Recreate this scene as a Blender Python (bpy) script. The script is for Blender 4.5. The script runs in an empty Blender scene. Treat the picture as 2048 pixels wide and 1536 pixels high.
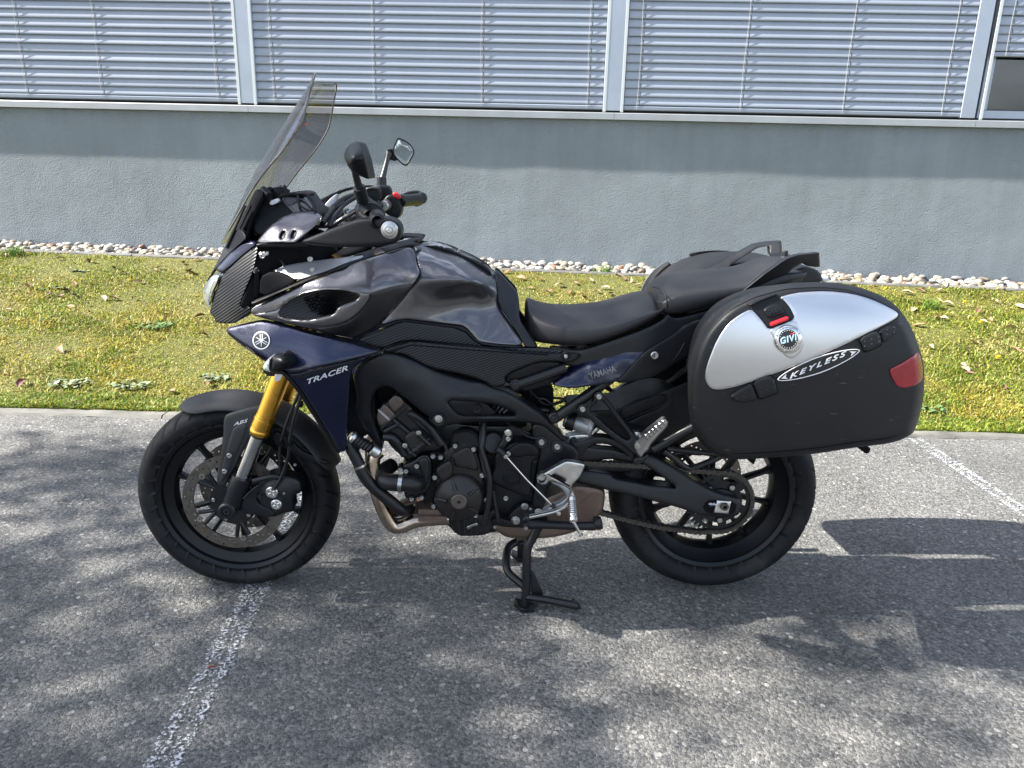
import bpy, bmesh, math, random
import numpy as np
from mathutils import Vector, Matrix
from mathutils.geometry import delaunay_2d_cdt

random.seed(7); rng = np.random.default_rng(7)
sc = bpy.context.scene
COL = sc.collection
R_ = math.radians

# ------------------------------------------------------------------ camera
CAM = np.array([0.7482, -2.1361, 1.2843]); FPX = 1511.76
yaw, pit, rol = -0.0328113, 0.2855433, 0.0231474
def _axes():
    cy, sy, cp, sp = math.cos(yaw), math.sin(yaw), math.cos(pit), math.sin(pit)
    f = np.array([-sy*cp, cy*cp, -sp]); r = np.array([cy, sy, 0.]); d = np.cross(f, r)
    cr, sr = math.cos(rol), math.sin(rol)
    return cr*r - sr*d, sr*r + cr*d, f
AR, AD, AF = _axes()
cam = bpy.data.cameras.new('camera'); camo = bpy.data.objects.new('camera', cam); COL.objects.link(camo)
cam.sensor_fit = 'HORIZONTAL'; cam.sensor_width = 36; cam.lens = FPX/2048*36; cam.clip_start = .05; cam.clip_end = 2000
M = Matrix.Identity(4)
for i in range(3):
    M[i][0] = AR[i]; M[i][1] = -AD[i]; M[i][2] = -AF[i]; M[i][3] = CAM[i]
camo.matrix_world = M
sc.camera = camo

# ------------------------------------------------------------------ light
SUN_EL, SUN_A = R_(42), R_(1.3)           # sun comes from -X (the bike's front), a little from the viewer's side
SUND = Vector((-math.cos(SUN_EL)*math.cos(SUN_A), -math.cos(SUN_EL)*math.sin(SUN_A), math.sin(SUN_EL)))
w = bpy.data.worlds.new('World'); sc.world = w; w.use_nodes = True
nt = w.node_tree; bg = nt.nodes['Background']
sky = nt.nodes.new('ShaderNodeTexSky'); sky.sky_type = 'NISHITA'; sky.sun_disc = False
sky.sun_elevation = SUN_EL; sky.sun_rotation = math.atan2(SUND.x, SUND.y)
sky.air_density = 1.0; sky.dust_density = 1.4; sky.ozone_density = 1.0
# broken white cloud in the sky, all round
tc = nt.nodes.new('ShaderNodeTexCoord'); mp = nt.nodes.new('ShaderNodeMapping'); mp.inputs['Scale'].default_value = (1.0, 1.0, 2.6)
nz = nt.nodes.new('ShaderNodeTexNoise'); nz.inputs['Scale'].default_value = 2.1; nz.inputs['Detail'].default_value = 7; nz.inputs['Roughness'].default_value = .58
rp = nt.nodes.new('ShaderNodeValToRGB'); rp.color_ramp.elements[0].position = .46; rp.color_ramp.elements[1].position = .66
rp.color_ramp.elements[1].color = (.8, .8, .8, 1)
mx = nt.nodes.new('ShaderNodeMix'); mx.data_type = 'RGBA'; mx.inputs['B'].default_value = (10.5, 11.0, 12.0, 1)
L = nt.links.new
L(tc.outputs['Generated'], mp.inputs['Vector']); L(mp.outputs['Vector'], nz.inputs['Vector']); L(nz.outputs['Fac'], rp.inputs['Fac'])
L(rp.outputs['Color'], mx.inputs['Factor']); L(sky.outputs['Color'], mx.inputs['A']); L(mx.outputs['Result'], bg.inputs['Color'])
bg.inputs['Strength'].default_value = .08
sl = bpy.data.lights.new('sun', 'SUN'); sl.energy = 5.0; sl.angle = R_(.53); sl.color = (1, .955, .88)
so = bpy.data.objects.new('sun', sl); COL.objects.link(so); so.rotation_euler = SUND.to_track_quat('Z', 'Y').to_euler(); so.location = (-10, -1, 10)
vs = sc.view_settings; vs.view_transform = 'Standard'; vs.look = 'None'; vs.gamma = 1; vs.use_curve_mapping = False; vs.exposure = 1.9
sc.cycles.max_bounces = 7; sc.cycles.transparent_max_bounces = 24
sc.cycles.caustics_reflective = False; sc.cycles.caustics_refractive = False

# ------------------------------------------------------------------ geometry helpers
def unp(px, py, axis, val):
    v = AR*(px-1024)/FPX + AD*(py-768)/FPX + AF
    return CAM + v*(val-CAM[axis])/v[axis]
def at(px, py, Y):                       # photo point -> point on the plane at depth Y
    return Vector(unp(px, py, 1, Y))
def atv(u, v, Y):
    u = np.asarray(u, float); v = np.asarray(v, float); Y = np.asarray(Y, float)
    d = AR[None]*((u-1024)/FPX)[:, None] + AD[None]*((v-768)/FPX)[:, None] + AF[None]
    return CAM[None] + d*((Y-CAM[1])/d[:, 1])[:, None]
def xzv(u, v, Y):
    return np.stack([np.asarray(u, float), np.asarray(Y, float), np.asarray(v, float)], 1)
def frame(x0, y0, s):                    # enlarged views of the photo in which outlines were measured
    def f(*a):
        if len(a) == 2 and not hasattr(a[0], '__len__'): return (x0+a[0]/s, y0+a[1]/s)
        if len(a) == 1: a = a[0]
        return [(x0+p[0]/s, y0+p[1]/s) + tuple(p[2:]) for p in a]
    return f
FA = frame(400, 120, 4.096); FB = frame(400, 480, 5.12); FC = frame(260, 740, 3.4913); FD = frame(680, 680, 3.84)
FE = frame(700, 460, 3.84); FF = frame(960, 760, 3.2); FG = frame(1200, 860, 4.452); FH = frame(1100, 460, 3.657); FI = frame(1350, 540, 3.9385)
FW = frame(1640, 440, 3.338)

def link(name, me, mat, par=None):
    o = bpy.data.objects.new(name, me); COL.objects.link(o)
    if mat is not None and not me.materials: me.materials.append(mat)
    if par is not None:
        o.parent = par; o.matrix_parent_inverse = WORLD(par).inverted()
    return o
def WORLD(o):
    m = o.matrix_basis.copy()
    if o.parent: m = WORLD(o.parent) @ o.matrix_parent_inverse @ m
    return m
def mesh(name, V, F, mat, par=None, ang=35, flat=False):
    me = bpy.data.meshes.new(name)
    me.from_pydata([tuple(float(c) for c in v) for v in V], [], [tuple(int(i) for i in f) for f in F])
    me.validate(); fin(me, ang, flat)
    return link(name, me, mat, par)
def fin(me, ang=35, flat=False):
    bm = bmesh.new(); bm.from_mesh(me); bmesh.ops.recalc_face_normals(bm, faces=bm.faces); bm.to_mesh(me); bm.free()
    if not flat:
        for p in me.polygons: p.use_smooth = True
        me.set_sharp_from_angle(angle=R_(ang))
    me.update()
def empty(name, loc, label=None, cat=None, group=None):
    o = bpy.data.objects.new(name, None); COL.objects.link(o); o.location = loc; o.empty_display_size = .1
    tag(o, label, cat, group); return o
def tag(o, label=None, cat=None, group=None, kind=None):
    if label: o['label'] = label
    if cat: o['category'] = cat
    if group: o['group'] = group
    if kind: o['kind'] = kind
    return o

def chaik(P, n=1, r=.22, closed=True):
    P = [tuple(p[:2]) for p in P]
    for _ in range(n):
        Q = []; m = len(P)
        for i in range(m if closed else m-1):
            a, b = P[i], P[(i+1) % m]
            Q += [(a[0]+(b[0]-a[0])*r, a[1]+(b[1]-a[1])*r), (b[0]+(a[0]-b[0])*r, b[1]+(a[1]-b[1])*r)]
        P = Q
    return P
def catmull(P, n=6, closed=True):
    P = [np.array(p, float) for p in P]; m = len(P); Q = []
    for i in range(m if closed else m-1):
        p1, p2 = P[i], P[(i+1) % m]
        p0 = P[i-1] if (closed or i > 0) else 2*p1-p2
        p3 = P[(i+2) % m] if (closed or i+2 < m) else 2*p2-p1
        for k in range(n):
            t = k/n
            Q.append(.5*((2*p1)+(-p0+p2)*t+(2*p0-5*p1+4*p2-p3)*t*t+(-p0+3*p1-3*p2+p3)*t**3))
    if not closed: Q.append(P[-1])
    return Q
def resamp(P, step):
    Q = []; m = len(P)
    for i in range(m):
        a = np.array(P[i], float); b = np.array(P[(i+1) % m], float); k = max(1, int(round(np.linalg.norm(b-a)/step)))
        for j in range(k): Q.append(a+(b-a)*j/k)
    R = [Q[0]]
    for q in Q[1:]:
        if np.linalg.norm(q-R[-1]) > step*.18: R.append(q)
    if np.linalg.norm(R[-1]-R[0]) < step*.18: R.pop()
    return R
def inside(P, x, y):
    x = np.asarray(x); y = np.asarray(y); c = np.zeros(x.shape, bool); m = len(P)
    for i in range(m):
        x1, y1 = P[i][0], P[i][1]; x2, y2 = P[i-1][0], P[i-1][1]
        if y1 == y2: continue
        c ^= ((y1 > y) != (y2 > y)) & (x < (x2-x1)*(y-y1)/(y2-y1)+x1)
    return c
def segdist(loops, x, y):
    d = np.full(x.shape, 1e9)
    for P in loops:
        P = np.asarray(P, float); A = P; B = np.roll(P, -1, 0)
        for a, b in zip(A, B):
            ab = b-a; L2 = ab@ab+1e-12
            t = np.clip(((x-a[0])*ab[0]+(y-a[1])*ab[1])/L2, 0, 1)
            d = np.minimum(d, np.hypot(x-a[0]-t*ab[0], y-a[1]-t*ab[1]))
    return d
def tps(ctrl):
    c = np.array(ctrl, float); n = len(c)
    if n == 1: return lambda x, y: np.full(np.shape(x), c[0, 2])
    if n == 2:
        ab = c[1, :2]-c[0, :2]
        return lambda x, y: c[0, 2]+(c[1, 2]-c[0, 2])*np.clip(((x-c[0, 0])*ab[0]+(y-c[0, 1])*ab[1])/(ab@ab), -.3, 1.3)
    s = np.abs(c[:, :2]-c[:, :2].mean(0)).max(); m0 = c[:, :2].mean(0); q = (c[:, :2]-m0)/s
    def K(a, b):
        r2 = ((a[:, None, :]-b[None])**2).sum(-1); return .5*r2*np.log(r2+1e-12)
    A = np.zeros((n+3, n+3)); A[:n, :n] = K(q, q)+1e-4*np.eye(n); A[:n, n] = 1; A[:n, n+1:] = q; A[n:, :n] = A[:n, n:].T
    lo, hi = c[:, 2].min()-.035, c[:, 2].max()+.035
    W = np.linalg.lstsq(A, np.r_[c[:, 2], 0, 0, 0], rcond=None)[0]
    def f(x, y):
        p = (np.stack([np.ravel(x), np.ravel(y)], 1)-m0)/s
        return np.clip(K(p, q)@W[:n]+W[n]+p@W[n+1:], lo, hi).reshape(np.shape(x))
    return f
def yfun(Y):
    if callable(Y): return Y
    if isinstance(Y, (int, float)): return lambda x, y: np.full(np.shape(x), float(Y))
    return tps(Y)

def skin(name, mat, par, out, Y, holes=(), edge=4., depth=.004, thick=.012, step=6., rnd=1, mp=None, mir=None, ang=40, taper=None, off=0., back=True):
    """a shaped panel: outline + depth field -> rounded, thick solid.  mir = parent of a mirrored twin on the far side"""
    mp = mp or atv; yf = yfun(Y)
    shp = lambda P: [tuple(p[:2]) for p in catmull([p[:2] for p in P], 5)] if rnd == 'S' else (chaik(P, rnd) if rnd else [tuple(p[:2]) for p in P])
    sb = min(step, 4.5); O = resamp(shp(out), sb); H = [resamp(shp(h), sb) for h in holes]
    loops = [O]+H
    O_ = np.array(O); x0, y0 = O_.min(0); x1, y1 = O_.max(0)
    gx, gy = np.meshgrid(np.arange(x0, x1, step), np.arange(y0, y1, step*.87)); gx = gx+((np.arange(gx.shape[0]) % 2)*step*.5)[:, None]
    gx, gy = gx.ravel(), gy.ravel()
    k = inside(O, gx, gy)
    for h in H: k &= ~inside(h, gx, gy)
    gx, gy = gx[k], gy[k]; d = segdist(loops, gx, gy); k = d > (edge+step*.55 if edge > 1.4 else step*.5); gx, gy = gx[k], gy[k]
    ring = []
    pts, edges = [], []
    for l in loops:
        s = len(pts); pts += [tuple(p) for p in l]; edges += [(s+i, s+(i+1) % len(l)) for i in range(len(l))]
    if edge > 1.4:                                         # rings of points that follow the outline, for a clean rounded edge
        for l in loops:
            l = np.array(l); tg = np.roll(l, -1, 0)-np.roll(l, 1, 0); tg /= np.linalg.norm(tg, axis=1)[:, None]+1e-9; nn = np.stack([-tg[:, 1], tg[:, 0]], 1)
            q = l+nn*.3; s_ = inside(O, q[:, 0], q[:, 1])
            for h in H: s_ &= ~inside(h, q[:, 0], q[:, 1])
            nn = np.where(s_[:, None], nn, -nn)
            for fr_ in ((.06, .22, .45, .72, 1.) if edge > 8 else (.12, .45, 1.)):
                q = l+nn*edge*fr_; s_ = inside(O, q[:, 0], q[:, 1])
                for h in H: s_ &= ~inside(h, q[:, 0], q[:, 1])
                s_ &= segdist(loops, q[:, 0], q[:, 1]) > edge*fr_*.82
                q = q[s_]; last = None
                for p_ in q:
                    if last is None or np.linalg.norm(p_-last) > max(.6, sb*.45): ring.append(tuple(p_)); last = p_
    nb = len(pts); pts += ring; pts += list(zip(gx, gy))
    r = delaunay_2d_cdt([Vector(p) for p in pts], edges, [], 0, 1e-5)
    V2 = np.array([tuple(v) for v in r[0]]); T = [tuple(f) for f in r[2]]
    cx = np.array([V2[list(t)].mean(0) for t in T])
    k = inside(O, cx[:, 0], cx[:, 1])
    for h in H: k &= ~inside(h, cx[:, 0], cx[:, 1])
    T = [t for t, q in zip(T, k) if q]
    used = sorted({i for t in T for i in t}); re = {j: i for i, j in enumerate(used)}; V2 = V2[used]; T = [tuple(re[i] for i in t) for t in T]
    d = segdist(loops, V2[:, 0], V2[:, 1])
    e = np.clip(1-d/max(edge, 1e-6), 0, 1) if edge > 0 else np.zeros(len(d))
    yy = yf(V2[:, 0], V2[:, 1])+off
    front = mp(V2[:, 0], V2[:, 1], yy+depth*(1-np.sqrt(np.clip(1-e*e, 0, 1))))
    bk = front.copy()
    if taper is not None:
        c = front.mean(0); bk[:, 0] = c[0]+(bk[:, 0]-c[0])*taper; bk[:, 2] = c[2]+(bk[:, 2]-c[2])*taper
    bk[:, 1] = np.maximum(bk[:, 1]+thick, front[:, 1]+thick*.5) if np.isscalar(thick) else thick[0]
    n = len(front); V = np.vstack([front, bk])
    cnt = {}
    for t in T:
        for a, b in ((t[0], t[1]), (t[1], t[2]), (t[2], t[0])): cnt[(a, b)] = 1
    F = list(T)+[(t[2]+n, t[1]+n, t[0]+n) for t in T]
    for (a, b) in cnt:
        if (b, a) not in cnt: F.append((a, a+n, b+n, b))
    o = mesh(name, V, F, mat, par, ang)
    if mir is not None:
        V2_ = V.copy(); V2_[:, 1] *= -1
        o2 = mesh(name, V2_, [f[::-1] for f in F], mat, mir, ang); return o, o2
    return o

def frame_axes(ax):
    ax = Vector(ax).normalized(); h = Vector((0, 0, 1)) if abs(ax.z) < .9 else Vector((1, 0, 0))
    u = h.cross(ax).normalized(); return ax, u, ax.cross(u)
def lathe(name, mat, par, prof, C, ax=(0, -1, 0), seg=32, closed=False, ang=35):
    ax, u, v = frame_axes(ax); C = Vector(C); V = []; F = []; n = len(prof)
    for i in range(seg):
        t = 2*math.pi*i/seg; d = u*math.cos(t)+v*math.sin(t)
        for r, a in prof: V.append(C+d*r+ax*a)
    m = n if closed else n-1
    for i in range(seg):
        j = (i+1) % seg
        for k in range(m):
            l = (k+1) % n; F.append((i*n+k, i*n+l, j*n+l, j*n+k))
    me = bpy.data.meshes.new(name); me.from_pydata([tuple(p) for p in V], [], F)
    bm = bmesh.new(); bm.from_mesh(me); bmesh.ops.remove_doubles(bm, verts=bm.verts, dist=1e-6); bm.to_mesh(me); bm.free()
    me.validate(); fin(me, ang); return link(name, me, mat, par)
def cyl(name, mat, par, A, B, r, r2=None, seg=24, bev=None):
    A = Vector(A); B = Vector(B); h = (B-A).length; r2 = r if r2 is None else r2; b = bev if bev is not None else min(r, r2)*.12
    return lathe(name, mat, par, [(0, 0), (r-b, 0), (r, b), (r2, h-b), (r2-b, h), (0, h)], A, B-A, seg)
def tubemesh(P, r, seg=12, n=6, smooth=True):
    P = [Vector(p) for p in P]; rs = list(r) if hasattr(r, '__len__') else [r]*len(P)
    if smooth and len(P) > 2:
        Q = catmull([(*p, q) for p, q in zip(P, rs)], n, False); P = [Vector(q[:3]) for q in Q]; rs = [float(q[3]) for q in Q]
    V, F = [], []; T = [(P[min(i+1, len(P)-1)]-P[max(i-1, 0)]).normalized() for i in range(len(P))]
    _, u, _v = frame_axes(T[0])
    for i, p in enumerate(P):
        u = (u-T[i]*u.dot(T[i])).normalized(); v = T[i].cross(u)
        for k in range(seg):
            a = 2*math.pi*k/seg; V.append(p+(u*math.cos(a)+v*math.sin(a))*rs[i])
    for i in range(len(P)-1):
        for k in range(seg):
            F.append((i*seg+k, i*seg+(k+1) % seg, (i+1)*seg+(k+1) % seg, (i+1)*seg+k))
    F.append(tuple(range(seg))[::-1]); F.append(tuple((len(P)-1)*seg+k for k in range(seg)))
    return V, F
def tube(name, mat, par, P, r, seg=12, n=6, smooth=True, mir=None):
    V, F = tubemesh(P, r, seg, n, smooth); o = mesh(name, V, F, mat, par, 50)
    if mir is not None: mesh(name, [(v[0], -v[1], v[2]) for v in V], [f[::-1] for f in F], mat, mir, 50)
    return o
def ptube(name, mat, par, pts, r, **k):          # tube through photo points that carry their depth
    return tube(name, mat, par, [at(*p) for p in pts], r, **k)
def box(name, mat, par, lo, hi, bev=.002):
    bm = bmesh.new(); bmesh.ops.create_cube(bm, size=1)
    for v in bm.verts: v.co = Vector([(lo[i]+hi[i])/2+v.co[i]*(hi[i]-lo[i]) for i in range(3)])
    if bev: bmesh.ops.bevel(bm, geom=bm.edges, offset=bev, segments=2, affect='EDGES')
    me = bpy.data.meshes.new(name); bm.to_mesh(me); bm.free(); fin(me, 30); return link(name, me, mat, par)
def loft(name, mat, par, rows, closed=False, sub=1, caps=True, thick=0):
    n = len(rows[0]); V = [p for r in rows for p in r]; F = []
    for i in range(len(rows)-1):
        for k in range(n if closed else n-1): F.append((i*n+k, i*n+(k+1) % n, (i+1)*n+(k+1) % n, (i+1)*n+k))
    if closed and caps: F += [tuple(range(n))[::-1], tuple((len(rows)-1)*n+k for k in range(n))]
    o = mesh(name, V, F, mat, par, 60); 
    if thick:
        m = o.modifiers.new('thick', 'SOLIDIFY'); m.thickness = thick; m.offset = 0
    if sub:
        m = o.modifiers.new('sub', 'SUBSURF'); m.levels = m.render_levels = sub
    if thick or sub:
        dg = bpy.context.evaluated_depsgraph_get(); me = bpy.data.meshes.new_from_object(o.evaluated_get(dg)); o.modifiers.clear(); o.data = me
        me.name = name; fin(me, 40)
    return o
def letters(name, text, p0, p1, h, Y, mat, par, shear=0., off=-.0015, thick=.001, bold=.0, sp=1.0, mp=None):
    """raised lettering from p0 to p1 along a photo line, cap height h, following depth field Y"""
    c = bpy.data.curves.new(name, 'FONT'); c.body = text; c.size = 1; c.shear = shear; c.offset = bold; c.space_character = sp; c.resolution_u = 3
    o = bpy.data.objects.new(name, c); COL.objects.link(o); dg = bpy.context.evaluated_depsgraph_get()
    me0 = bpy.data.meshes.new_from_object(o.evaluated_get(dg)); bpy.data.objects.remove(o)
    bm = bmesh.new(); bm.from_mesh(me0); bmesh.ops.remove_doubles(bm, verts=bm.verts, dist=1e-5)
    bmesh.ops.subdivide_edges(bm, edges=[e for e in bm.edges if e.calc_length() > .3], cuts=2)
    bmesh.ops.triangulate(bm, faces=bm.faces)
    v = np.array([tuple(q.co) for q in bm.verts]); F = [tuple(x.index for x in f.verts) for f in bm.faces]; bm.free()
    x = (v[:, 0]-v[:, 0].min())/(v[:, 0].max()-v[:, 0].min()); y = v[:, 1]/max(1e-6, v[:, 1].max())
    p0 = np.array(p0); p1 = np.array(p1); u = p1-p0; q = np.array([u[1], -u[0]])/np.linalg.norm(u)
    if q[1] > 0: q = -q
    xy = p0[None]+x[:, None]*u[None]+(y*h)[:, None]*q[None]
    mp_ = mp or atv; yy = yfun(Y)(xy[:, 0], xy[:, 1])+off
    A = mp_(xy[:, 0], xy[:, 1], yy); B = A.copy(); B[:, 1] += thick; n = len(A)
    E = {(f[i], f[(i+1) % 3]) for f in F for i in range(3)}
    FF_ = F+[tuple(i+n for i in f[::-1]) for f in F]+[(a, a+n, b+n, b) for a, b in E if (b, a) not in E]
    return mesh(name, np.vstack([A, B]), FF_, mat, par, 30)
_bolt = {}
def bolt(P, r, mat, par, ax=(0, -1, 0), name='bolt', style='hex'):
    if (mat.name, style) not in _bolt:
        prof = [(1, -.5), (1, .35), (.86, .5), (.55, .5), (.5, .45), (.5, -.05), (0, -.05)] if style == 'hex' else \
               [(1.25, -.5), (1.25, .0), (1.2, .05), (.8, .08), (.8, .55), (.68, .7), (0, .72)]
        o = lathe('bolt', mat, None, prof, (0, 0, 0), (0, 0, 1), 12 if style == 'hex' else 14); _bolt[(mat.name, style)] = o.data; bpy.data.objects.remove(o)
    o = bpy.data.objects.new(name, _bolt[(mat.name, style)]); COL.objects.link(o)
    q = Vector(ax).to_track_quat('Z', 'Y'); m = Matrix.Translation(Vector(P)) @ q.to_matrix().to_4x4() @ Matrix.Scale(r, 4)
    o.parent = par; o.matrix_parent_inverse = WORLD(par).inverted(); o.matrix_basis = m
    return o

# ------------------------------------------------------------------ materials
def mat(name, col, rough=.5, metal=0., noise=None, bump=None, coat=0., spec=.5, aniso=0., stripes=None, coatr=.04, **kw):
    m = bpy.data.materials.new(name); m.use_nodes = True; t = m.node_tree; b = t.nodes['Principled BSDF']; L = t.links.new
    b.inputs['Base Color'].default_value = (*col, 1); b.inputs['Roughness'].default_value = rough; b.inputs['Metallic'].default_value = metal
    b.inputs['Coat Weight'].default_value = coat; b.inputs['Coat Roughness'].default_value = coatr; b.inputs['Specular IOR Level'].default_value = spec
    b.inputs['Anisotropic'].default_value = aniso
    tc = t.nodes.new('ShaderNodeTexCoord')
    h = None
    if noise:                       # (scale, amount, second scale): wear and unevenness of the colour, and of the gloss
        n = t.nodes.new('ShaderNodeTexNoise'); n.inputs['Scale'].default_value = noise[0]; n.inputs['Detail'].default_value = 6; n.inputs['Roughness'].default_value = .62
        L(tc.outputs['Object'], n.inputs['Vector'])
        r = t.nodes.new('ShaderNodeMapRange'); r.inputs['From Min'].default_value = .3; r.inputs['From Max'].default_value = .7
        r.inputs['To Min'].default_value = 1-noise[1]; r.inputs['To Max'].default_value = 1+noise[1]; L(n.outputs['Fac'], r.inputs['Value'])
        x = t.nodes.new('ShaderNodeMix'); x.data_type = 'RGBA'; x.blend_type = 'MULTIPLY'; x.inputs['Factor'].default_value = 1
        x.inputs['A'].default_value = (*col, 1); L(r.outputs['Result'], x.inputs['B']); L(x.outputs['Result'], b.inputs['Base Color'])
        rr = t.nodes.new('ShaderNodeMapRange'); rr.inputs['From Min'].default_value = .3; rr.inputs['From Max'].default_value = .7
        rr.inputs['To Min'].default_value = max(.02, rough*(1-noise[1]*.6)); rr.inputs['To Max'].default_value = min(1, rough*(1+noise[1]*.6))
        L(n.outputs['Fac'], rr.inputs['Value']); L(rr.outputs['Result'], b.inputs['Roughness'])
    if bump:                        # (scale, strength, distance)
        n = t.nodes.new('ShaderNodeTexNoise'); n.inputs['Scale'].default_value = bump[0]; n.inputs['Detail'].default_value = 4; L(tc.outputs['Object'], n.inputs['Vector'])
        p = t.nodes.new('ShaderNodeBump'); p.inputs['Strength'].default_value = bump[1]; p.inputs['Distance'].default_value = bump[2]
        L(n.outputs['Fac'], p.inputs['Height']); L(p.outputs['Normal'], b.inputs['Normal']); h = p
    if stripes:                     # (ribs per metre, slope angle): fine moulded ribs
        mpn = t.nodes.new('ShaderNodeMapping'); mpn.inputs['Rotation'].default_value = (0, R_(stripes[1]), 0); L(tc.outputs['Object'], mpn.inputs['Vector'])
        wv = t.nodes.new('ShaderNodeTexWave'); wv.wave_type = 'BANDS'; wv.bands_direction = 'Z'; wv.wave_profile = 'SIN'
        wv.inputs['Scale'].default_value = stripes[0]/20*6.2832; L(mpn.outputs['Vector'], wv.inputs['Vector'])
        p = t.nodes.new('ShaderNodeBump'); p.inputs['Strength'].default_value = .55; p.inputs['Distance'].default_value = .0016
        L(wv.outputs['Fac'], p.inputs['Height']); L(p.outputs['Normal'], b.inputs['Normal'])
        if h: L(h.outputs['Normal'], p.inputs['Normal'])
    for k, v in kw.items(): b.inputs[k].default_value = v
    return m
def flake(m, scale=900, amt=.35):            # metallic flake in a paint
    t = m.node_tree; b = t.nodes['Principled BSDF']; v = t.nodes.new('ShaderNodeTexVoronoi'); v.inputs['Scale'].default_value = scale
    tc = t.nodes.new('ShaderNodeTexCoord'); t.links.new(tc.outputs['Object'], v.inputs['Vector'])
    n = t.nodes.new('ShaderNodeNormalMap') if False else t.nodes.new('ShaderNodeBump'); n.inputs['Strength'].default_value = amt; n.inputs['Distance'].default_value = .0006
    t.links.new(v.outputs['Color'], n.inputs['Height']); t.links.new(n.outputs['Normal'], b.inputs['Normal'])
def scuff(m, col, scale=(9, 9, 60), lo=.69, hi=.72, amt=.5):      # light scratches and rub marks
    t = m.node_tree; b = t.nodes['Principled BSDF']; L = t.links.new
    tc = t.nodes.new('ShaderNodeTexCoord'); mp_ = t.nodes.new('ShaderNodeMapping'); mp_.inputs['Scale'].default_value = scale; mp_.inputs['Rotation'].default_value = (0, .25, 0)
    n = t.nodes.new('ShaderNodeTexNoise'); n.inputs['Scale'].default_value = 3.; n.inputs['Detail'].default_value = 5; L(tc.outputs['Object'], mp_.inputs['Vector']); L(mp_.outputs['Vector'], n.inputs['Vector'])
    r = t.nodes.new('ShaderNodeMapRange'); r.inputs['From Min'].default_value = lo; r.inputs['From Max'].default_value = hi; r.inputs['To Max'].default_value = amt; L(n.outputs['Fac'], r.inputs['Value'])
    x = t.nodes.new('ShaderNodeMix'); x.data_type = 'RGBA'; x.inputs['B'].default_value = (*col, 1); L(r.outputs['Result'], x.inputs['Factor']); L(b.inputs['Base Color'].links[0].from_socket, x.inputs['A']); L(x.outputs['Result'], b.inputs['Base Color'])
MT = {}
MT['grey'] = mat('graphite paint', (.088, .085, .094), .3, .75, noise=(5, .12), coat=1., coatr=.02); flake(MT['grey'], 1100, .25)
MT['blue'] = mat('navy paint', (.0017, .0050, .0285), .32, .42, noise=(6, .12), coat=.55, coatr=.02); flake(MT['blue'], 1100, .2)
MT['plastic'] = mat('black plastic', (.0075, .008, .0098), .45, spec=.22, noise=(14, .25), bump=(900, .12, .0006))
MT['rimblack'] = mat('rim black', (.0038, .0042, .0055), .38, spec=.3, noise=(10, .25))
MT['mudguard'] = mat('mudguard plastic', (.019, .0192, .0205), .5, spec=.4, noise=(9, .2), bump=(1100, .15, .0005))
MT['case'] = mat('case plastic', (.0072, .0078, .0094), .47, spec=.34, noise=(9, .22), bump=(1300, .22, .0005))
scuff(MT['case'], (.12, .12, .125)); 
MT['dark'] = mat('dark recess parts', (.004, .004, .005), .6, spec=.1, noise=(25, .3))
MT['frame'] = mat('satin black paint', (.0082, .0092, .0115), .38, spec=.36, noise=(10, .18), bump=(700, .08, .0005))
MT['engine'] = mat('engine black', (.0080, .0085, .0102), .38, spec=.4, noise=(30, .3), bump=(420, .15, .0008))
MT['cover'] = mat('cover bronze black', (.020, .0178, .0172), .42, .2, spec=.4, noise=(20, .2), bump=(520, .12, .0007))
MT['bronze'] = mat('bronze cap', (.115, .095, .082), .45, .6, noise=(30, .2))
MT['carbon'] = mat('ribbed film', (.0078, .0084, .0102), .40, spec=.4, noise=(12, .2), stripes=(150, 20))
MT['carbon2'] = mat('ribbed film steep', (.0078, .0082, .0095), .40, spec=.4, noise=(12, .2), stripes=(150, 33))
MT['rubber'] = mat('tyre rubber', (.0065, .0068, .0082), .62, spec=.22, noise=(12, .35), bump=(260, .12, .001))
scuff(MT['rubber'], (.06, .057, .052), (3, 3, 3), .52, .75, .35)
MT['hose'] = mat('hose rubber', (.0075, .0075, .0085), .42, spec=.4, noise=(25, .3))
MT['vinyl'] = mat('seat vinyl', (.0130, .0130, .0148), .45, spec=.42, noise=(8, .15), bump=(1500, .35, .0005))
MT['gold'] = mat('gold anodised', (.78, .43, .065), .28, 1., noise=(14, .12))
MT['silver'] = mat('cast aluminium', (.56, .56, .55), .34, 1., noise=(30, .2), bump=(600, .15, .0005))
MT['chrome'] = mat('fork chrome', (.62, .62, .61), .16, 1., noise=(24, .15))
MT['bolt'] = mat('zinc bolt', (.45, .45, .44), .32, 1., noise=(60, .25))
MT['blackbolt'] = mat('black bolt', (.03, .03, .032), .4, .4)
MT['disc'] = mat('disc steel', (.205, .187, .168), .36, 1., noise=(60, .2))
MT['exhaust'] = mat('header steel', (.42, .34, .27), .24, 1., noise=(8, .35))
MT['muffler'] = mat('brown steel box', (.15, .106, .086), .5, .55, noise=(9, .3))  # the brown holds a warm reflection besides the oxidised steel
MT['pipe'] = mat('dull black tube', (.0078, .0082, .0095), .36, spec=.4, noise=(30, .3))
MT['chain'] = mat('oily chain', (.075, .07, .065), .42, .8, noise=(80, .4))
MT['grsatin'] = mat('grey satin trim', (.36, .37, .38), .38, .5, noise=(9, .15))
MT['lid'] = mat('brushed silver lid', (.53, .54, .56), .33, 1., noise=(4, .05), aniso=.3)
MT['red'] = mat('red plastic', (.5, .012, .018), .35, noise=(20, .1))
MT['reflector'] = mat('red reflector', (.24, .004, .012), .25, noise=(60, .15), coat=.4)
MT['white'] = mat('white print', (.75, .75, .75), .5)
MT['greyprint'] = mat('grey print', (.19, .185, .20), .4, .3)
MT['silverprint'] = mat('silver print', (.68, .69, .70), .45, .2)
MT['blackprint'] = mat('black print', (.008, .008, .01), .35)
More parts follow.
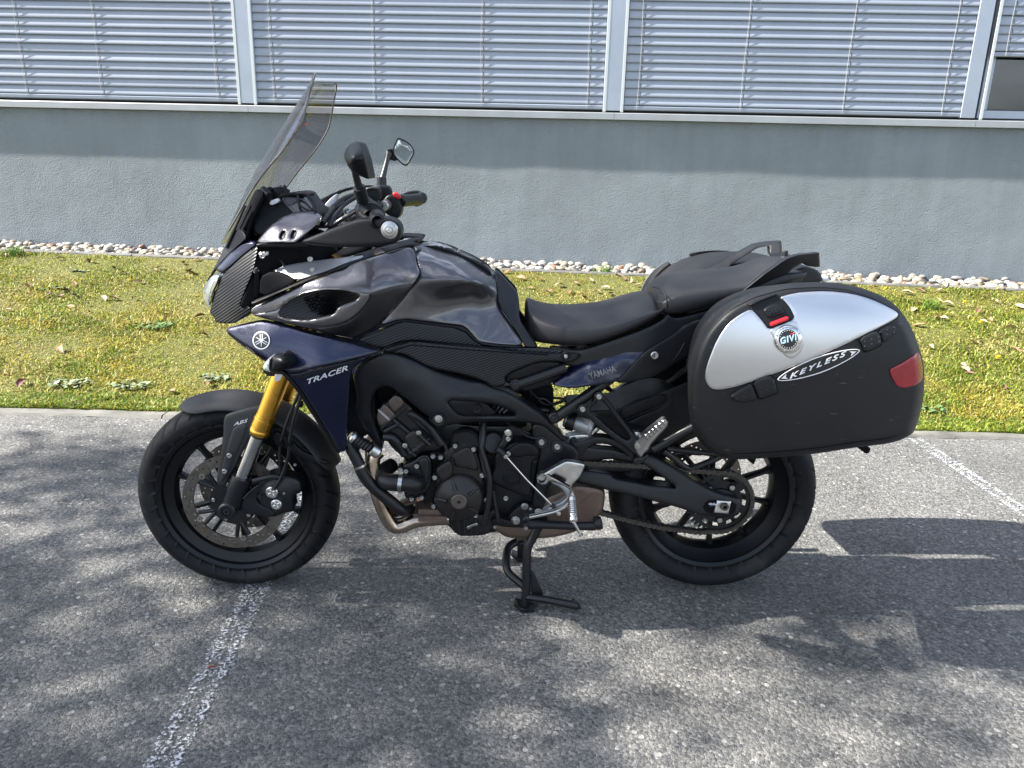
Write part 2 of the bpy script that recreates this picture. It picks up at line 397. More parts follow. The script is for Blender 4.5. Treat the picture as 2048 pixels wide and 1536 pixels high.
MT['lightblue'] = mat('pale blue print', (.45, .62, .75), .4)
MT['lens'] = mat('clear lens', (.75, .78, .78), .06, noise=(10, .05), coat=1.)
MT['headlens'] = mat('headlight lens', (.42, .45, .44), .05, .3, noise=(30, .3), coat=1.)
MT['mirror'] = mat('mirror glass', (.75, .77, .78), .02, 1.)
MT['yellow'] = mat('yellow paint dot', (.35, .27, .03), .6)

def glass(name, tint, refl=.12, rough=.02, alpha_col=None):
    m = bpy.data.materials.new(name); m.use_nodes = True; t = m.node_tree; t.nodes.clear(); L = t.links.new
    o = t.nodes.new('ShaderNodeOutputMaterial'); tr = t.nodes.new('ShaderNodeBsdfTransparent'); tr.inputs['Color'].default_value = (*tint, 1)
    g = t.nodes.new('ShaderNodeBsdfGlossy'); g.inputs['Roughness'].default_value = rough; g.inputs['Color'].default_value = (1, 1, 1, 1)
    lw = t.nodes.new('ShaderNodeLayerWeight'); lw.inputs['Blend'].default_value = .5
    pw = t.nodes.new('ShaderNodeMath'); pw.operation = 'POWER'; pw.inputs[1].default_value = 4; L(lw.outputs['Facing'], pw.inputs[0])
    mr = t.nodes.new('ShaderNodeMapRange'); mr.inputs['To Min'].default_value = refl*.3; mr.inputs['To Max'].default_value = .75; L(pw.outputs['Value'], mr.inputs['Value'])
    x = t.nodes.new('ShaderNodeMixShader'); L(mr.outputs['Result'], x.inputs['Fac']); L(tr.outputs['BSDF'], x.inputs[1]); L(g.outputs['BSDF'], x.inputs[2]); L(x.outputs['Shader'], o.inputs['Surface'])
    return m
MT['screen'] = glass('smoked screen', (.73, .72, .745))
MT['pane'] = glass('window glass', (.74, .77, .77), rough=.01, refl=.14)
MT['headglass'] = glass('lamp glass', (.85, .88, .88))

# ================================================================== THE SETTING
def nodes(name):
    m = bpy.data.materials.new(name); m.use_nodes = True; t = m.node_tree; return m, t, t.nodes['Principled BSDF'], t.links.new
def N_(t, ty, **k):
    n = t.nodes.new('ShaderNode'+ty)
    for a, b in k.items():
        if a in n.inputs: n.inputs[a].default_value = b
        else: setattr(n, a, b)
    return n
def vnoise(x, y, s, seed=0):                    # smooth value noise for patches
    g = np.random.default_rng(seed).random((64, 64)); x = np.asarray(x)*s+17.3; y = np.asarray(y)*s+9.1
    i = np.floor(x).astype(int); j = np.floor(y).astype(int); u = x-i; v = y-j; u = u*u*(3-2*u); v = v*v*(3-2*v)
    G = lambda a, b: g[a % 64, b % 64]
    return (G(i, j)*(1-u)+G(i+1, j)*u)*(1-v)+(G(i, j+1)*(1-u)+G(i+1, j+1)*u)*v

# asphalt: aggregate of pale and dark stones in grey binder
m, t, b, L = nodes('worn asphalt')
tc = N_(t, 'TexCoord')
v1 = N_(t, 'TexVoronoi', Scale=125., feature='F1'); v2 = N_(t, 'TexVoronoi', Scale=310.); n1 = N_(t, 'TexNoise', Scale=1.3, Detail=6.); n2 = N_(t, 'TexNoise', Scale=420., Detail=3.)
v3 = N_(t, 'TexVoronoi', Scale=58.)
for n in (v1, v2, n1, n2, v3): L(tc.outputs['Object'], n.inputs['Vector'])
sp = N_(t, 'SeparateColor'); L(v1.outputs['Color'], sp.inputs['Color'])
r1 = N_(t, 'ValToRGB'); L(sp.outputs['Red'], r1.inputs['Fac'])
e = r1.color_ramp.elements; e[0].position = 0; e[0].color = (.085, .085, .086, 1); e[1].position = 1; e[1].color = (.275, .268, .25, 1)
k = e.new(.55); k.color = (.148, .146, .141, 1); k = e.new(.93); k.color = (.205, .20, .188, 1)
sp2 = N_(t, 'SeparateColor'); L(v2.outputs['Color'], sp2.inputs['Color'])
r2 = N_(t, 'MapRange', **{'To Min': .70, 'To Max': 1.28}); L(sp2.outputs['Green'], r2.inputs['Value'])
x1 = N_(t, 'Mix', data_type='RGBA', blend_type='MULTIPLY'); x1.inputs['Factor'].default_value = 1; L(r1.outputs['Color'], x1.inputs['A']); L(r2.outputs['Result'], x1.inputs['B'])
r3 = N_(t, 'MapRange', **{'From Min': .3, 'From Max': .7, 'To Min': .78, 'To Max': 1.2}); L(n1.outputs['Fac'], r3.inputs['Value'])
x2 = N_(t, 'Mix', data_type='RGBA', blend_type='MULTIPLY'); x2.inputs['Factor'].default_value = 1; L(x1.outputs['Result'], x2.inputs['A']); L(r3.outputs['Result'], x2.inputs['B'])
sp3 = N_(t, 'SeparateColor'); L(v3.outputs['Color'], sp3.inputs['Color'])          # a few bigger pale stones
g1 = N_(t, 'MapRange', **{'From Min': .975, 'From Max': .98}); L(sp3.outputs['Blue'], g1.inputs['Value'])
g2 = N_(t, 'MapRange', **{'From Min': .40, 'From Max': .34}); L(v3.outputs['Distance'], g2.inputs['Value'])
g3 = N_(t, 'Math', operation='MULTIPLY'); L(g1.outputs['Result'], g3.inputs[0]); L(g2.outputs['Result'], g3.inputs[1])
x3 = N_(t, 'Mix', data_type='RGBA'); L(g3.outputs['Value'], x3.inputs['Factor']); L(x2.outputs['Result'], x3.inputs['A']); x3.inputs['B'].default_value = (.36, .35, .33, 1)
# cracks along cell borders of a stretched cell pattern
mpc = N_(t, 'Mapping'); mpc.inputs['Scale'].default_value = (.8, 1.5, 1); mpc.inputs['Rotation'].default_value = (0, 0, .35); L(tc.outputs['Object'], mpc.inputs['Vector'])
nw = N_(t, 'TexNoise', Scale=9., Detail=4.); L(tc.outputs['Object'], nw.inputs['Vector'])
mw = N_(t, 'Mix', data_type='RGBA', blend_type='ADD'); mw.inputs['Factor'].default_value = .16; L(mpc.outputs['Vector'], mw.inputs['A']); L(nw.outputs['Color'], mw.inputs['B'])
vc = N_(t, 'TexVoronoi', Scale=16., feature='DISTANCE_TO_EDGE'); L(mw.outputs['Result'], vc.inputs['Vector'])
cr = N_(t, 'MapRange', **{'From Min': .0, 'From Max': .07, 'To Min': .0, 'To Max': 1.}); L(vc.outputs['Distance'], cr.inputs['Value'])
ng = N_(t, 'TexNoise', Scale=3.1, Detail=3.); L(tc.outputs['Object'], ng.inputs['Vector'])
cg = N_(t, 'MapRange', **{'From Min': .47, 'From Max': .62}); L(ng.outputs['Fac'], cg.inputs['Value'])
cm = N_(t, 'Mix', data_type='FLOAT'); L(cg.outputs['Result'], cm.inputs['Factor']); cm.inputs['A'].default_value = 1.; L(cr.outputs['Result'], cm.inputs['B'])
cdk = N_(t, 'MapRange', **{'To Min': .62, 'To Max': 1.}); L(cm.outputs['Result'], cdk.inputs['Value'])
x4 = N_(t, 'Mix', data_type='RGBA', blend_type='MULTIPLY'); x4.inputs['Factor'].default_value = 1; L(x3.outputs['Result'], x4.inputs['A']); L(cdk.outputs['Result'], x4.inputs['B'])
L(x4.outputs['Result'], b.inputs['Base Color']); b.inputs['Roughness'].default_value = .85; b.inputs['Specular IOR Level'].default_value = .35
hs = N_(t, 'Math', operation='MULTIPLY_ADD'); L(v1.outputs['Distance'], hs.inputs[0]); hs.inputs[1].default_value = -.9; L(n2.outputs['Fac'], hs.inputs[2])
hh = N_(t, 'Math', operation='MULTIPLY_ADD'); L(cm.outputs['Result'], hh.inputs[0]); hh.inputs[1].default_value = .45; L(hs.outputs['Value'], hh.inputs[2])
h3 = N_(t, 'Math', operation='MULTIPLY_ADD'); L(v2.outputs['Distance'], h3.inputs[0]); h3.inputs[1].default_value = -.5; L(hh.outputs['Value'], h3.inputs[2])
bp = N_(t, 'Bump', Strength=1., Distance=.0055); L(h3.outputs['Value'], bp.inputs['Height']); L(bp.outputs['Normal'], b.inputs['Normal'])
MT['asphalt'] = m

MT['concrete'] = mat('kerb concrete', (.12, .116, .103), .85, noise=(5, .45), bump=(160, .6, .003))
MT['edging'] = mat('edging concrete', (.125, .122, .115), .85, noise=(12, .3), bump=(140, .6, .003))
MT['soil'] = mat('mossy soil', (.095, .095, .022), .95, noise=(22, .45), bump=(120, 1, .01))
MT['earth'] = mat('far ground', (.09, .10, .04), .95, noise=(3, .3))

# wall frame: s along the wall, n out of it towards the yard, z up
WA = R_(-4); WT = Vector((math.cos(WA), math.sin(WA), 0)); WN = Vector((math.sin(WA), -math.cos(WA), 0)); WB = Vector((.8415, 4.8535, 0))
def W(s, n, z): return WB+WT*s+WN*n+Vector((0, 0, z))
def ez(s): return .398-.0105*s                                   # height of the edging along the wall
KERB = lambda x: 1.577-.0396*x                                    # back of the kerb
EDGE_N = .48

def structure(name, me_o): me_o['kind'] = 'structure'; return me_o
# asphalt yard
xs = [-60, -8, 12, 60]
V = [(x, -60, 0) for x in xs]+[(x, KERB(x)-.085, 0) for x in xs]
structure('asphalt', mesh('asphalt', V, [(i, i+1, i+5, i+4) for i in range(3)], MT['asphalt'], None, flat=True))
structure('ground', mesh('ground', [(-600, -600, -.06), (600, -600, -.06), (600, 600, -.06), (-600, 600, -.06)], [(0, 1, 2, 3)], MT['earth'], None, flat=True))
# kerb stones, almost flush, uneven
kerb = empty('kerb', (0, KERB(0), 0)); tag(kerb, kind='structure')
def slab_piece(name, par, mt, P0, P1, wid, z0, z1, top, seed):
    """one long concrete stone from P0 to P1 (2-D), width wid away from the yard, with uneven arrises"""
    g = np.random.default_rng(seed); P0 = np.array(P0); P1 = np.array(P1); u = P1-P0; Ln = np.linalg.norm(u); u = u/Ln; nn = np.array([-u[1], u[0]])
    k = max(6, int(Ln/.05)); V = []; F = []
    for i in range(k+1):
        q = P0+u*Ln*i/k; j = g.normal(0, .0025, 4); zz = z0+(z1-z0)*i/k
        for o, h in ((0, -.12), (j[0], top-.012+j[1]), (.012+j[2], top+j[3]*.6), (wid-.012, top+j[1]*.5), (wid, top-.012), (wid, -.12)):
            p = q+nn*o; V.append((p[0], p[1], zz+h))
    for i in range(k):
        for m_ in range(5): F.append((i*6+m_, i*6+m_+1, i*6+m_+7, i*6+m_+6))
    F += [tuple(range(6)), tuple(k*6+m_ for m_ in range(6))]
    return mesh(name, V, F, mt, par, 30)
x = -8.9; i = 0
while x < 10.5:
    ln = 1.0; a = (x+.004, KERB(x)-.085); c = (x+ln-.004, KERB(x+ln)-.085)
    slab_piece('kerb_stone', kerb, MT['concrete'], a, c, .085, random.uniform(-.003, .003), random.uniform(-.003, .003), .014, i); x += ln; i += 1

# lawn: rises from the kerb to the edging in front of the wall
def lawn_pt(s, q):
    E = W(s, EDGE_N, ez(s)+.0); xk = E.x; 
    y = KERB(xk)+(E.y-KERB(xk))*q; z = .008+(ez(s)-.02)*(q**1.08)
    return Vector((xk, y, z))
def lawn_xy(x, y):
    x = np.asarray(x, float); y = np.asarray(y, float)
    s = (x-WB.x-WN.x*EDGE_N)/WT.x; ye = WB.y+WT.y*s+WN.y*EDGE_N; yk = 1.577-.0396*x
    q = np.clip((y-yk)/(ye-yk), 0, 1)
    return .008+(.398-.0105*s-.02)*q**1.08 + (vnoise(x, y, 2.3, 5)-.5)*.035*np.sin(np.pi*q), q
ns, nq = 180, 60; V = []; F = []
for i in range(ns+1):
    for j in range(nq+1):
        p = lawn_pt(-12+24*i/ns, j/nq); z, _ = lawn_xy(p.x, p.y); V.append((p.x, p.y, float(z)))
for i in range(ns):
    for j in range(nq): a = i*(nq+1)+j; F.append((a, a+nq+1, a+nq+2, a+1))
structure('lawn', mesh('lawn', V, F, MT['soil'], None, 180))

# grass blades and moss tufts: one mass
def grass():
    n1 = 500000; n = n1+150000
    g = np.random.default_rng(3)
    q0 = g.random(n)**1.35; y_ = None
    s = g.uniform(-5.6, 5.6, n); half = 2.9+3.2*q0; s = s/5.6*half; cx = .82
    side = np.where(g.random(n) < .5, -1, 1); out_ = np.arange(n) >= n1; s = np.where(out_, side*(half-.1+(9.5-half)*g.random(n)**1.2), s); q0 = np.where(out_, g.random(n), q0)
    x = cx+s; ye = WB.y+WT.y*s+WN.y*EDGE_N; yk = 1.577-.0396*x; y = yk+.004+(ye-yk-.01)*q0
    z, q = lawn_xy(x, y)
    pat = vnoise(x, y, 1.1, 1)*.6+vnoise(x, y, 3.3, 2)*.4; dry = vnoise(x, y, 1.9, 3)*.5+vnoise(x, y, 6.5, 4)*.5
    lush = vnoise(x, y, 2.7, 8); tuft = vnoise(x, y, 9., 9)
    hgt = g.gamma(4., .0040, n)*(.55+.9*np.clip((lush-.35)*1.6, 0, 1.2)) * (1+1.0*np.clip(tuft-.72, 0, 1)*3)
    hgt = np.where(q < .03, hgt*1.35, hgt); hgt = np.clip(hgt, .006, .085)
    az = g.uniform(0, 2*np.pi, n); lean = g.uniform(.4, 1.4, n); wd = g.uniform(.0018, .0042, n); wd = np.where(out_, wd*1.7, wd); hgt = np.where(out_, hgt*1.25, hgt)
    P = np.stack([x, y, z-.004], 1); dx = np.stack([np.cos(az), np.sin(az), np.zeros(n)], 1); tw = az+g.normal(np.pi/2, .5, n)
    sd = np.stack([np.cos(tw), np.sin(tw), np.zeros(n)], 1)*wd[:, None]
    up = np.array([0, 0, 1.])
    mid = P+dx*(hgt*lean*.35)[:, None]+up*(hgt*.62)[:, None]; tip = P+dx*(hgt*lean)[:, None]+up*(hgt*(1.05-.35*lean))[:, None]
    V = np.stack([P-sd, P+sd, mid+sd*.75, mid-sd*.75, tip], 1).reshape(-1, 3)
    me = bpy.data.meshes.new('grass'); base = np.arange(n)*5
    quads = np.stack([base, base+1, base+2, base+3], 1); tris = np.stack([base+3, base+2, base+4], 1)
    me.vertices.add(len(V)); me.vertices.foreach_set('co', V.ravel().astype('f'))
    loops = np.concatenate([quads.ravel(), tris.ravel()]); me.loops.add(len(loops)); me.loops.foreach_set('vertex_index', loops.astype('i'))
    me.polygons.add(2*n); st = np.concatenate([np.arange(n)*4, 4*n+np.arange(n)*3]); me.polygons.foreach_set('loop_start', st.astype('i'))
    me.update(calc_edges=True)
    green = np.array([.115, .175, .022]); lime = np.array([.265, .285, .036]); ochre = np.array([.37, .295, .045]); straw = np.array([.45, .39, .165]); brown = np.array([.15, .095, .04])
    c = np.tile(lime, (n, 1)); r = g.random(n)
    def put(k, col): c[k] = col
    put(r < np.clip(.20+1.1*(lush-.42), .08, .6), green)
    r = g.random(n); put(r < np.clip((dry-.50)*3.0, .03, .5), ochre)
    r = g.random(n); put(r < .12+np.clip((pat-.55)*1.6, 0, .35), straw)
    r = g.random(n); put(r < .06, brown)
    k = q < .06; r2 = g.random(n); c[k & (r2 < .55)] = green*1.25
    c *= g.uniform(.7, 1.3, n)[:, None]
    a = me.color_attributes.new('Col', 'FLOAT_COLOR', 'POINT'); cc = np.ones((n, 5, 4), 'f'); cc[:, :, :3] = c[:, None]; a.data.foreach_set('color', cc.ravel())
    m, t, b, L = nodes('grass blades'); at_ = N_(t, 'Attribute', attribute_name='Col'); L(at_.outputs['Color'], b.inputs['Base Color']); b.inputs['Roughness'].default_value = .55
    b.inputs['Specular IOR Level'].default_value = .3
    tr = N_(t, 'BsdfTranslucent'); L(at_.outputs['Color'], tr.inputs['Color']); ms = N_(t, 'MixShader'); ms.inputs['Fac'].default_value = .38
    L(b.outputs['BSDF'], ms.inputs[1]); L(tr.outputs['BSDF'], ms.inputs[2]); L(ms.outputs['Shader'], t.nodes['Material Output'].inputs['Surface'])
    o = link('grass', me, m); tag(o, 'short mossy grass covering the lawn', kind='stuff'); return o
grass()

# concrete edging and pebble bed in front of the wall
edg = empty('edging', W(0, EDGE_N, ez(0))); tag(edg, kind='structure')
s = -9.2; i = 100
while s < 9.6:
    a = W(s+.004, EDGE_N, 0); c = W(s+.996, EDGE_N, 0)
    slab_piece('edging_stone', edg, MT['edging'], (a.x, a.y), (c.x, c.y), .07, ez(s)-.0, ez(s+1)-.0, .006, i); s += 1; i += 1
bed = mesh('pebble_bed', [tuple(W(s_, n_, ez(s_)-.02)) for s_ in (-12, 12) for n_ in (-.05, EDGE_N-.07)], [(0, 1, 3, 2)], mat('gravel base', (.12, .11, .095), .9, noise=(30, .5), bump=(60, 1, .02)), None, flat=True)
bed['kind'] = 'structure'
PEB = [mat('pebble '+n, c, .6, noise=(30, .25), bump=(90, .3, .002)) for n, c in
       (('white', (.31, .295, .265)), ('cream', (.255, .22, .168)), ('tan', (.18, .132, .085)), ('grey', (.155, .152, .143)), ('dark', (.07, .063, .06)), ('rust', (.20, .10, .065)))]
peb_me = []
for kx in range(9):
    bm = bmesh.new(); bmesh.ops.create_icosphere(bm, subdivisions=2, radius=1); g = np.random.default_rng(kx+40); d1 = g.normal(size=3); d2 = g.normal(size=3)
    for v in bm.verts:
        q = 1+.14*math.sin(2.1*v.co.dot(Vector(d1))+kx)+.10*math.sin(3.3*v.co.dot(Vector(d2)))
        v.co = Vector((v.co.x*q*(1.15+.3*g.random()*0), v.co.y*q*.9, v.co.z*q*.62))
    me = bpy.data.meshes.new('pebble'); bm.to_mesh(me); bm.free(); fin(me, 180); peb_me.append(me)
PW = [.34, .27, .13, .14, .07, .05]
def peb_place(k):
    P = []
    for i in range(k):
        for _ in range(1):
            P.append((rng.uniform(-4.9, 5.1), rng.random()))
    return P
cache = {}
def pebm(k, j):
    if (k, j) not in cache:
        me = peb_me[k].copy(); me.materials.append(PEB[j]); cache[(k, j)] = me
    return cache[(k, j)]
front = 0
rows = []
for i in range(300):                               # the 300 in front, one by one
    s = -4.9+10.0*(i/300)+rng.normal(0, .02); lay = i % 3
    n = [.40, .33, .25][lay]+rng.normal(0, .012); sz = rng.uniform(.020, .038)*(1.25 if rng.random() < .12 else 1)
    z = ez(s)-.012+[.0, .012, .022][lay]+rng.uniform(0, .010)
    rows.append((s, n, z, sz))
for s, n, z, sz in rows:
    o = bpy.data.objects.new('pebble', pebm(int(rng.integers(9)), int(rng.choice(6, p=PW)))); COL.objects.link(o)
    o.location = W(s, n, z); o.rotation_euler = (rng.normal(0, .25), rng.normal(0, .25), rng.uniform(0, 6.28)); o.scale = (sz*rng.uniform(.85, 1.35), sz, sz*rng.uniform(.8, 1.15)); o.parent = bed
# the rest of the bed, in one mass
bm = bmesh.new(); mats = PEB
for i in range(1350):
    s = rng.uniform(-9.5, 9.5); n = rng.uniform(.0, .40); sz = rng.uniform(.020, .042); k = bmesh.ops.create_icosphere(bm, subdivisions=2, radius=1)
    M4 = Matrix.Translation(W(s, n, ez(s)-.012+(.40-n)*.07+rng.uniform(-.005, .012))) @ Matrix.Rotation(rng.uniform(0, 6.28), 4, 'Z') @ Matrix.Rotation(rng.normal(0, .3), 4, 'X') @ Matrix.Diagonal((sz*rng.uniform(.9, 1.4), sz, sz*rng.uniform(.5, .75), 1))
    bmesh.ops.transform(bm, matrix=M4, verts=k['verts']); j = int(rng.choice(6, p=PW))
    for f in {f for v in k['verts'] for f in v.link_faces}: f.material_index = j; f.smooth = True
me = bpy.data.meshes.new('pebbles'); bm.to_mesh(me); bm.free()
for m_ in PEB: me.materials.append(m_)
o = link('pebbles', me, None, None); o.parent = bed; tag(o, kind='stuff')

# worn white parking lines: paint held only on the tops of the stones
m, t, b, L = nodes('worn line paint'); tc = N_(t, 'TexCoord')
b.inputs['Base Color'].default_value = (.62, .63, .64, 1); b.inputs['Roughness'].default_value = .7
v1 = N_(t, 'TexVoronoi', Scale=95.); n2 = N_(t, 'TexNoise', Scale=150., Detail=4., Roughness=.7); n3 = N_(t, 'TexNoise', Scale=5., Detail=2.)
for n in (v1, n2, n3): L(tc.outputs['Object'], n.inputs['Vector'])
sx = N_(t, 'SeparateXYZ'); uvn = N_(t, 'UVMap'); L(uvn.outputs['UV'], sx.inputs['Vector'])
ab = N_(t, 'Math', operation='PINGPONG'); L(sx.outputs['X'], ab.inputs[0]); ab.inputs[1].default_value = .5     # 0 at the edges, .5 in the middle
prof = N_(t, 'ValToRGB'); L(ab.outputs['Value'], prof.inputs['Fac'])
e = prof.color_ramp.elements; e[0].position = .0; e[0].color = (0, 0, 0, 1); e[1].position = .5; e[1].color = (.52, .52, .52, 1)
for p_, c_ in ((.07, .26), (.17, .68), (.27, .72), (.40, .58)): k = e.new(p_); k.color = (c_, c_, c_, 1)
s1 = N_(t, 'Math', operation='MULTIPLY_ADD'); L(n2.outputs['Fac'], s1.inputs[0]); s1.inputs[1].default_value = 2.6; s1.inputs[2].default_value = -1.3
s2 = N_(t, 'Math', operation='MULTIPLY_ADD'); L(v1.outputs['Distance'], s2.inputs[0]); s2.inputs[1].default_value = -.5; L(s1.outputs['Value'], s2.inputs[2])
s3 = N_(t, 'Math', operation='ADD'); L(prof.outputs['Color'], s3.inputs[0]); L(s2.outputs['Value'], s3.inputs[1])
s4 = N_(t, 'Math', operation='MULTIPLY_ADD'); L(n3.outputs['Fac'], s4.inputs[0]); s4.inputs[1].default_value = .35; L(s3.outputs['Value'], s4.inputs[2])
al = N_(t, 'MapRange', **{'From Min': .66, 'From Max': .77}); L(s4.outputs['Value'], al.inputs['Value'])
L(al.outputs['Result'], b.inputs['Alpha'])
bp = N_(t, 'Bump', Strength=.8, Distance=.004); L(s2.outputs['Value'], bp.inputs['Height']); L(bp.outputs['Normal'], b.inputs['Normal'])
def parking_line(x0, y0, x1, y1, wd):
    me = bpy.data.meshes.new('parking_line'); d = Vector((y1-y0, x0-x1, 0)).normalized()*wd/2
    A, B_ = Vector((x0, y0, .004)), Vector((x1, y1, .004))
    me.from_pydata([A-d, A+d, B_+d, B_-d], [], [(0, 1, 2, 3)]); uv = me.uv_layers.new(name='UVMap')
    for i, c in enumerate(((0, 0), (1, 0), (1, 1), (0, 1))): uv.data[i].uv = c
    me.update(); o = link('parking_line', me, m); o['kind'] = 'structure'; return o
parking_line(.075, -6, .035, KERB(0)-.095, .110)
parking_line(2.775, -6, 2.885, KERB(2.9)-.095, .095)

# ------------------------------------------------------------------ the building behind
MT['render'] = mat('grey rendered wall', (.222, .254, .277), .9, noise=(1.1, .12))
t = MT['render'].node_tree; b = t.nodes['Principled BSDF']; L = t.links.new; tc = N_(t, 'TexCoord')
st_ = N_(t, 'Mapping'); st_.inputs['Scale'].default_value = (5., 5., .5); L(tc.outputs['Object'], st_.inputs['Vector'])
ns_ = N_(t, 'TexNoise', Scale=1.4, Detail=5., Roughness=.65); L(st_.outputs['Vector'], ns_.inputs['Vector'])
rs_ = N_(t, 'MapRange', **{'From Min': .3, 'From Max': .7, 'To Min': .93, 'To Max': 1.06}); L(ns_.outputs['Fac'], rs_.inputs['Value'])
xs_ = N_(t, 'Mix', data_type='RGBA', blend_type='MULTIPLY'); xs_.inputs['Factor'].default_value = 1; L(b.inputs['Base Color'].links[0].from_socket, xs_.inputs['A']); L(rs_.outputs['Result'], xs_.inputs['B']); L(xs_.outputs['Result'], b.inputs['Base Color'])
b.inputs['Roughness'].default_value = .9
for l in list(b.inputs['Roughness'].links): t.links.remove(l)
na = N_(t, 'TexNoise', Scale=85., Detail=4., Roughness=.6); nb = N_(t, 'TexNoise', Scale=3.2, Detail=3.); va = N_(t, 'TexVoronoi', Scale=120.)
for n in (na, nb, va): L(tc.outputs['Object'], n.inputs['Vector'])
ad = N_(t, 'Math', operation='MULTIPLY_ADD'); L(nb.outputs['Fac'], ad.inputs[0]); ad.inputs[1].default_value = 2.2; L(na.outputs['Fac'], ad.inputs[2])
ad2 = N_(t, 'Math', operation='MULTIPLY_ADD'); L(va.outputs['Distance'], ad2.inputs[0]); ad2.inputs[1].default_value = -.5; L(ad.outputs['Value'], ad2.inputs[2])
bp = N_(t, 'Bump', Strength=1., Distance=.009); L(ad2.outputs['Value'], bp.inputs['Height']); L(bp.outputs['Normal'], b.inputs['Normal'])
MT['alu'] = mat('pale anodised aluminium', (.36, .40, .46), .42, .35, noise=(3, .08))
MT['sill'] = mat('sill aluminium', (.38, .39, .40), .40, .45, noise=(3, .12))
MT['slat'] = mat('blind slat enamel', (.295, .33, .395), .55, .0, spec=.3, noise=(2, .05))
MT['rail'] = mat('white guide rail', (.60, .62, .62), .4, .2)
MT['cord'] = mat('pale cord', (.38, .38, .37), .7)
MT['tape'] = mat('dark ladder tape', (.07, .075, .085), .7)
MT['gasket'] = mat('dark gap', (.02, .022, .025), .7)
MT['room'] = mat('dim room', (.03, .032, .034), .8)
bld = empty('building', W(0, 0, ez(0))); tag(bld, 'long office building with a grey rendered plinth below a band of closed venetian blinds', 'building')
def wbox(name, mt, par, s0, s1, n0, n1, z0, z1, bev=.002):
    bm = bmesh.new(); bmesh.ops.create_cube(bm, size=1)
    for v in bm.verts: v.co = Vector((s0+(v.co.x+.5)*(s1-s0), n0+(v.co.y+.5)*(n1-n0), z0+(v.co.z+.5)*(z1-z0)))
    if bev: bmesh.ops.bevel(bm, geom=bm.edges, offset=bev, segments=1, affect='EDGES')
    for v in bm.verts: v.co = W(v.co.x, v.co.y, v.co.z)
    me = bpy.data.meshes.new(name); bm.to_mesh(me); bm.free(); fin(me, 30); return link(name, me, mt, par)
SILLZ = 1.712
# plinth wall with a gently uneven trowelled face
V = []; F = []; n_s, n_z = 260, 30
for i in range(n_s+1):
    for j in range(n_z+1):
        s = -13+26*i/n_s; z = .0+1.66*j/n_z
        V.append(tuple(W(s, (vnoise(s, z, 1.6, 21)-.5)*.005+(vnoise(s, z, 5, 22)-.5)*.002, z)))
for i in range(n_s):
    for j in range(n_z): a = i*(n_z+1)+j; F.append((a, a+n_z+1, a+n_z+2, a+1))
mesh('rendered_wall', V, F, MT['render'], bld, 180)
# folded aluminium sills, butted end to end
for a, c in ((-11.5, -8.4), (-8.4, -5.3), (-5.3, -2.235), (-2.235, .965), (.965, 4.02), (4.02, 7.1), (7.1, 10.2)):
    prof = [(-.06, SILLZ+.012), (.040, SILLZ-.001), (.044, SILLZ-.006), (.044, SILLZ-.056), (.038, SILLZ-.056), (.038, SILLZ-.012), (-.06, SILLZ-.0)]
    V = [tuple(W(s, n, z)) for s in (a+.0015, c-.0015) for n, z in prof]; k = len(prof)
    mesh('window_sill', V, [(i, (i+1) % k, k+(i+1) % k, k+i) for i in range(k)]+[tuple(range(k))[::-1], tuple(range(k, 2*k))], MT['sill'], bld, 20)
TOPZ = 3.9; MOD = 3.09
mull = [-2.222-2*MOD, -2.222-MOD, -2.222, .943, 3.946, 3.946+MOD, 3.946+2*MOD]
for c in mull:
    wd = .072 if abs(c+2.222) < .01 or abs(c) > 5 else (.078 if c < 2 else .06)
    wbox('mullion', MT['alu'], bld, c-wd, c+wd, -.05, .0385, SILLZ+.016, TOPZ)
wbox('fascia', MT['alu'], bld, -11.5, 10.2, -.12, .06, TOPZ+.002, TOPZ+.5)
wbox('roof', MT['alu'], bld, -11.6, 10.3, -6, .12, TOPZ+.503, TOPZ+.6)
wbox('back_room', MT['room'], bld, -11.5, 10.2, -3.2, -3.0, 0, TOPZ)
wbox('room_floor', MT['room'], bld, -11.5, 10.2, -3.0, -.13, .9, .96)
slat_prof = [(-.002, .046), (.007, .043), (.0135, .037), (.018, .028), (.0205, .018), (.0240, .004), (.0272, -.010), (.0300, -.024), (.0285, -.030), (.023, -.032)]
PITCH = .068
def make_slat(s0, s1):
    V = []; F = []; k = len(slat_prof)
    for s in (s0, s1):
        for n, z in slat_prof: V.append(tuple(W(s, n, z)-WB))
    # a second skin 0.6 mm behind gives the slat its thickness
    for s in (s0, s1):
        for n, z in slat_prof: V.append(tuple(W(s, n-.0012, z-.0006)-WB))
    for i in range(k-1): F += [(i, i+1, k+i+1, k+i), (2*k+i, 3*k+i, 3*k+i+1, 2*k+i+1)]
    F += [(0, k, 3*k, 2*k), (k-1, 3*k-1, 4*k-1, 2*k-1)]
    me = bpy.data.meshes.new('slat'); me.from_pydata(V, [], F); fin(me, 60); me.materials.append(MT['slat']); return me
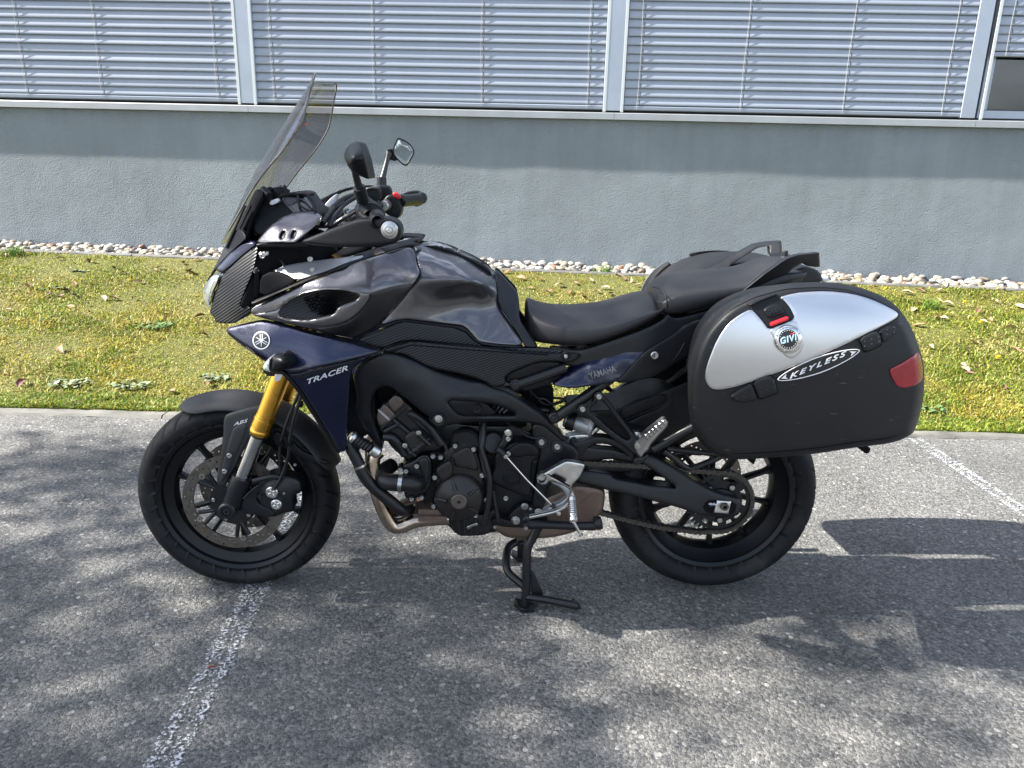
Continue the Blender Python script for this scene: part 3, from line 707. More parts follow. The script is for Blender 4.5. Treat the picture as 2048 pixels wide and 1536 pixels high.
def blind(a, c, zb, cords, ztop=TOPZ-.02, near=True):
    zb_ = zb
    V = []; prof = [(-.012, 0), (.022, -.002), (.029, .004), (.030, .026), (.020, .034), (-.012, .036)]; k = len(prof)
    V = [tuple(W(s, n+.002, zb_+z)) for s in (a, c) for n, z in prof]
    rail = mesh('window_blind', V, [(i, (i+1) % k, k+(i+1) % k, k+i) for i in range(k)]+[tuple(range(k))[::-1], tuple(range(k, 2*k))], MT['slat'], bld, 30)
    me = make_slat(a, c); z = zb_+.034+.036; i = 0
    while z < ztop:
        o = bpy.data.objects.new('slat', me); COL.objects.link(o); o.parent = rail; o.location = WB+Vector((0, 0, z))+WN*rng.normal(0, .0006); o.rotation_euler = (Matrix.Rotation(rng.normal(0, .02)+(.09 if rng.random() < .05 else 0), 3, WT) @ Matrix.Rotation(rng.normal(0, .0006), 3, WN)).to_euler()
        z += PITCH; i += 1
    nsl = i
    for sc_ in cords:
        P = []; zz = zb_+.006; wob = rng.uniform(0, 6)
        while zz < ztop: P.append(W(sc_-.012+.004*math.sin(zz*7+wob), .0345, zz)); zz += .12
        tube('blind_cord', MT['cord'], rail, P, .0016, seg=6, n=2)
        bm = bmesh.new()
        for i in range(nsl):
            z0 = zb_+.07+PITCH*i
            q = [W(sc_+.003, .0322, z0-.026), W(sc_+.010, .0322, z0-.026), W(sc_+.010, .0245, z0+.010), W(sc_+.003, .0245, z0+.010)]
            f = [bm.verts.new(p) for p in q]+[bm.verts.new(p-WN*.001) for p in q]
            for ix in ((0, 1, 2, 3), (7, 6, 5, 4), (0, 4, 5, 1), (1, 5, 6, 2), (2, 6, 7, 3), (3, 7, 4, 0)): bm.faces.new([f[u] for u in ix])
        me2 = bpy.data.meshes.new('ladder_tape'); bm.to_mesh(me2); bm.free(); link('ladder_tape', me2, MT['tape'], rail)['kind'] = 'stuff'
    return rail
bays = [(-8.32, -5.39, []), (-5.23, -2.325, [-4.21, -3.525, -2.49]), (-2.15, .862, [-1.995, -1.11, -.177, .735]), (1.046, 3.884, [1.17, 2.045, 2.905, 3.735]), (4.075, 6.94, [4.178, 5.1, 6.0, 6.8]), (7.12, 10.0, [])]
for i, (a, c, cs) in enumerate(bays):
    zb = 1.738 if i != 4 else 2.215
    if 0 < i < 5: blind(a, c, zb, cs)
    else: blind(a, c, 1.738, [a+.15, c-.15])
    for x0 in (a-.030, c+.004):
        if i == 3 and x0 > 2: continue
        wbox('guide_rail', MT['rail'], bld, x0, x0+.024, .0215, .040, SILLZ+.004, TOPZ-.01, .001)
# window frames and panes behind the blinds
for i, (a, c, cs) in enumerate(bays):
    for nm, q in (('bottom', (a-.02, c+.02, SILLZ+.014, SILLZ+.085)), ('side', (a-.02, a+.055, SILLZ+.086, TOPZ)), ('side', (c-.055, c+.02, SILLZ+.086, TOPZ))):
        wbox('window_frame', MT['alu'], bld, q[0], q[1], -.115, -.03, q[2], q[3], .004)
    wbox('glazing_gasket', MT['gasket'], bld, a+.056, c-.056, -.085, -.045, SILLZ+.086, SILLZ+.094, 0)
    p = wbox('window_pane', MT['pane'], bld, a+.056, c-.056, -.070, -.062, SILLZ+.095, TOPZ, 0)
    wbox('jamb_gap', MT['gasket'], bld, a-.02, c+.02, -.120, -.116, SILLZ+.0135, SILLZ+.03, 0)
wbox('window_frame', MT['gasket'], bld, -11.4, 10.1, -.055, -.029, SILLZ+.0125, SILLZ+.022, 0)
# post seen through the clear pane
wbox('room_post', MT['gasket'], bld, 4.40, 4.44, -.9, -.85, .97, TOPZ, 0)

# ================================================================== THE MOTORCYCLE
bike = empty('motorcycle', (.72, 0, 0)); tag(bike, 'dark blue and graphite sport touring motorcycle on its centre stand with silver hard cases', 'motorcycle')
AX1 = Vector((0, 0, .300)); AX2 = Vector((1.44, 0, .3302))
def smesh(name, V, F, mt, par, ang=35): return mesh(name, V, F, mt, par, ang)

# ---- wheels
def tyre(name, par, C, prof, seg, groove=None):
    """prof: (radius, half width) from bead to crown; groove(theta, a, R) -> depth"""
    half = catmull([(r, a) for r, a in prof], 6, False); half = [(float(r), float(a)) for r, a in half]
    ring = [(r, -a) for r, a in half]+[(r, a) for r, a in half[::-1][1:]]
    n = len(ring); V = []; F = []
    rr = np.array([r for r, a in ring]); aa = np.array([a for r, a in ring])
    for i in range(seg):
        th = 2*math.pi*i/seg; r = rr.copy()
        if groove is not None: r = r-groove(th, aa, rr)
        for k in range(n): V.append((C.x+r[k]*math.cos(th), C.y+aa[k], C.z+r[k]*math.sin(th)))
    for i in range(seg):
        j = (i+1) % seg
        for k in range(n-1): F.append((i*n+k, i*n+k+1, j*n+k+1, j*n+k))
    return mesh(name, V, F, MT['rubber'], par, 45)
def grooves(N, a0, a1, slope, wid, depth, R, alt=True):
    def f(th, a, r):
        d = np.zeros(len(a))
        for sgn in (-1, 1):
            for ph in ((0,) if not alt else (0, .5)):
                k = th*N/(2*math.pi)+ph+(.25 if sgn > 0 else 0)
                lo, hi = (a0, a1) if ph == 0 else (a0+(a1-a0)*.35, a1*1.06)
                x = (k-np.round(k-slope*(np.abs(a)-a0)*N/(2*math.pi))-slope*(np.abs(a)-a0)*N/(2*math.pi))*2*math.pi/N*R
                ok = (np.sign(a) == sgn) & (np.abs(a) > lo) & (np.abs(a) < hi)
                d = np.maximum(d, np.where(ok, depth*np.clip(1.35-np.abs(x)/wid, 0, 1), 0))
        return d
    return f
def spoke_mesh(r0, r1, w0, w1, d0, d1, mt, split=None):
    V = []; F = []; st = 10
    for i in range(st+1):
        t = i/st; r = r0+(r1-r0)*t; w_ = w0+(w1-w0)*t; d = d0+(d1-d0)*t
        if i == 0: w_ *= 1.5
        if i == st: w_ *= 1.9
        if i == st-1: w_ *= 1.15
        if i == 1: w_ *= 1.1
        for a, b_ in ((-1, -.55), (-.55, -1), (.55, -1), (1, -.55), (1, .55), (.55, 1), (-.55, 1), (-1, .55)): V.append((r, b_*d, a*w_))
    for i in range(st):
        for k in range(8): F.append((i*8+k, i*8+(k+1) % 8, (i+1)*8+(k+1) % 8, (i+1)*8+k))
    F += [tuple(range(8))[::-1], tuple(st*8+k for k in range(8))]
    me = bpy.data.meshes.new('spoke'); me.from_pydata(V, [], F); fin(me, 40); me.materials.append(mt); return me
def put(name, me, par, m):
    o = bpy.data.objects.new(name, me); COL.objects.link(o); o.parent = par; o.matrix_parent_inverse = WORLD(par).inverted(); o.matrix_basis = m; return o
def wheel_rim(par, C, R, hw, spokes, hubr, hubw, sw):
    # rim barrel: flange, bead seat, drop centre
    prof = [(R, -hw), (R+.003, -hw+.002), (R+.002, -hw+.006), (R-.010, -hw+.010), (R-.013, -hw+.020), (R-.042, -hw*.45), (R-.042, hw*.45), (R-.013, hw-.020), (R-.010, hw-.010), (R+.002, hw-.006), (R+.003, hw-.002), (R, hw),
            (R-.006, hw), (R-.016, hw-.006), (R-.020, hw-.016), (R-.046, hw*.45), (R-.054, 0), (R-.046, -hw*.45), (R-.020, -hw+.016), (R-.016, -hw+.006), (R-.006, -hw)]
    rim = lathe('rim', MT['rimblack'], par, prof, C, (0, 1, 0), 96, closed=True, ang=30)
    lathe('hub', MT['rimblack'], rim, [(.012, -hubw), (hubr*.8, -hubw), (hubr, -hubw+.008), (hubr*.72, -.012), (hubr*.72, .012), (hubr, hubw-.008), (hubr*.8, hubw), (.012, hubw)], C, (0, 1, 0), 40)
    me = spoke_mesh(hubr*.7, R-.050, sw*1.0, sw*.8, .020, .013, MT['rimblack'])
    for a in spokes:
        put('spoke', me, rim, Matrix.Translation(C) @ Matrix.Rotation(-R_(a), 4, 'Y'))
    return rim
fw = empty('front_wheel', AX1); fw.parent = bike; fw.matrix_parent_inverse = WORLD(bike).inverted()
tyre('tyre', fw, AX1, [(.2385, .0490), (.243, .0535), (.252, .0580), (.263, .0600), (.2745, .0555), (.284, .0465), (.2925, .034), (.298, .018), (.300, 0)], 600,
     grooves(17, .018, .056, 3.4, .0042, .0062, .30))
wheel_rim(fw, AX1, .2375, .0485, [18+36*i for i in range(10)], .040, .055, .0075)
rw = empty('rear_wheel', AX2); rw.parent = bike; rw.matrix_parent_inverse = WORLD(bike).inverted()
tyre('tyre', rw, AX2, [(.2385, .0725), (.245, .0800), (.257, .0875), (.272, .0905), (.287, .084), (.300, .067), (.309, .045), (.314, .022), (.3155, 0)], 600,
     grooves(15, .030, .082, 2.6, .0044, .0064, .315))
wheel_rim(rw, AX2, .2375, .0715, [20+72*i for i in range(5)]+[-14+72*i for i in range(5)], .052, .070, .0085)
box('balance_mark', MT['yellow'], rw, tuple(AX2+Vector((.1135, -.0860, .2385))), tuple(AX2+Vector((.1235, -.0800, .2460))), .001)

# ---- brake discs
def disc(par, C, y, r0, r1, th, mt, holes=True, name='brake_disc', wave=0):
    out = [(C.x+(r1+wave*math.cos(10*a))*math.cos(a), C.z+(r1+wave*math.cos(10*a))*math.sin(a)) for a in np.linspace(0, 2*math.pi, 121)[:-1]]
    inn = [(C.x+r0*math.cos(a), C.z+r0*math.sin(a)) for a in np.linspace(0, 2*math.pi, 81)[:-1]]
    H = [inn]
    if holes:
        for i in range(54):
            a = 2*math.pi*i/54; r = r0+(r1-r0)*(.24, .52, .80)[i % 3]; hr = .0033
            H.append([(C.x+r*math.cos(a)+hr*math.cos(b_), C.z+r*math.sin(a)+hr*math.sin(b_)) for b_ in np.linspace(0, 2*math.pi, 9)[:-1]])
    # outline already fine: no resampling finer than the holes
    loops = [out]+H; pts = []; ed = []
    for l in loops:
        s_ = len(pts); pts += l; ed += [(s_+i, s_+(i+1) % len(l)) for i in range(len(l))]
    r = delaunay_2d_cdt([Vector(p) for p in pts], ed, [], 0, 1e-7)
    V2 = np.array([tuple(v) for v in r[0]]); T = [tuple(f) for f in r[2]]; cx = np.array([V2[list(t_)].mean(0) for t_ in T])
    k = inside(out, cx[:, 0], cx[:, 1])
    for h in H: k &= ~inside(h, cx[:, 0], cx[:, 1])
    T = [t_ for t_, q in zip(T, k) if q]; n = len(V2); F = T+[tuple(i+n for i in t_[::-1]) for t_ in T]
    E = {(t_[i], t_[(i+1) % 3]) for t_ in T for i in range(3)}; F += [(a, a+n, b_+n, b_) for a, b_ in E if (b_, a) not in E]
    V = [(p[0], y-th/2, p[1]) for p in V2]+[(p[0], y+th/2, p[1]) for p in V2]
    return mesh(name, V, F, mt, par, 30)
for sg in (-1, 1):
    d = disc(fw, AX1, sg*.0665, .1165, .149, .0048, MT['disc'])
    # carrier: ring with arms to the disc
    lathe('disc_carrier', MT['engine'], d, [(.030, -.004), (.070, -.004), (.070, .004), (.030, .004)], AX1+Vector((0, sg*.064, 0)), (0, 1, 0), 48, closed=True)
    for i in range(5):
        a = R_(-8+72*i)
        for da in (-.17, .17):
            P = AX1+Vector((.066*math.cos(a+da*.3), sg*.064, .066*math.sin(a+da*.3))); Q = AX1+Vector((.112*math.cos(a+da), sg*.0665, .112*math.sin(a+da)))
            tube('carrier_arm', MT['engine'], d, [P, Q], .0065, seg=8)
    for i in range(10):
        a = R_(-8+36*i); P = AX1+Vector((.1175*math.cos(a), sg*.070, .1175*math.sin(a)))
        if i % 2 == 0: lathe('disc_button', MT['bolt'], d, [(.0035, -.002), (.0035, .001), (.0085, .001), (.0085, -.002)], P, (0, sg, 0), 18)
    for i in range(5):
        a = R_(28+72*i); bolt(AX1+Vector((.058*math.cos(a), sg*.070, .058*math.sin(a))), .0058, MT['bolt'], d, (0, sg, 0))
rd = disc(rw, AX2, .088, .085, .1225, .005, MT['disc'])

# ---- fork: two legs (gold outer tube, chromed slider, black casting)
def fork(sg):
    Y = .105*sg
    p0 = at(*FC(1082, -30), -.105); p1 = at(*FC(932, 385), -.105); p2 = at(*FC(795, 760), -.105); p3 = at(*FC(692, 985), -.105)
    f = lambda p: Vector((p.x, Y, p.z))
    u = (p3-p0); u = Vector((u.x, 0, u.z)).normalized(); A = p3-u*.62
    onl = lambda q: f(A+u*((q-A).dot(u)))
    leg = cyl('fork_leg', MT['gold'], bike, onl(p0-u*.30), onl(p1), .0255, seg=40, bev=.002)
    c0 = onl(p1)
    lathe('collar', MT['gold'], leg, [(.0250, -.03), (.0268, -.028), (.0268, -.022), (.0285, -.020), (.0292, 0), (.0292, .012), (.0282, .013), (.0292, .0145), (.0292, .026), (.027, .030), (.020, .030)], c0, u, 40)
    lathe('dust_seal', MT['hose'], leg, [(.0275, .028), (.0275, .034), (.021, .038), (.020, .038)], c0, u, 36)
    cyl('slider', MT['chrome'], leg, c0, onl(p2)+u*.02, .0205, seg=40, bev=.001)
    c = onl(p2)
    lathe('fork_foot', MT['frame'], leg, [(.0205, -.006), (.0275, -.006), (.0285, 0), (.0285, .045), (.026, .055), (.025, .085), (.022, .10), (0, .115)], c, u, 36)
    a = Vector((AX1.x, Y, AX1.z))
    lathe('axle_boss', MT['frame'], leg, [(0, -.024), (.022, -.024), (.025, -.02), (.025, .024), (.021, .028), (.0135, .028), (.0125, .022), (0, .022)], a, (0, sg, 0), 32)
    lathe('axle_end', MT['blackbolt'], leg, [(.0055, .0225), (.0055, .0265), (.0115, .0265), (.0115, .0225)], a, (0, sg, 0), 6)
    tube('foot_web', MT['frame'], leg, [c+u*.07, a], [.021, .019], seg=16)
    return leg
fl = fork(-1); fr = fork(1)
cyl('front_axle', MT['frame'], bike, AX1+Vector((0, -.1, 0)), AX1+Vector((0, .1, 0)), .0115)
# triple clamps and steering stem
for z0, x0, nm in ((.925, .262, 'upper_clamp'), (.725, .178, 'lower_clamp')):
    box(nm, MT['frame'], bike, (x0-.045, -.135, z0-.018), (x0+.045, .135, z0+.018), .008)
cyl('steering_stem', MT['frame'], bike, (.245, 0, .70), (.335, 0, .93), .03)
# small sticker on the near gold tube
skin('sticker', MT['silverprint'], fl, FC([(1010, 45), (1030, 15), (1060, 10), (1062, 45), (1045, 75), (1005, 80)]), -.1335, edge=1, depth=.0002, thick=.004, step=3)

# ---- front mudguard: a shell over the tyre plus side stays
def mudguard():
    rows = []
    for i in range(29):
        th = R_(120-101*i/28)
        w_ = .074; R = .319
        e = 1 if 3 < i < 26 else ((.12, .50, .78, .93)[i] if i <= 3 else .75+.25*(28-i)/2)
        row = []
        for k in range(-6, 7):
            t_ = k/6; a = w_*e*math.sin(t_*1.35)/math.sin(1.35); drop = .032*(1-math.cos(t_*1.35))/(1-math.cos(1.35))*(e**1.3)
            r = R-drop+(.006 if abs(k) <= 1 else 0)-(.010 if i in (0,) else 0)
            row.append((AX1.x+r*math.cos(th), a, AX1.z+r*math.sin(th)))
        rows.append(row)
    return loft('front_mudguard', MT['mudguard'], bike, rows, sub=1, thick=.004)
mg = mudguard()
Ym = [(660, 300, -.088), (900, 250, -.090), (640, 560, -.097), (760, 620, -.100), (640, 800, -.100), (730, 400, -.094), (880, 380, -.098)]
skin('mudguard_stay', MT['mudguard'], mg, FC([(655, 325), (700, 300), (880, 253), (922, 257), (905, 305), (868, 400), (790, 560), (715, 720), (690, 745), (672, 808), (640, 812), (600, 788), (622, 640), (638, 560), (652, 460)]), [(*FC(a, b), c) for a, b, c in Ym], edge=7, depth=.006, thick=.010, step=5)
# creased outer rib on the stay
skin('stay_rib', MT['mudguard'], mg, FC([(722, 392), (830, 372), (800, 470), (720, 640), (680, 740), (640, 790), (625, 775), (650, 640), (690, 500)]), [(*FC(a, b), c) for a, b, c in Ym], edge=6, depth=.005, thick=.006, step=5, off=-.004)
letters('abs_mark', 'ABS', FC(722, 391), FC(828, 362), 6.4, lambda x, y: tps([(*FC(a, b), c) for a, b, c in Ym])(x, y), MT['white'], mg, shear=.45, off=-.0052)
for p in ((694, 597), (661, 708)): bolt(at(*FC(*p), -.108), .0075, MT['bolt'], mg)
# inner rear edge of the mudguard
skin('mudguard_side', MT['plastic'], mg, FC([(1000, 420), (1110, 470), (1190, 560), (1290, 605), (1375, 640), (1420, 655), (1300, 660), (1180, 610), (1080, 540), (1000, 520)]), -.072, edge=3, depth=.003, thick=.006, step=6)
skin('mudguard_stay', MT['plastic'], mg, [(x, y) for x, y in FC([(655, 325), (880, 253), (905, 305), (868, 400), (715, 720), (640, 812), (600, 788), (652, 460)])], .10, edge=3, depth=.003, thick=.006, step=8).hide_render = False

# ---- caliper, its bracket, hoses
cal = skin('brake_caliper', MT['engine'], fl, FC([(905, 755), (1010, 715), (1110, 735), (1190, 760), (1205, 850), (1135, 880), (1150, 985), (1070, 1000), (1000, 1030), (930, 1000), (890, 930), (865, 850)]), [(*FC(1000, 860), -.118), (*FC(900, 900), -.104), (*FC(1180, 820), -.104), (*FC(1000, 720), -.100), (*FC(1060, 1000), -.104)], edge=9, depth=.012, thick=.04, step=5)
skin('caliper_bracket', MT['frame'], fl, FC([(770, 930), (830, 850), (930, 760), (985, 745), (1010, 790), (900, 850), (880, 920), (1000, 985), (1020, 1015), (960, 1030), (850, 1000), (780, 985)]), -.108, edge=4, depth=.005, thick=.02, step=5)
for (x, y), r in (((990, 855), .0178), ((1021, 940), .0158)):
    c = lathe('piston_cap', MT['silver'], cal, [(0, .004), (.004, .0035), (r-.003, .004), (r, .001), (r, -.01)], at(*FC(x, y), -.123), (0, -1, 0), 28)
    for k in range(4):
        a = k*math.pi/2+.5; tube('cap_rib', MT['silver'], c, [at(*FC(x, y), -.1265)+Vector((r*.25*math.cos(a), 0, r*.25*math.sin(a))), at(*FC(x, y), -.1265)+Vector((r*.62*math.cos(a), 0, r*.62*math.sin(a)))], .0022, seg=6)
for p, r in (((903, 884), .005), ((1152, 662), .004), ((1075, 862), .004)): bolt(at(*FC(*p), -.118), r, MT['blackbolt'] if r > .0045 else MT['bolt'], cal)
cyl('banjo_bolt', MT['blackbolt'], cal, at(*FC(1008, 825), -.128), at(*FC(1008, 825), -.110), .0075)
ptube('pad_pin', MT['pipe'], cal, [(*FC(860, 775), -.116), (*FC(990, 745), -.116), (*FC(1050, 750), -.113)], .0085)
for P, r in (([(1185, 150, -.14), (1120, 300, -.135), (1075, 430, -.13), (1048, 540, -.122), (1045, 640, -.120), (1050, 720, -.118)], .0045),
             ([(1195, 180, -.15), (1150, 330, -.145), (1118, 470, -.135), (1105, 600, -.13), (1075, 700, -.128), (1040, 780, -.128), (1008, 825, -.127)], .0048),
             ([(1190, 120, -.13), (1165, 300, -.13), (1120, 440, -.125)], .0036)):
    ptube('brake_hose', MT['hose'], bike, [(*FC(a, b), c) for a, b, c in P], r, seg=10)
for p in ((1052, 525), (1112, 520), (1183, 246)):
    x, y = FC(*p); box('hose_clip', MT['dark'], bike, tuple(at(x-5, y+5, -.138)), tuple(at(x+5, y-5, -.138)+Vector((0, .02, 0))), .002)
ptube('speed_sensor_lead', MT['hose'], fl, [(*FC(790, 900), -.125), (*FC(850, 840), -.12), (*FC(905, 800), -.115)], .003)

# ---- screen
wr = [  # z, half width at the edge, X at the edge, X on the centre line, z on the centre line
    (1.060, .150, .055, .020, 1.050), (1.100, .160, .082, .040, 1.092), (1.150, .168, .117, .070, 1.146), (1.200, .172, .150, .098, 1.200), (1.250, .173, .190, .128, 1.252),
    (1.302, .170, .236, .162, 1.306), (1.357, .164, .276, .200, 1.362), (1.400, .155, .292, .232, 1.405), (1.440, .146, .303, .258, 1.440), (1.480, .134, .314, .284, 1.472)]
rows = []
for z, wd, xe, xc, zc in wr:
    rows.append([(xc+(xe-xc)*abs(k/7)**1.9, wd*k/7, zc+(z-zc)*abs(k/7)**2) for k in range(-7, 8)])
scr = loft('windscreen', MT['screen'], bike, rows, sub=2, thick=.0035)
# darker edge lip
E1 = [r[0] for r in rows[1:]]+rows[-1][1:-1]+[r[-1] for r in rows[1:][::-1]]
MT['screenedge'] = mat('screen edge', (.045, .040, .038), .15, coat=1.)
tube('screen_edge', MT['screenedge'], scr, E1, .0022, seg=6, n=3)
# black carrier under the screen
rows2 = [[(xc+.018+(xe-xc)*abs(k/5)**1.9, wd*.62*k/5, zc+(z-zc)*abs(k/5)**2*.4) for k in range(-5, 6)] for z, wd, xe, xc, zc in wr[:4]]
loft('screen_carrier', MT['dark'], bike, rows2, sub=1, thick=.006)
for y in (-.075, .075):
    tube('screen_bracket', MT['plastic'], bike, [(.085, y, 1.03), (.112, y, 1.12), (.150, y, 1.185), (.172, y*.9, 1.205)], [.012, .011, .009, .006], seg=8)
    cyl('screen_knob', MT['plastic'], bike, (.150, y, 1.200), (.172, y*1.25, 1.185), .011, seg=14)
for k in range(3):     # guide rods of the adjustable screen
    tube('guide_rod', MT['pipe'], bike, [(.052+.006*k, -.10+.02*k, 1.05), (.110+.008*k, -.10+.02*k, 1.160)], .0035, seg=6)

# ---- instruments behind the screen
skin('instrument_housing', MT['plastic'], bike, FA([(480, 1180), (560, 1060), (610, 1090), (640, 1120), (720, 1100), (840, 1095), (900, 1180), (970, 1260), (985, 1330), (900, 1380), (760, 1330), (560, 1420), (470, 1450), (430, 1400), (430, 1320)]), [(*FA(700, 1150), -.06), (*FA(500, 1300), -.075), (*FA(900, 1250), -.07)], edge=6, depth=.012, thick=.15, step=6)
skin('instrument_face', mat('dark display', (.012, .014, .016), .12, coat=1.), bike, FA([(660, 1120), (840, 1098), (935, 1235), (790, 1275), (690, 1175)]), [(*FA(700, 1150), -.062), (*FA(900, 1230), -.066), (*FA(800, 1260), -.075)], edge=2, depth=.002, thick=.01, step=6, off=-.010)
skin('instrument_visor', MT['plastic'], bike, FA([(640, 1105), (720, 1085), (800, 1085), (850, 1100), (845, 1115), (720, 1110), (650, 1140)]), -.07, edge=2, depth=.002, thick=.15, step=6)
skin('power_socket', MT['white'], bike, FA([(565, 1160), (635, 1130), (648, 1165), (580, 1195)]), -.085, edge=1.5, depth=.003, thick=.02, step=4)
skin('device_clamp', MT['dark'], bike, FA([(545, 1080), (590, 1038), (640, 1110), (600, 1150)]), -.06, edge=2, depth=.003, thick=.12, step=5)
for P in ([(795, 1095, -.08), (870, 1100, -.09), (930, 1170, -.09), (955, 1250, -.09)], [(800, 1110, -.08), (810, 1180, -.09), (880, 1230, -.09), (950, 1260, -.09)]):
    ptube('instrument_cable', MT['hose'], bike, [(*FA(a, b), c) for a, b, c in P], .003, seg=8)

# ---- mirrors
def mirror(near):
    if near:
        st = ptube('mirror_stem', MT['blackbolt'], bike, [(*FA(1330, 1130), -.335), (*FA(1300, 1030), -.355), (*FA(1272, 930), -.375), (*FA(1262, 860), -.390)], [.011, .009, .0075, .0085])
        cyl('stem_base', MT['frame'], st, at(*FA(1338, 1160), -.33), at(*FA(1303, 1040), -.352), .0145)
        sh = skin('mirror_shell', MT['plastic'], bike, FA([(1177, 790), (1190, 735), (1225, 695), (1265, 672), (1290, 667), (1312, 690), (1350, 800), (1375, 900), (1389, 972), (1370, 976), (1300, 945), (1232, 905), (1203, 850)]), [(*FA(1180, 790), -.435), (*FA(1290, 668), -.42), (*FA(1388, 972), -.42), (*FA(1250, 800), -.485), (*FA(1300, 850), -.475)], edge=5, depth=.008, thick=.09, step=4, rnd=2)
        skin('mirror_seam', MT['dark'], sh, FA([(1205, 862), (1300, 822), (1340, 815), (1342, 822), (1300, 830), (1207, 870)]), [(*FA(1180, 790), -.435), (*FA(1290, 668), -.42), (*FA(1388, 972), -.42), (*FA(1250, 800), -.485), (*FA(1300, 850), -.475)], edge=1, depth=.001, thick=.004, step=3, off=-.0022)
    else:
        st = ptube('mirror_stem', MT['blackbolt'], bike, [(*FA(1488, 1000), .335), (*FA(1505, 930), .345), (*FA(1530, 830), .36), (*FA(1548, 760), .37)], [.011, .009, .0075, .010])
        cyl('stem_base', MT['frame'], st, at(*FA(1486, 1130), .33), at(*FA(1488, 960), .336), .0155)
        out = FA([(1612, 640), (1640, 636), (1718, 678), (1757, 735), (1757, 772), (1712, 850), (1692, 871), (1662, 862), (1605, 808), (1577, 762), (1580, 715)])
        sh = skin('mirror_shell', MT['plastic'], bike, out, [(*FA(1580, 740), .375), (*FA(1757, 750), .490), (*FA(1660, 860), .424)], edge=3, depth=.004, thick=.035, step=4, rnd=2, taper=.75)
        inn = [(out[i][0]+(FA(1668, 752)[0]-out[i][0])*.13, out[i][1]+(FA(1668, 752)[1]-out[i][1])*.13) for i in range(len(out))]
        skin('mirror_glass', MT['mirror'], sh, inn, [(*FA(1580, 740), .375), (*FA(1757, 750), .490), (*FA(1660, 860), .424)], edge=1, depth=.001, thick=.003, step=5, rnd=2, off=-.0022)
        skin('mirror_arm', MT['plastic'], sh, FA([(1512, 770), (1530, 735), (1575, 722), (1585, 790), (1620, 815), (1590, 830), (1560, 815), (1545, 830), (1515, 825)]), [(*FA(1520, 780), .37), (*FA(1600, 800), .39)], edge=3, depth=.006, thick=.03, step=4)
mirror(True); mirror(False)

# ---- handlebar, grips, switchgear
bar = ptube('handlebar', MT['pipe'], bike, [(*FA(1480, 1300), -.37), (*FA(1380, 1290), -.27), (*FA(1260, 1300), -.15), (*FA(1240, 1280), -.07), (*FA(1250, 1265), .0), (*FA(1290, 1240), .07), (*FA(1380, 1200), .15), (*FA(1510, 1180), .25), (*FA(1640, 1150), .36)], .0115, seg=14)
lathe('grip_flange', MT['plastic'], bar, [(.012, -.02), (.030, -.02), (.034, -.012), (.034, .006), (.022, .012), (.0175, .016)], at(*FA(1400, 1290), -.33), (.12, -1, -.02), 28)
lathe('switch_housing', MT['plastic'], bar, [(.012, -.035), (.026, -.035), (.030, -.028), (.030, .020), (.026, .026), (.012, .026)], at(*FA(1395, 1275), -.285), (.12, -1, -.02), 24)
lathe('grip', MT['hose'], bar, [(.0115, -.06), (.0165, -.06), (.0175, -.05), (.0165, .04), (.0175, .055), (.0115, .06)], at(*FA(1450, 1300), -.40), (.15, -1, -.02), 24)
for r, a0, mt in ((.019, .000, 'bolt'), (.014, .006, 'bolt'), (.0065, .010, 'silver')):
    lathe('bar_end_weight', MT[mt], bar, [(0, -.012), (r, -.012), (r, a0-.001), (r-.0015, a0), (r*.55, a0), (r*.5, a0-.002), (0, a0-.002)], at(*FA(1553, 1394), -.468), (0, -1, 0), 28)
# far side: kill switch housing, grip, lever, reservoir
skin('switch_housing', MT['plastic'], bar, FA([(1490, 1160), (1540, 1100), (1600, 1105), (1640, 1160), (1655, 1230), (1630, 1295), (1590, 1300), (1540, 1270), (1500, 1240)]), .27, edge=4, depth=.008, thick=.06, step=5)
skin('kill_switch', MT['red'], bar, FA([(1575, 1095), (1600, 1080), (1640, 1105), (1645, 1135), (1615, 1140), (1590, 1125)]), .262, edge=2, depth=.003, thick=.014, step=3)
ptube('grip', MT['hose'], bar, [(*FA(1640, 1155), .31), (*FA(1720, 1148), .38), (*FA(1790, 1140), .44)], [.020, .019, .0195])
skin('bar_guard', MT['plastic'], bar, FA([(1640, 1105), (1690, 1080), (1760, 1068), (1810, 1080), (1838, 1120), (1838, 1160), (1815, 1190), (1760, 1205), (1730, 1170), (1700, 1120)]), [(*FA(1650, 1100), .40), (*FA(1830, 1140), .47)], edge=4, depth=.012, thick=.03, step=5)
lathe('bar_end_weight', MT['blackbolt'], bar, [(0, -.01), (.019, -.01), (.019, .008), (.014, .012), (0, .012)], at(*FA(1812, 1130), .455), (.3, -.9, 0), 20)
cyl('throttle_tube', MT['silver'], bar, at(*FA(1500, 1195), .22), at(*FA(1530, 1185), .26), .016)
skin('fluid_reservoir', MT['plastic'], bar, FA([(1340, 1060), (1400, 1040), (1460, 1050), (1480, 1090), (1470, 1150), (1440, 1160), (1350, 1130)]), .20, edge=3, depth=.006, thick=.05, step=5)
skin('reservoir_cap', MT['hose'], bar, FA([(1345, 1058), (1400, 1038), (1462, 1048), (1455, 1068), (1400, 1064), (1350, 1078)]), .195, edge=2, depth=.004, thick=.06, step=4)
skin('bar_clamp', MT['plastic'], bar, FA([(1445, 1020), (1540, 1030), (1560, 1060), (1565, 1110), (1500, 1160), (1450, 1150), (1470, 1090)]), .29, edge=3, depth=.006, thick=.04, step=5)
ptube('brake_lever', MT['pipe'], bar, [(*FA(1450, 1100), .24), (*FA(1400, 1100), .30), (*FA(1440, 1110), .38), (*FA(1560, 1120), .44)], [.008, .007, .006, .007])
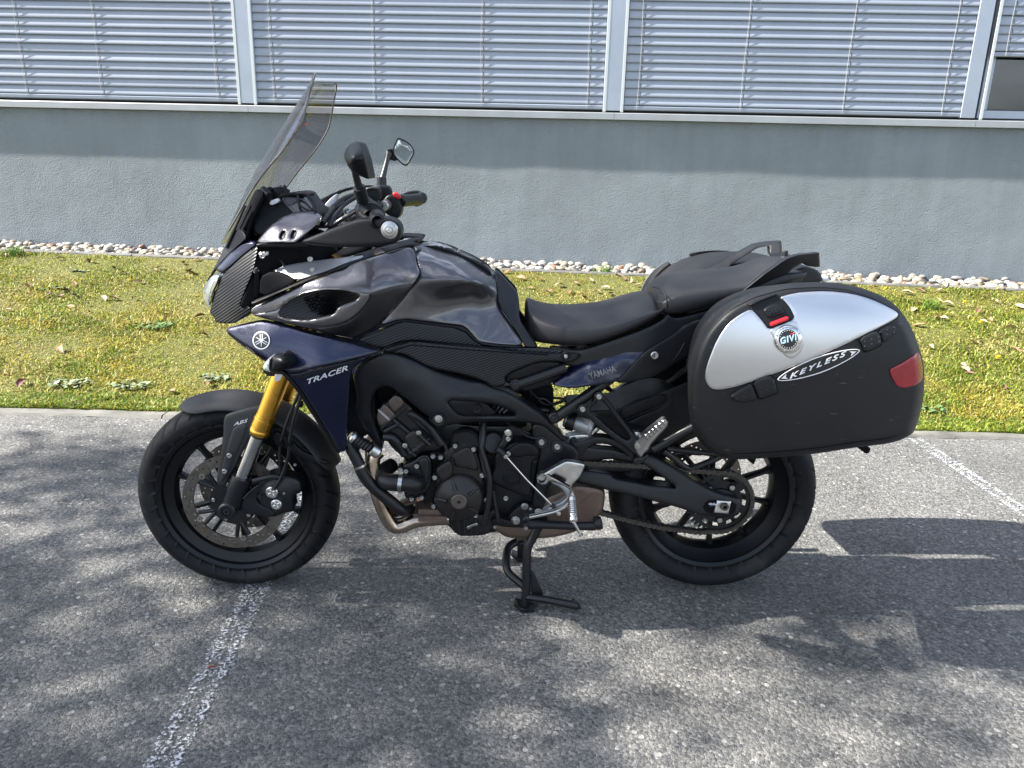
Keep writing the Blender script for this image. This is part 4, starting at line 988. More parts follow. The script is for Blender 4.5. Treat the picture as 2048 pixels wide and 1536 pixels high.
ptube('clutch_lever', MT['pipe'], bar, [(*FA(1310, 1180), -.24), (*FA(1290, 1230), -.30), (*FA(1350, 1290), -.37), (*FA(1450, 1330), -.42)], [.008, .007, .006, .007])
skin('lever_perch', MT['plastic'], bar, FA([(1310, 1190), (1345, 1120), (1390, 1150), (1440, 1190), (1440, 1250), (1360, 1290), (1315, 1270)]), -.25, edge=3, depth=.008, thick=.05, step=5)
# cables and hoses round the steering head
for P, r in (([(1290, 1100, .10), (1180, 1140, .08), (1110, 1200, .04), (1040, 1290, -.02), (1000, 1340, -.05)], .0085), ([(1285, 1120, .08), (1190, 1180, .06), (1120, 1260, .0), (1060, 1370, -.05)], .006),
             ([(1310, 1220, -.22), (1230, 1270, -.20), (1150, 1320, -.16), (1080, 1380, -.12)], .004), ([(1300, 1180, -.23), (1280, 1240, -.2), (1300, 1300, -.17)], .0045),
             ([(1320, 1240, -.22), (1240, 1260, -.20), (1120, 1340, -.15), (1040, 1400, -.12)], .0036), ([(1200, 1130, .1), (1120, 1190, .08), (1060, 1250, .05), (990, 1290, .0)], .005)):
    ptube('control_cable', MT['hose'], bike, [(*FA(a, b), c) for a, b, c in P], r, seg=8)
ptube('hose_sleeve', MT['pipe'], bike, [(*FA(1160, 1160), .06), (*FA(1100, 1215), .035)], .0115, seg=12)
for p, y in (((1190, 1300), -.05), ((1230, 1265), 0.02), ((1250, 1310), -.05), ((1130, 1345), -.06), ((1210, 1240), .05)):
    bolt(at(*FA(*p), y), .009, MT['bolt'], bike, (0, -.5, .8))
skin('upper_yoke', MT['grsatin'], bike, FA([(1060, 1350), (1180, 1270), (1290, 1240), (1330, 1300), (1290, 1345), (1150, 1380), (1060, 1400)]), -.04, edge=4, depth=.008, thick=.12, step=6)

# ---- hand guard, near side
Yg = [(*FA(820, 1490), -.36), (*FA(1100, 1440), -.405), (*FA(1550, 1390), -.462), (*FA(1300, 1310), -.44), (*FA(1300, 1530), -.44)]
hg = skin('hand_guard', MT['plastic'], bike, FA([(812, 1488), (1000, 1412), (1240, 1322), (1300, 1302), (1420, 1292), (1520, 1288), (1590, 1305), (1635, 1345), (1652, 1400), (1640, 1455), (1605, 1500), (1530, 1520), (1300, 1535), (1100, 1532), (920, 1515)]), Yg, holes=[FA([(1553+50*math.cos(a), 1394+50*math.sin(a)) for a in np.linspace(0, 6.283, 17)[:-1]])], edge=6, depth=.012, thick=.05, step=5)
0 and skin('guard_top', MT['plastic'], hg, FA([(1010, 1412), (1240, 1322), (1330, 1298), (1500, 1290), (1330, 1330), (1180, 1385)]), lambda x, y: tps(Yg)(x, y), edge=3, depth=.004, thick=.03, step=5, off=-.003)
# far guard
hg2 = skin('hand_guard', MT['plastic'], bike, FA([(900, 1205), (1040, 1110), (1180, 1050), (1300, 1030), (1410, 1024), (1405, 1040), (1310, 1048), (1190, 1075), (1110, 1110), (1000, 1210), (960, 1240)]), [(*FA(950, 1200), .36), (*FA(1400, 1030), .45)], edge=2, depth=.004, thick=.03, step=5)
skin('guard_panel', MT['grsatin'], hg2, FA([(985, 1235), (1050, 1150), (1110, 1100), (1130, 1100), (1115, 1170), (1060, 1260), (1000, 1255)]), [(*FA(1000, 1240), .33), (*FA(1120, 1100), .37)], edge=2, depth=.003, thick=.02, step=5)
skin('guard_inner', MT['blue'], hg2, FA([(905, 1200), (960, 1150), (1040, 1112), (1100, 1085), (1050, 1150), (985, 1232), (950, 1245)]), [(*FA(950, 1200), .37), (*FA(1100, 1085), .40)], edge=2, depth=.003, thick=.02, step=5)

# ---- nose: headlight, carbon cheek, blue brow, upper cowl
Yn = [(*FB(60, 500), -.085), (*FB(120, 720), -.10), (*FB(200, 420), -.125), (*FB(420, 180), -.15), (*FB(580, 80), -.165), (*FB(500, 400), -.185), (*FB(420, 690), -.19), (*FB(250, 800), -.14), (*FB(520, 740), -.20)]
ny = tps(Yn)
nose = skin('nose_cheek', MT['carbon2'], bike, FB([(598, 52), (575, 200), (545, 330), (445, 560), (402, 690), (518, 672), (520, 765), (400, 825), (350, 858), (165, 853), (140, 785), (97, 745), (110, 690), (205, 415), (245, 345), (420, 175), (560, 65)]), Yn, edge=3, depth=.006, thick=.02, step=5, mir=bike)[0]
skin('nose_brow', MT['blue'], bike, FB([(163, 290), (235, 215), (290, 150), (380, 70), (430, 20), (475, 0), (560, 10), (600, 42), (560, 72), (420, 182), (300, 290), (222, 352), (180, 325)]), Yn, edge=7, depth=.014, thick=.02, step=4, off=-.004, mir=bike)
hl = skin('headlight', MT['headlens'], bike, FB([(160, 345), (215, 368), (200, 420), (130, 560), (106, 690), (85, 690), (32, 620), (22, 545), (40, 480), (62, 440), (110, 370)]), [(*FB(60, 540), -.085), (*FB(160, 400), -.118), (*FB(100, 680), -.10)], edge=9, depth=.03, thick=.03, step=4, mir=bike)[0]
skin('reflector_bowl', MT['chrome'], hl, FB([(165, 385), (190, 410), (125, 545), (98, 650), (88, 600), (110, 480)]), [(*FB(60, 540), -.085), (*FB(160, 400), -.118), (*FB(100, 680), -.10)], edge=3, depth=.006, thick=.006, step=4, off=-.004)
# dark panel between the screen and the brow
skin('nose_top', MT['plastic'], bike, FB([(60, 440), (120, 330), (170, 240), (230, 110), (290, 0), (350, -110), (440, -100), (480, -20), (430, 25), (290, 150), (165, 290), (110, 365)]), [(*FB(100, 400), -.085), (*FB(300, 50), -.10), (*FB(450, -60), -.14)], edge=3, depth=.006, thick=.02, step=6, mir=bike)
skin('nose_core', MT['dark'], bike, FB([(180, 830), (150, 700), (230, 420), (430, 200), (640, 60), (980, 60), (1200, 240), (1000, 420), (560, 640), (520, 760)]), -.10, edge=3, depth=.004, thick=.20, step=10)
# upper cowl with two vents
Yc = [(*FA(470, 1490), -.17), (*FA(640, 1480), -.215), (*FA(790, 1470), -.225), (*FA(600, 1350), -.165), (*FA(760, 1250), -.12), (*FA(960, 1290), -.17), (*FA(820, 1380), -.205)]
v1 = FA([(652, 1450), (668, 1410), (690, 1398), (697, 1410), (686, 1452), (664, 1470)]); v2 = FA([(742, 1448), (760, 1400), (778, 1396), (784, 1410), (772, 1450), (752, 1465)])
uc = skin('upper_cowl', MT['grey'], bike, FA([(452, 1502), (500, 1440), (560, 1370), (660, 1290), (770, 1243), (880, 1238), (985, 1275), (978, 1335), (900, 1400), (800, 1482), (775, 1497), (640, 1495)]), Yc, holes=[v1, v2], edge=3.5, depth=.010, thick=.02, step=4, mir=bike)[0]
skin('vent_backing', MT['pipe'], uc, FA([(640, 1390), (800, 1385), (795, 1470), (640, 1478)]), Yc, edge=1, depth=.001, thick=.004, step=6, off=.010)
skin('cowl_shadow_lip', MT['plastic'], bike, FA([(460, 1502), (640, 1495), (775, 1497), (830, 1470), (900, 1500), (870, 1536), (470, 1536)]), -.19, edge=2, depth=.004, thick=.04, step=6)
# black structure behind the cowl and under the bars
skin('inner_fairing', MT['dark'], bike, FB([(590, 60), (700, -60), (1000, -80), (1200, -40), (1420, 100), (1300, 190), (1230, 210), (860, 268), (730, 320), (980, 430), (540, 640), (520, 690), (400, 700), (470, 520), (545, 330)]), [(*FB(600, 400), -.165), (*FB(1000, 100), -.10), (*FB(800, 200), -.13)], edge=3, depth=.004, thick=.03, step=8, mir=bike)
for p, r in (((708, 466), .006), ((575, 315), .008), ((640, 165), .007), ((1128, 195), .007), ((690, 130), .004)): bolt(at(*FB(*p), -.175), r, MT['bolt'], bike)
skin('stay_bracket', MT['silver'], bike, FB([(588, 150), (622, 118), (640, 128), (660, 112), (672, 138), (705, 140), (700, 160), (668, 165), (655, 185), (635, 178), (625, 160)]), -.175, edge=1.5, depth=.002, thick=.006, step=3)
ptube('loom', MT['hose'], bike, [(*FB(820, 200), -.15), (*FB(860, 260), -.16), (*FB(830, 320), -.165), (*FB(900, 340), -.165), (*FB(990, 412), -.17)], .0035)
skin('side_pod', MT['dark'], bike, FB([(555, 330), (610, 320), (610, 580), (540, 620), (535, 480)]), -.18, edge=2, depth=.004, thick=.02, step=6)
skin('dial_bezel', MT['hose'], bike, FB([(560, 290), (590, 270), (598, 330), (580, 360), (558, 345)]), -.185, edge=2, depth=.004, thick=.01, step=3)
# satin grey trim rising to the tank, black strip above the cowl
Yt = [(*FB(700, 520), -.205), (*FB(1000, 420), -.212), (*FB(1500, 230), -.190), (*FB(2048, 90), -.150), (*FB(800, 320), -.175), (*FB(1300, 200), -.155), (*FB(1750, 140), -.13)]
skin('inner_trim', MT['grsatin'], bike, FB([(728, 320), (850, 268), (1050, 232), (1300, 200), (1500, 178), (1750, 138), (1850, 120), (1600, 205), (1400, 283), (1200, 352), (992, 418), (870, 345)]), Yt, edge=3, depth=.006, thick=.01, step=5, mir=bike)
bolt(at(*FB(1150, 303), -.190), .006, MT['bolt'], bike)
skin('inner_trim_lower', MT['dark'], bike, FB([(728, 320), (870, 345), (992, 418), (900, 470), (610, 590), (615, 380)]), [(*FB(610, 480), -.198), (*FB(990, 430), -.208), (*FB(750, 330), -.190)], edge=2, depth=.002, thick=.01, step=6)
skin('trim_strip', MT['plastic'], bike, FB([(527, 628), (800, 520), (1000, 432), (1330, 305), (1500, 228), (1700, 165)])+FE([(0, 195), (200, 145), (400, 90), (480, 60), (545, 62), (552, 78), (490, 90), (530, 105), (520, 120), (440, 118), (300, 165), (100, 225), (0, 262)])+FB([(1500, 280), (1330, 332), (1000, 462), (700, 590), (530, 665)]), Yt+[(*FE(300, 150), -.155), (*FE(540, 80), -.07)], edge=3, depth=.005, thick=.014, step=5, off=-.004, mir=bike)
# steering lock cover and tank front trim
skin('tank_front_trim', MT['plastic'], bike, FE([(385, 42), (420, 40), (520, 48), (556, 62), (556, 80), (480, 80), (400, 68)]), [(*FE(400, 50), -.05), (*FE(540, 70), -.03)], edge=2, depth=.003, thick=.08, step=5)
skin('ignition_barrel', MT['silver'], bike, FE([(405, 74), (420, 66), (470, 68), (478, 80), (430, 86)]), -.075, edge=1.5, depth=.003, thick=.03, step=3)

# ---- graphite side cowl with the eye-shaped intake
Ys = [(*FB(540, 720), -.205), (*FB(1000, 500), -.222), (*FB(1400, 330), -.212), (*FB(1750, 220), -.195), (*FE(480, 140), -.135), (*FE(520, 300), -.185), (*FE(530, 340), -.205), (*FE(150, 480), -.247), (*FB(1250, 480), -.238), (*FB(1700, 560), -.248),
      (*FB(1450, 870), -.252), (*FB(1000, 880), -.238), (*FE(370, 560), -.205), (*FE(210, 740), -.195), (*FB(1500, 980), -.225), (*FB(760, 820), -.215)]
ys = tps(Ys)
eye = FB([(790, 770), (830, 690), (950, 598), (1100, 543), (1300, 508), (1480, 518), (1640, 560), (1600, 618), (1500, 650), (1410, 690), (1372, 760), (1250, 792), (1100, 820), (900, 806)])
out = FB([(518, 690), (760, 590), (1000, 470), (1350, 332)])+FE([(0, 268), (100, 232), (300, 172), (400, 140), (470, 132), (495, 175), (512, 250), (538, 320), (528, 355), (500, 400), (370, 560), (205, 742), (120, 790), (20, 830)])+FB([(1590, 1015), (1300, 958), (1100, 905), (900, 860), (740, 828), (522, 768)])
sc_ = skin('side_cowl', MT['grey'], bike, out, Ys, holes=[eye], edge=3.5, depth=.008, thick=.012, step=5, mir=bike)[0]
# raised rim of the intake: two blades that meet at the rear
MT['rim'] = mat('rim paint', (.115, .11, .115), .30, .7, noise=(8, .1), coat=.7)
rimo = [(520, 768), (640, 742), (820, 702), (900, 618), (1050, 532), (1250, 480), (1500, 488), (1700, 535), (1752, 560), (1720, 640), (1590, 790), (1450, 862), (1250, 892), (1050, 872), (830, 822), (700, 800)]
rimi = [(800, 772), (835, 690), (950, 597), (1100, 542), (1300, 508), (1480, 518), (1642, 562), (1600, 620), (1500, 652), (1412, 692), (1374, 762), (1250, 794), (1100, 822), (900, 808)]
skin('intake_rim', MT['rim'], sc_, FB(rimo), lambda x, y: ys(x, y), holes=[FB(rimi)], edge=4, depth=.007, thick=.008, step=4, off=-.007)
ycav = tps([(*FB(820, 740), -.222), (*FB(1100, 680), -.205), (*FB(1400, 640), -.175), (*FB(1640, 570), -.225), (*FB(1300, 520), -.205), (*FB(1250, 790), -.215)])
skin('intake_duct', MT['carbon'], sc_, FB([(770, 775), (830, 680), (950, 585), (1100, 530), (1300, 496), (1500, 508), (1665, 560), (1610, 630), (1420, 700), (1380, 770), (1250, 805), (1100, 832), (900, 818)]), lambda x, y: ycav(x, y), edge=1, depth=.001, thick=.006, step=6)
# honeycomb grille
def honeycomb():
    poly = FB([(1075, 592), (1200, 572), (1335, 598), (1392, 650), (1398, 700), (1375, 745), (1272, 792), (1200, 762), (1115, 695)]); V, F = [], []
    c = np.array(poly).mean(0); hx = 8.6; 
    for i in range(-6, 7):
        for j in range(-6, 7):
            x = c[0]+hx*(i+.5*(j % 2)); y = c[1]+hx*.80*j
            if not inside(poly, np.array([x]), np.array([y]))[0]: continue
            b0 = len(V)
            for k in range(6):
                a = math.pi/6+k*math.pi/3
                for rr, dy in ((5.1, 0), (3.6, -.002), (3.6, .012)):
                    p = at(x+rr*math.cos(a), y+rr*.82*math.sin(a), float(ycav(np.array([x]), np.array([y]))[0])-.006+dy); V.append(tuple(p))
            for k in range(6):
                q = b0+3*k; r = b0+3*((k+1) % 6); F += [(q, r, r+1, q+1), (q+1, r+1, r+2, q+2)]
    return mesh('intake_grille', V, F, MT['plastic'], sc_, 20)
honeycomb()
# lower side of the cowl: its dark reflection laid on as a black sheet
skin('cowl_reflection', MT['blackprint'], sc_, FB([(1592, 795), (1720, 640), (1752, 562)])+FE([(150, 490), (330, 430), (505, 395), (370, 562), (205, 742), (120, 792), (25, 832)])+FB([(1590, 1012), (1300, 955), (1150, 905), (1300, 895), (1450, 868)]), lambda x, y: ys(x, y), edge=3, depth=.003, thick=.008, step=5, off=-.0035)

# ---- blue radiator shroud, its lower facet, badge, lettering
Yb = [(*FB(255, 912), -.175), (*FB(620, 830), -.205), (*FB(620, 1030), -.235), (*FB(1100, 950), -.240), (*FB(1780, 1130), -.262), (*FB(870, 1330), -.262), (*FB(1200, 1200), -.272), (*FB(1500, 1100), -.262)]
yb = tps(Yb)
sh = skin('radiator_shroud', MT['blue'], bike, FB([(247, 912), (420, 868), (620, 822), (700, 832), (900, 885), (1100, 942), (1500, 1033), (1800, 1118), (1836, 1134), (1785, 1168), (1560, 1225), (1250, 1300), (960, 1372), (868, 1342), (600, 1170), (340, 992)]), Yb, edge=4, depth=.010, thick=.012, step=5, mir=bike)[0]
Yl = [(*FB(870, 1345), -.262), (*FB(1780, 1170), -.258), (*FB(1200, 1270), -.268), (*FC(1440, 560), -.205), (*FC(1500, 300), -.225), (*FC(1300, 250), -.24)]
yl = tps(Yl)
low = skin('shroud_lower', MT['blue'], bike, FB([(872, 1346), (960, 1376), (1250, 1304), (1560, 1229), (1785, 1172), (1700, 1220), (1600, 1275), (1565, 1300)])+FC([(1535, 60), (1525, 250), (1512, 480), (1505, 565), (1472, 575), (1450, 550), (1370, 410), (1270, 250), (1190, 125)]), Yl, edge=3, depth=.006, thick=.012, step=5, mir=bike)[0]
skin('shroud_edge', MT['plastic'], bike, FB([(250, 918), (340, 998), (600, 1176), (868, 1348)])+FC([(1190, 130), (1270, 256), (1370, 416), (1450, 556), (1470, 580), (1440, 580), (1340, 420), (1230, 250), (1160, 140)])+FB([(820, 1350), (580, 1185), (330, 1010)]), Yb+Yl[3:], edge=2, depth=.003, thick=.02, step=6, off=.006)
skin('shroud_trim', MT['plastic'], bike, FB([(700, 832), (900, 885), (1100, 942), (1500, 1033), (1800, 1118), (1842, 1112), (1842, 1138), (1800, 1130), (1500, 1045), (1100, 955)]), Yb, edge=1.5, depth=.003, thick=.02, step=5, off=.004)
# badge: three crossed tuning forks in a ring
C0 = FB(627, 1028)
def ell(rx, ry, n=28, c=C0): return [(c[0]+rx*math.cos(a), c[1]+ry*math.sin(a)) for a in np.linspace(0, 2*math.pi, n+1)[:-1]]
bd = skin('round_badge', MT['blackprint'], sh, ell(17.4, 18.2), lambda x, y: yb(x, y), edge=2, depth=.002, thick=.004, step=3, rnd=0, off=-.003)
skin('badge_ring', MT['silver'], bd, ell(17.4, 18.2), lambda x, y: yb(x, y), holes=[ell(15.2, 16.)], edge=1.4, depth=.0012, thick=.003, step=2.4, rnd=0, off=-.0046)
for k in range(3):
    a = math.radians(90+120*k); u = np.array([math.cos(a), -math.sin(a)]); n_ = np.array([u[1], -u[0]]); c = np.array(C0)
    P = [c-u*12+n_*.55, c-u*0.5+n_*.6, c+u*1.5+n_*2.6, c+u*13.0+n_*2.6, c+u*13.0+n_*1.5, c+u*3.2+n_*1.4, c+u*3.2-n_*1.4, c+u*13.0-n_*1.5, c+u*13.0-n_*2.6, c+u*1.5-n_*2.6, c-u*.5-n_*.6, c-u*12-n_*.55]
    skin('badge_fork', MT['silver'], bd, [tuple(p) for p in P], lambda x, y: yb(x, y), edge=.6, depth=.0006, thick=.002, step=2, rnd=0, off=-.0044-.0003*k)
letters('model_lettering', 'TRACER', FB(1108, 1474), FB(1522, 1330), 9.6, lambda x, y: yl(x, y), MT['silverprint'], low, shear=.38, off=-.0022, bold=.018, sp=1.04)
letters('series_lettering', 'MT-09', FB(990, 1432), FB(1190, 1368), 5.4, lambda x, y: yl(x, y), MT['blackprint'], low, shear=.38, off=-.0020)
skin('lettering_flash', MT['blackprint'], low, FB([(985, 1400), (1560, 1240), (1700, 1190), (1560, 1262), (1000, 1425)]), lambda x, y: yl(x, y), edge=.5, depth=.0003, thick=.002, step=4, rnd=0, off=-.0012)
# indicator
ind = skin('front_indicator', MT['plastic'], bike, FB([(738, 1192), (830, 1166), (905, 1172), (978, 1208), (992, 1245), (960, 1275), (900, 1312), (800, 1352), (722, 1352), (716, 1300), (724, 1235)]), [(*FB(730, 1270), -.30), (*FB(850, 1170), -.30), (*FB(850, 1340), -.30), (*FB(850, 1255), -.322), (*FB(980, 1240), -.280)], edge=9, depth=.030, thick=.05, step=4)
skin('indicator_lens', MT['lens'], ind, FB([(640, 1305), (655, 1262), (690, 1218), (738, 1192), (724, 1235), (716, 1300), (722, 1352), (690, 1346), (652, 1332)]), [(*FB(730, 1270), -.302), (*FB(650, 1300), -.285)], edge=6, depth=.024, thick=.05, step=3)
skin('indicator_stalk', MT['plastic'], ind, FB([(830, 1180), (870, 1150), (950, 1160), (990, 1190), (990, 1240), (880, 1260)]), [(*FB(850, 1200), -.30), (*FB(980, 1200), -.265)], edge=4, depth=.01, thick=.05, step=4)

# ---- fuel tank
Yk = [(*FE(a, b), c) for a, b, c in ((500, 112, -.055), (560, 95, -.03), (700, 122, -.015), (850, 165, -.010), (1000, 248, -.010), (1112, 318, -.010), (520, 225, -.150), (560, 300, -.172), (650, 220, -.136), (660, 300, -.169), (800, 270, -.146), (800, 325, -.172), (950, 330, -.131), (1060, 370, -.09), (1115, 400, -.082),
      (540, 395, -.187), (650, 387, -.190), (760, 383, -.190), (860, 386, -.186), (940, 397, -.176), (1010, 418, -.152), (1065, 445, -.120), (520, 460, -.183), (620, 460, -.178), (740, 455, -.172), (850, 452, -.161), (940, 462, -.142),
      (430, 570, -.186), (560, 560, -.170), (680, 540, -.153), (780, 520, -.145), (880, 512, -.135), (300, 690, -.193), (450, 650, -.182), (560, 645, -.168), (680, 605, -.147), (700, 660, -.146), (840, 580, -.132), (940, 600, -.123), (1050, 560, -.112), (1120, 560, -.106),
      (850, 690, -.141), (960, 760, -.138), (1000, 840, -.142), (1100, 720, -.123), (1200, 800, -.133), (1320, 870, -.140), (1200, 720, -.120))]
tk = skin('fuel_tank', MT['grey'], bike, FE([(486, 128), (500, 108), (560, 92), (640, 103), (700, 118), (780, 138), (850, 160), (930, 200), (1000, 244), (1070, 288), (1114, 318), (1122, 400), (1132, 480), (1150, 590), (1240, 725), (1332, 868), (1300, 888), (1150, 880), (1000, 862), (970, 842), (880, 742), (800, 730), (560, 702), (400, 682), (205, 744), (372, 560), (512, 395), (540, 335), (518, 250), (500, 180)]), Yk, edge=3.5, depth=.006, thick=.012, step=5, mir=bike)[0]
skin('tank_base', MT['dark'], bike, FE([(520, 120), (700, 125), (1000, 260), (1100, 340), (1120, 560), (1300, 860), (980, 850), (860, 735), (400, 690), (300, 640), (500, 390)]), -.06, edge=2, depth=.004, thick=.12, step=14)
# moulded lower lip of the tank
skin('tank_lip', MT['plastic'], tk, FE([(205, 748), (395, 684), (560, 704), (800, 732), (882, 744), (985, 858), (1150, 880), (1330, 890), (1330, 905), (1150, 897), (985, 878), (868, 758), (560, 720), (400, 700), (225, 762)]), Yk, edge=1.5, depth=.003, thick=.02, step=4, off=.001)
# filler cap on the crown
cp = Vector(at(*FE(730, 132), 0)); cp.y = 0; fa = Vector((.30, 0, .954))
cap = lathe('filler_cap', MT['grsatin'], bike, [(0, .006), (.020, .006), (.022, .004), (.040, .004), (.046, .002), (.052, 0), (.054, -.01)], cp+Vector((0, 0, -.002)), fa, 40)
for k in range(6):
    a = k*math.pi/3; _, u, v = frame_axes(fa); bolt(cp+fa*.004+(u*math.cos(a)+v*math.sin(a))*.046, .0035, MT['bolt'], cap, fa)
skin('tank_tail_trim', MT['frame'], bike, FE([(1114, 316), (1130, 310), (1210, 395), (1290, 482), (1302, 570), (1302, 690), (1370, 790), (1436, 880), (1440, 905), (1340, 898), (1328, 868), (1230, 700), (1140, 575), (1128, 450), (1118, 400)]), [(*FE(1120, 330), -.05), (*FE(1290, 490), -.06), (*FE(1130, 500), -.105), (*FE(1300, 680), -.115), (*FE(1250, 430), -.05), (*FE(1380, 880), -.14), (*FE(1330, 880), -.142), (*FE(1230, 560), -.10)], edge=4, depth=.008, thick=.02, step=5, mir=bike)

# ---- ribbed side panels under the tank
Yp = [(*FE(50, 850), -.215), (*FE(400, 690), -.190), (*FE(870, 750), -.150), (*FE(980, 880), -.145), (*FE(1400, 910), -.150), (*FE(240, 930), -.205), (*FE(800, 860), -.165)]
skin('air_box_cover', MT['carbon'], bike, FE([(40, 850), (230, 770), (395, 700), (560, 722), (862, 760), (980, 880), (1150, 898), (1340, 906), (1500, 912), (1645, 925), (1640, 952), (1420, 945), (1000, 895), (700, 865), (470, 842), (350, 870), (235, 912)]), Yp, edge=3, depth=.004, thick=.02, step=6, mir=bike)
Yq = [(*FE(240, 925), -.212), (*FE(480, 860), -.202), (*FE(1000, 910), -.182), (*FE(1640, 960), -.168), (*FE(1000, 1120), -.180), (*FE(500, 1000), -.205), (*FE(1200, 1180), -.172), (*FE(1780, 960), -.155)]
sp_ = skin('side_panel', MT['carbon'], bike, FE([(232, 924), (350, 886), (470, 852), (700, 876), (1000, 904), (1420, 950), (1640, 955), (1720, 945), (1785, 955), (1740, 1000), (1692, 1020), (1560, 1008), (1430, 1012), (1190, 1112), (1200, 1188), (1130, 1206), (1075, 1200), (1050, 1170), (880, 1112), (620, 1062), (500, 1002), (420, 955), (330, 950)]), Yq, edge=4, depth=.007, thick=.02, step=5, mir=bike)[0]
skin('panel_groove', MT['dark'], sp_, FE([(280, 935), (470, 878), (900, 915), (1525, 958), (1525, 965), (900, 924), (472, 888), (300, 942)]), Yq, edge=.5, depth=.0004, thick=.004, step=4, rnd=0, off=-.0012)
lathe('panel_fastener', MT['plastic'], sp_, [(0, .002), (.006, .003), (.0105, .004), (.0125, 0), (.0125, -.01)], at(*FE(1658, 970), -.172), (0, -1, 0), 20)
bolt(at(*FE(1658, 970), -.178), .0052, MT['bolt'], sp_)
skin('lower_side_panel', MT['plastic'], bike, FE([(1190, 1112), (1430, 1014), (1560, 1010), (1660, 1030), (1640, 1120), (1550, 1180), (1360, 1240), (1290, 1225), (1270, 1160), (1200, 1185)]), -.150, edge=3, depth=.005, thick=.02, step=6)

# ---- main frame (near and far spar), with its window and insert
fr_out = FD([(92, 240), (180, 165), (300, 97), (420, 102), (560, 150), (700, 215), (830, 262), (960, 292), (1100, 318), (1190, 368), (1262, 384), (1362, 434), (1440, 488), (1555, 560), (1640, 650), (1720, 735), (1724, 800), (1640, 720), (1555, 652), (1435, 634), (1230, 626), (1075, 628), (1000, 634), (880, 648), (822, 656), (800, 672), (755, 668), (712, 640), (700, 596), (640, 560), (560, 492), (450, 405), (400, 368), (350, 352), (300, 366), (262, 410), (240, 460), (236, 530), (262, 620), (300, 720), (330, 800), (322, 850), (292, 830), (240, 760), (180, 690), (135, 600), (112, 560), (130, 430)])
win = FD([(822, 462), (1000, 472), (1130, 486), (1215, 505), (1300, 538), (1350, 566), (1330, 580), (1200, 576), (1050, 578), (922, 576), (870, 530)])
Yr = [(*FD(150, 300), -.205), (*FD(180, 600), -.165), (*FD(400, 200), -.222), (*FD(330, 810), -.16), (*FD(700, 400), -.212), (*FD(560, 300), -.224), (*FD(1000, 400), -.196), (*FD(755, 620), -.205), (*FD(1400, 560), -.168), (*FD(1720, 760), -.135), (*FD(1000, 330), -.178), (*FD(700, 225), -.198), (*FD(1000, 625), -.185)]
frm = skin('main_frame', MT['frame'], bike, fr_out, Yr, holes=[win], edge=7, depth=.014, thick=.035, step=5.5, mir=bike)[0]
yr = tps(Yr)
ins = skin('frame_insert', MT['plastic'], frm, FD([(825, 460), (1000, 472), (1120, 486), (1215, 580), (920, 582), (868, 532)]), lambda x, y: yr(x, y), edge=1, depth=.001, thick=.006, step=5, off=.010)
for p in ((940, 525), (1051, 522)):
    lathe('insert_plug', MT['plastic'], ins, [(0, .001), (.0045, .001), (.005, .004), (.0085, .004), (.0095, .002), (.0125, .003), (.0145, -.002), (.0145, -.01)], at(*FD(*p), -.183), (0, -1, 0), 24)
skin('frame_void', MT['dark'], frm, FD([(1110, 480), (1230, 500), (1360, 560), (1350, 590), (1190, 590)]), -.14, edge=1, depth=.001, thick=.006, step=6)
for k in range(4): ptube('louvre', MT['pipe'], frm, [(*FD(1150+36*k, 560), -.150), (*FD(1190+36*k, 500+8*k), -.150)], .004, seg=6)
bs = lathe('engine_mount_boss', MT['frame'], frm, [(0, .0), (.009, .0), (.010, .003), (.0165, .003), (.0185, -.002), (.0185, -.03)], at(*FD(756, 612), -.216), (0, -1, 0), 28)
bolt(at(*FD(757, 608), -.220), .0085, MT['bolt'], bs, style='flange')
0 and skin('spar_crease', MT['frame'], frm, FD([(560, 330), (680, 372), (800, 440), (860, 560), (800, 600), (735, 560), (640, 520), (560, 450), (480, 380)]), lambda x, y: yr(x, y), edge=8, depth=.004, thick=.004, step=6, off=-.0035)
# pivot plate
piv = skin('pivot_plate', MT['frame'], bike, FF([(330, 275), (420, 285), (530, 390), (600, 420), (640, 470), (620, 560), (560, 600), (420, 690), (430, 760), (400, 850), (330, 860), (340, 700), (372, 520), (380, 440), (335, 395)]), -.128, edge=5, depth=.006, thick=.06, step=8)
for p, r in (((393, 398), .0125), ((494, 427), .0125)):
    lathe('pivot_washer', MT['blackbolt'], piv, [(0, .004), (r*1.3, .004), (r*1.55, 0), (r*1.55, -.01)], at(*FF(*p), -.130), (0, -1, 0), 24)
    bolt(at(*FF(*p), -.140), r*.72, MT['bolt'], piv)
# bulk behind the engine so that daylight shows only where it does in the photo
core = skin('engine_block', MT['engine'], bike, FD([(300, 620), (560, 500), (700, 600), (1000, 660), (1440, 660), (1600, 900), (1560, 1220), (1440, 1400), (1150, 1490), (900, 1500), (830, 1420), (640, 1340), (640, 1200), (520, 1180), (470, 1060), (520, 930), (400, 830), (340, 740)]), -.105, edge=4, depth=.006, thick=.21, step=12)
skin('throttle_bodies', MT['dark'], bike, FD([(200, 300), (330, 250), (700, 300), (1100, 420), (1440, 600), (1430, 680), (1000, 680), (700, 640), (560, 560), (330, 640), (250, 700), (200, 560)]), -.09, edge=4, depth=.006, thick=.18, step=14)
skin('radiator', MT['dark'], bike, FC([(1500, 40), (1700, 60), (1720, 420), (1620, 470), (1500, 500)]), -.155, edge=2, depth=.003, thick=.36, step=8)
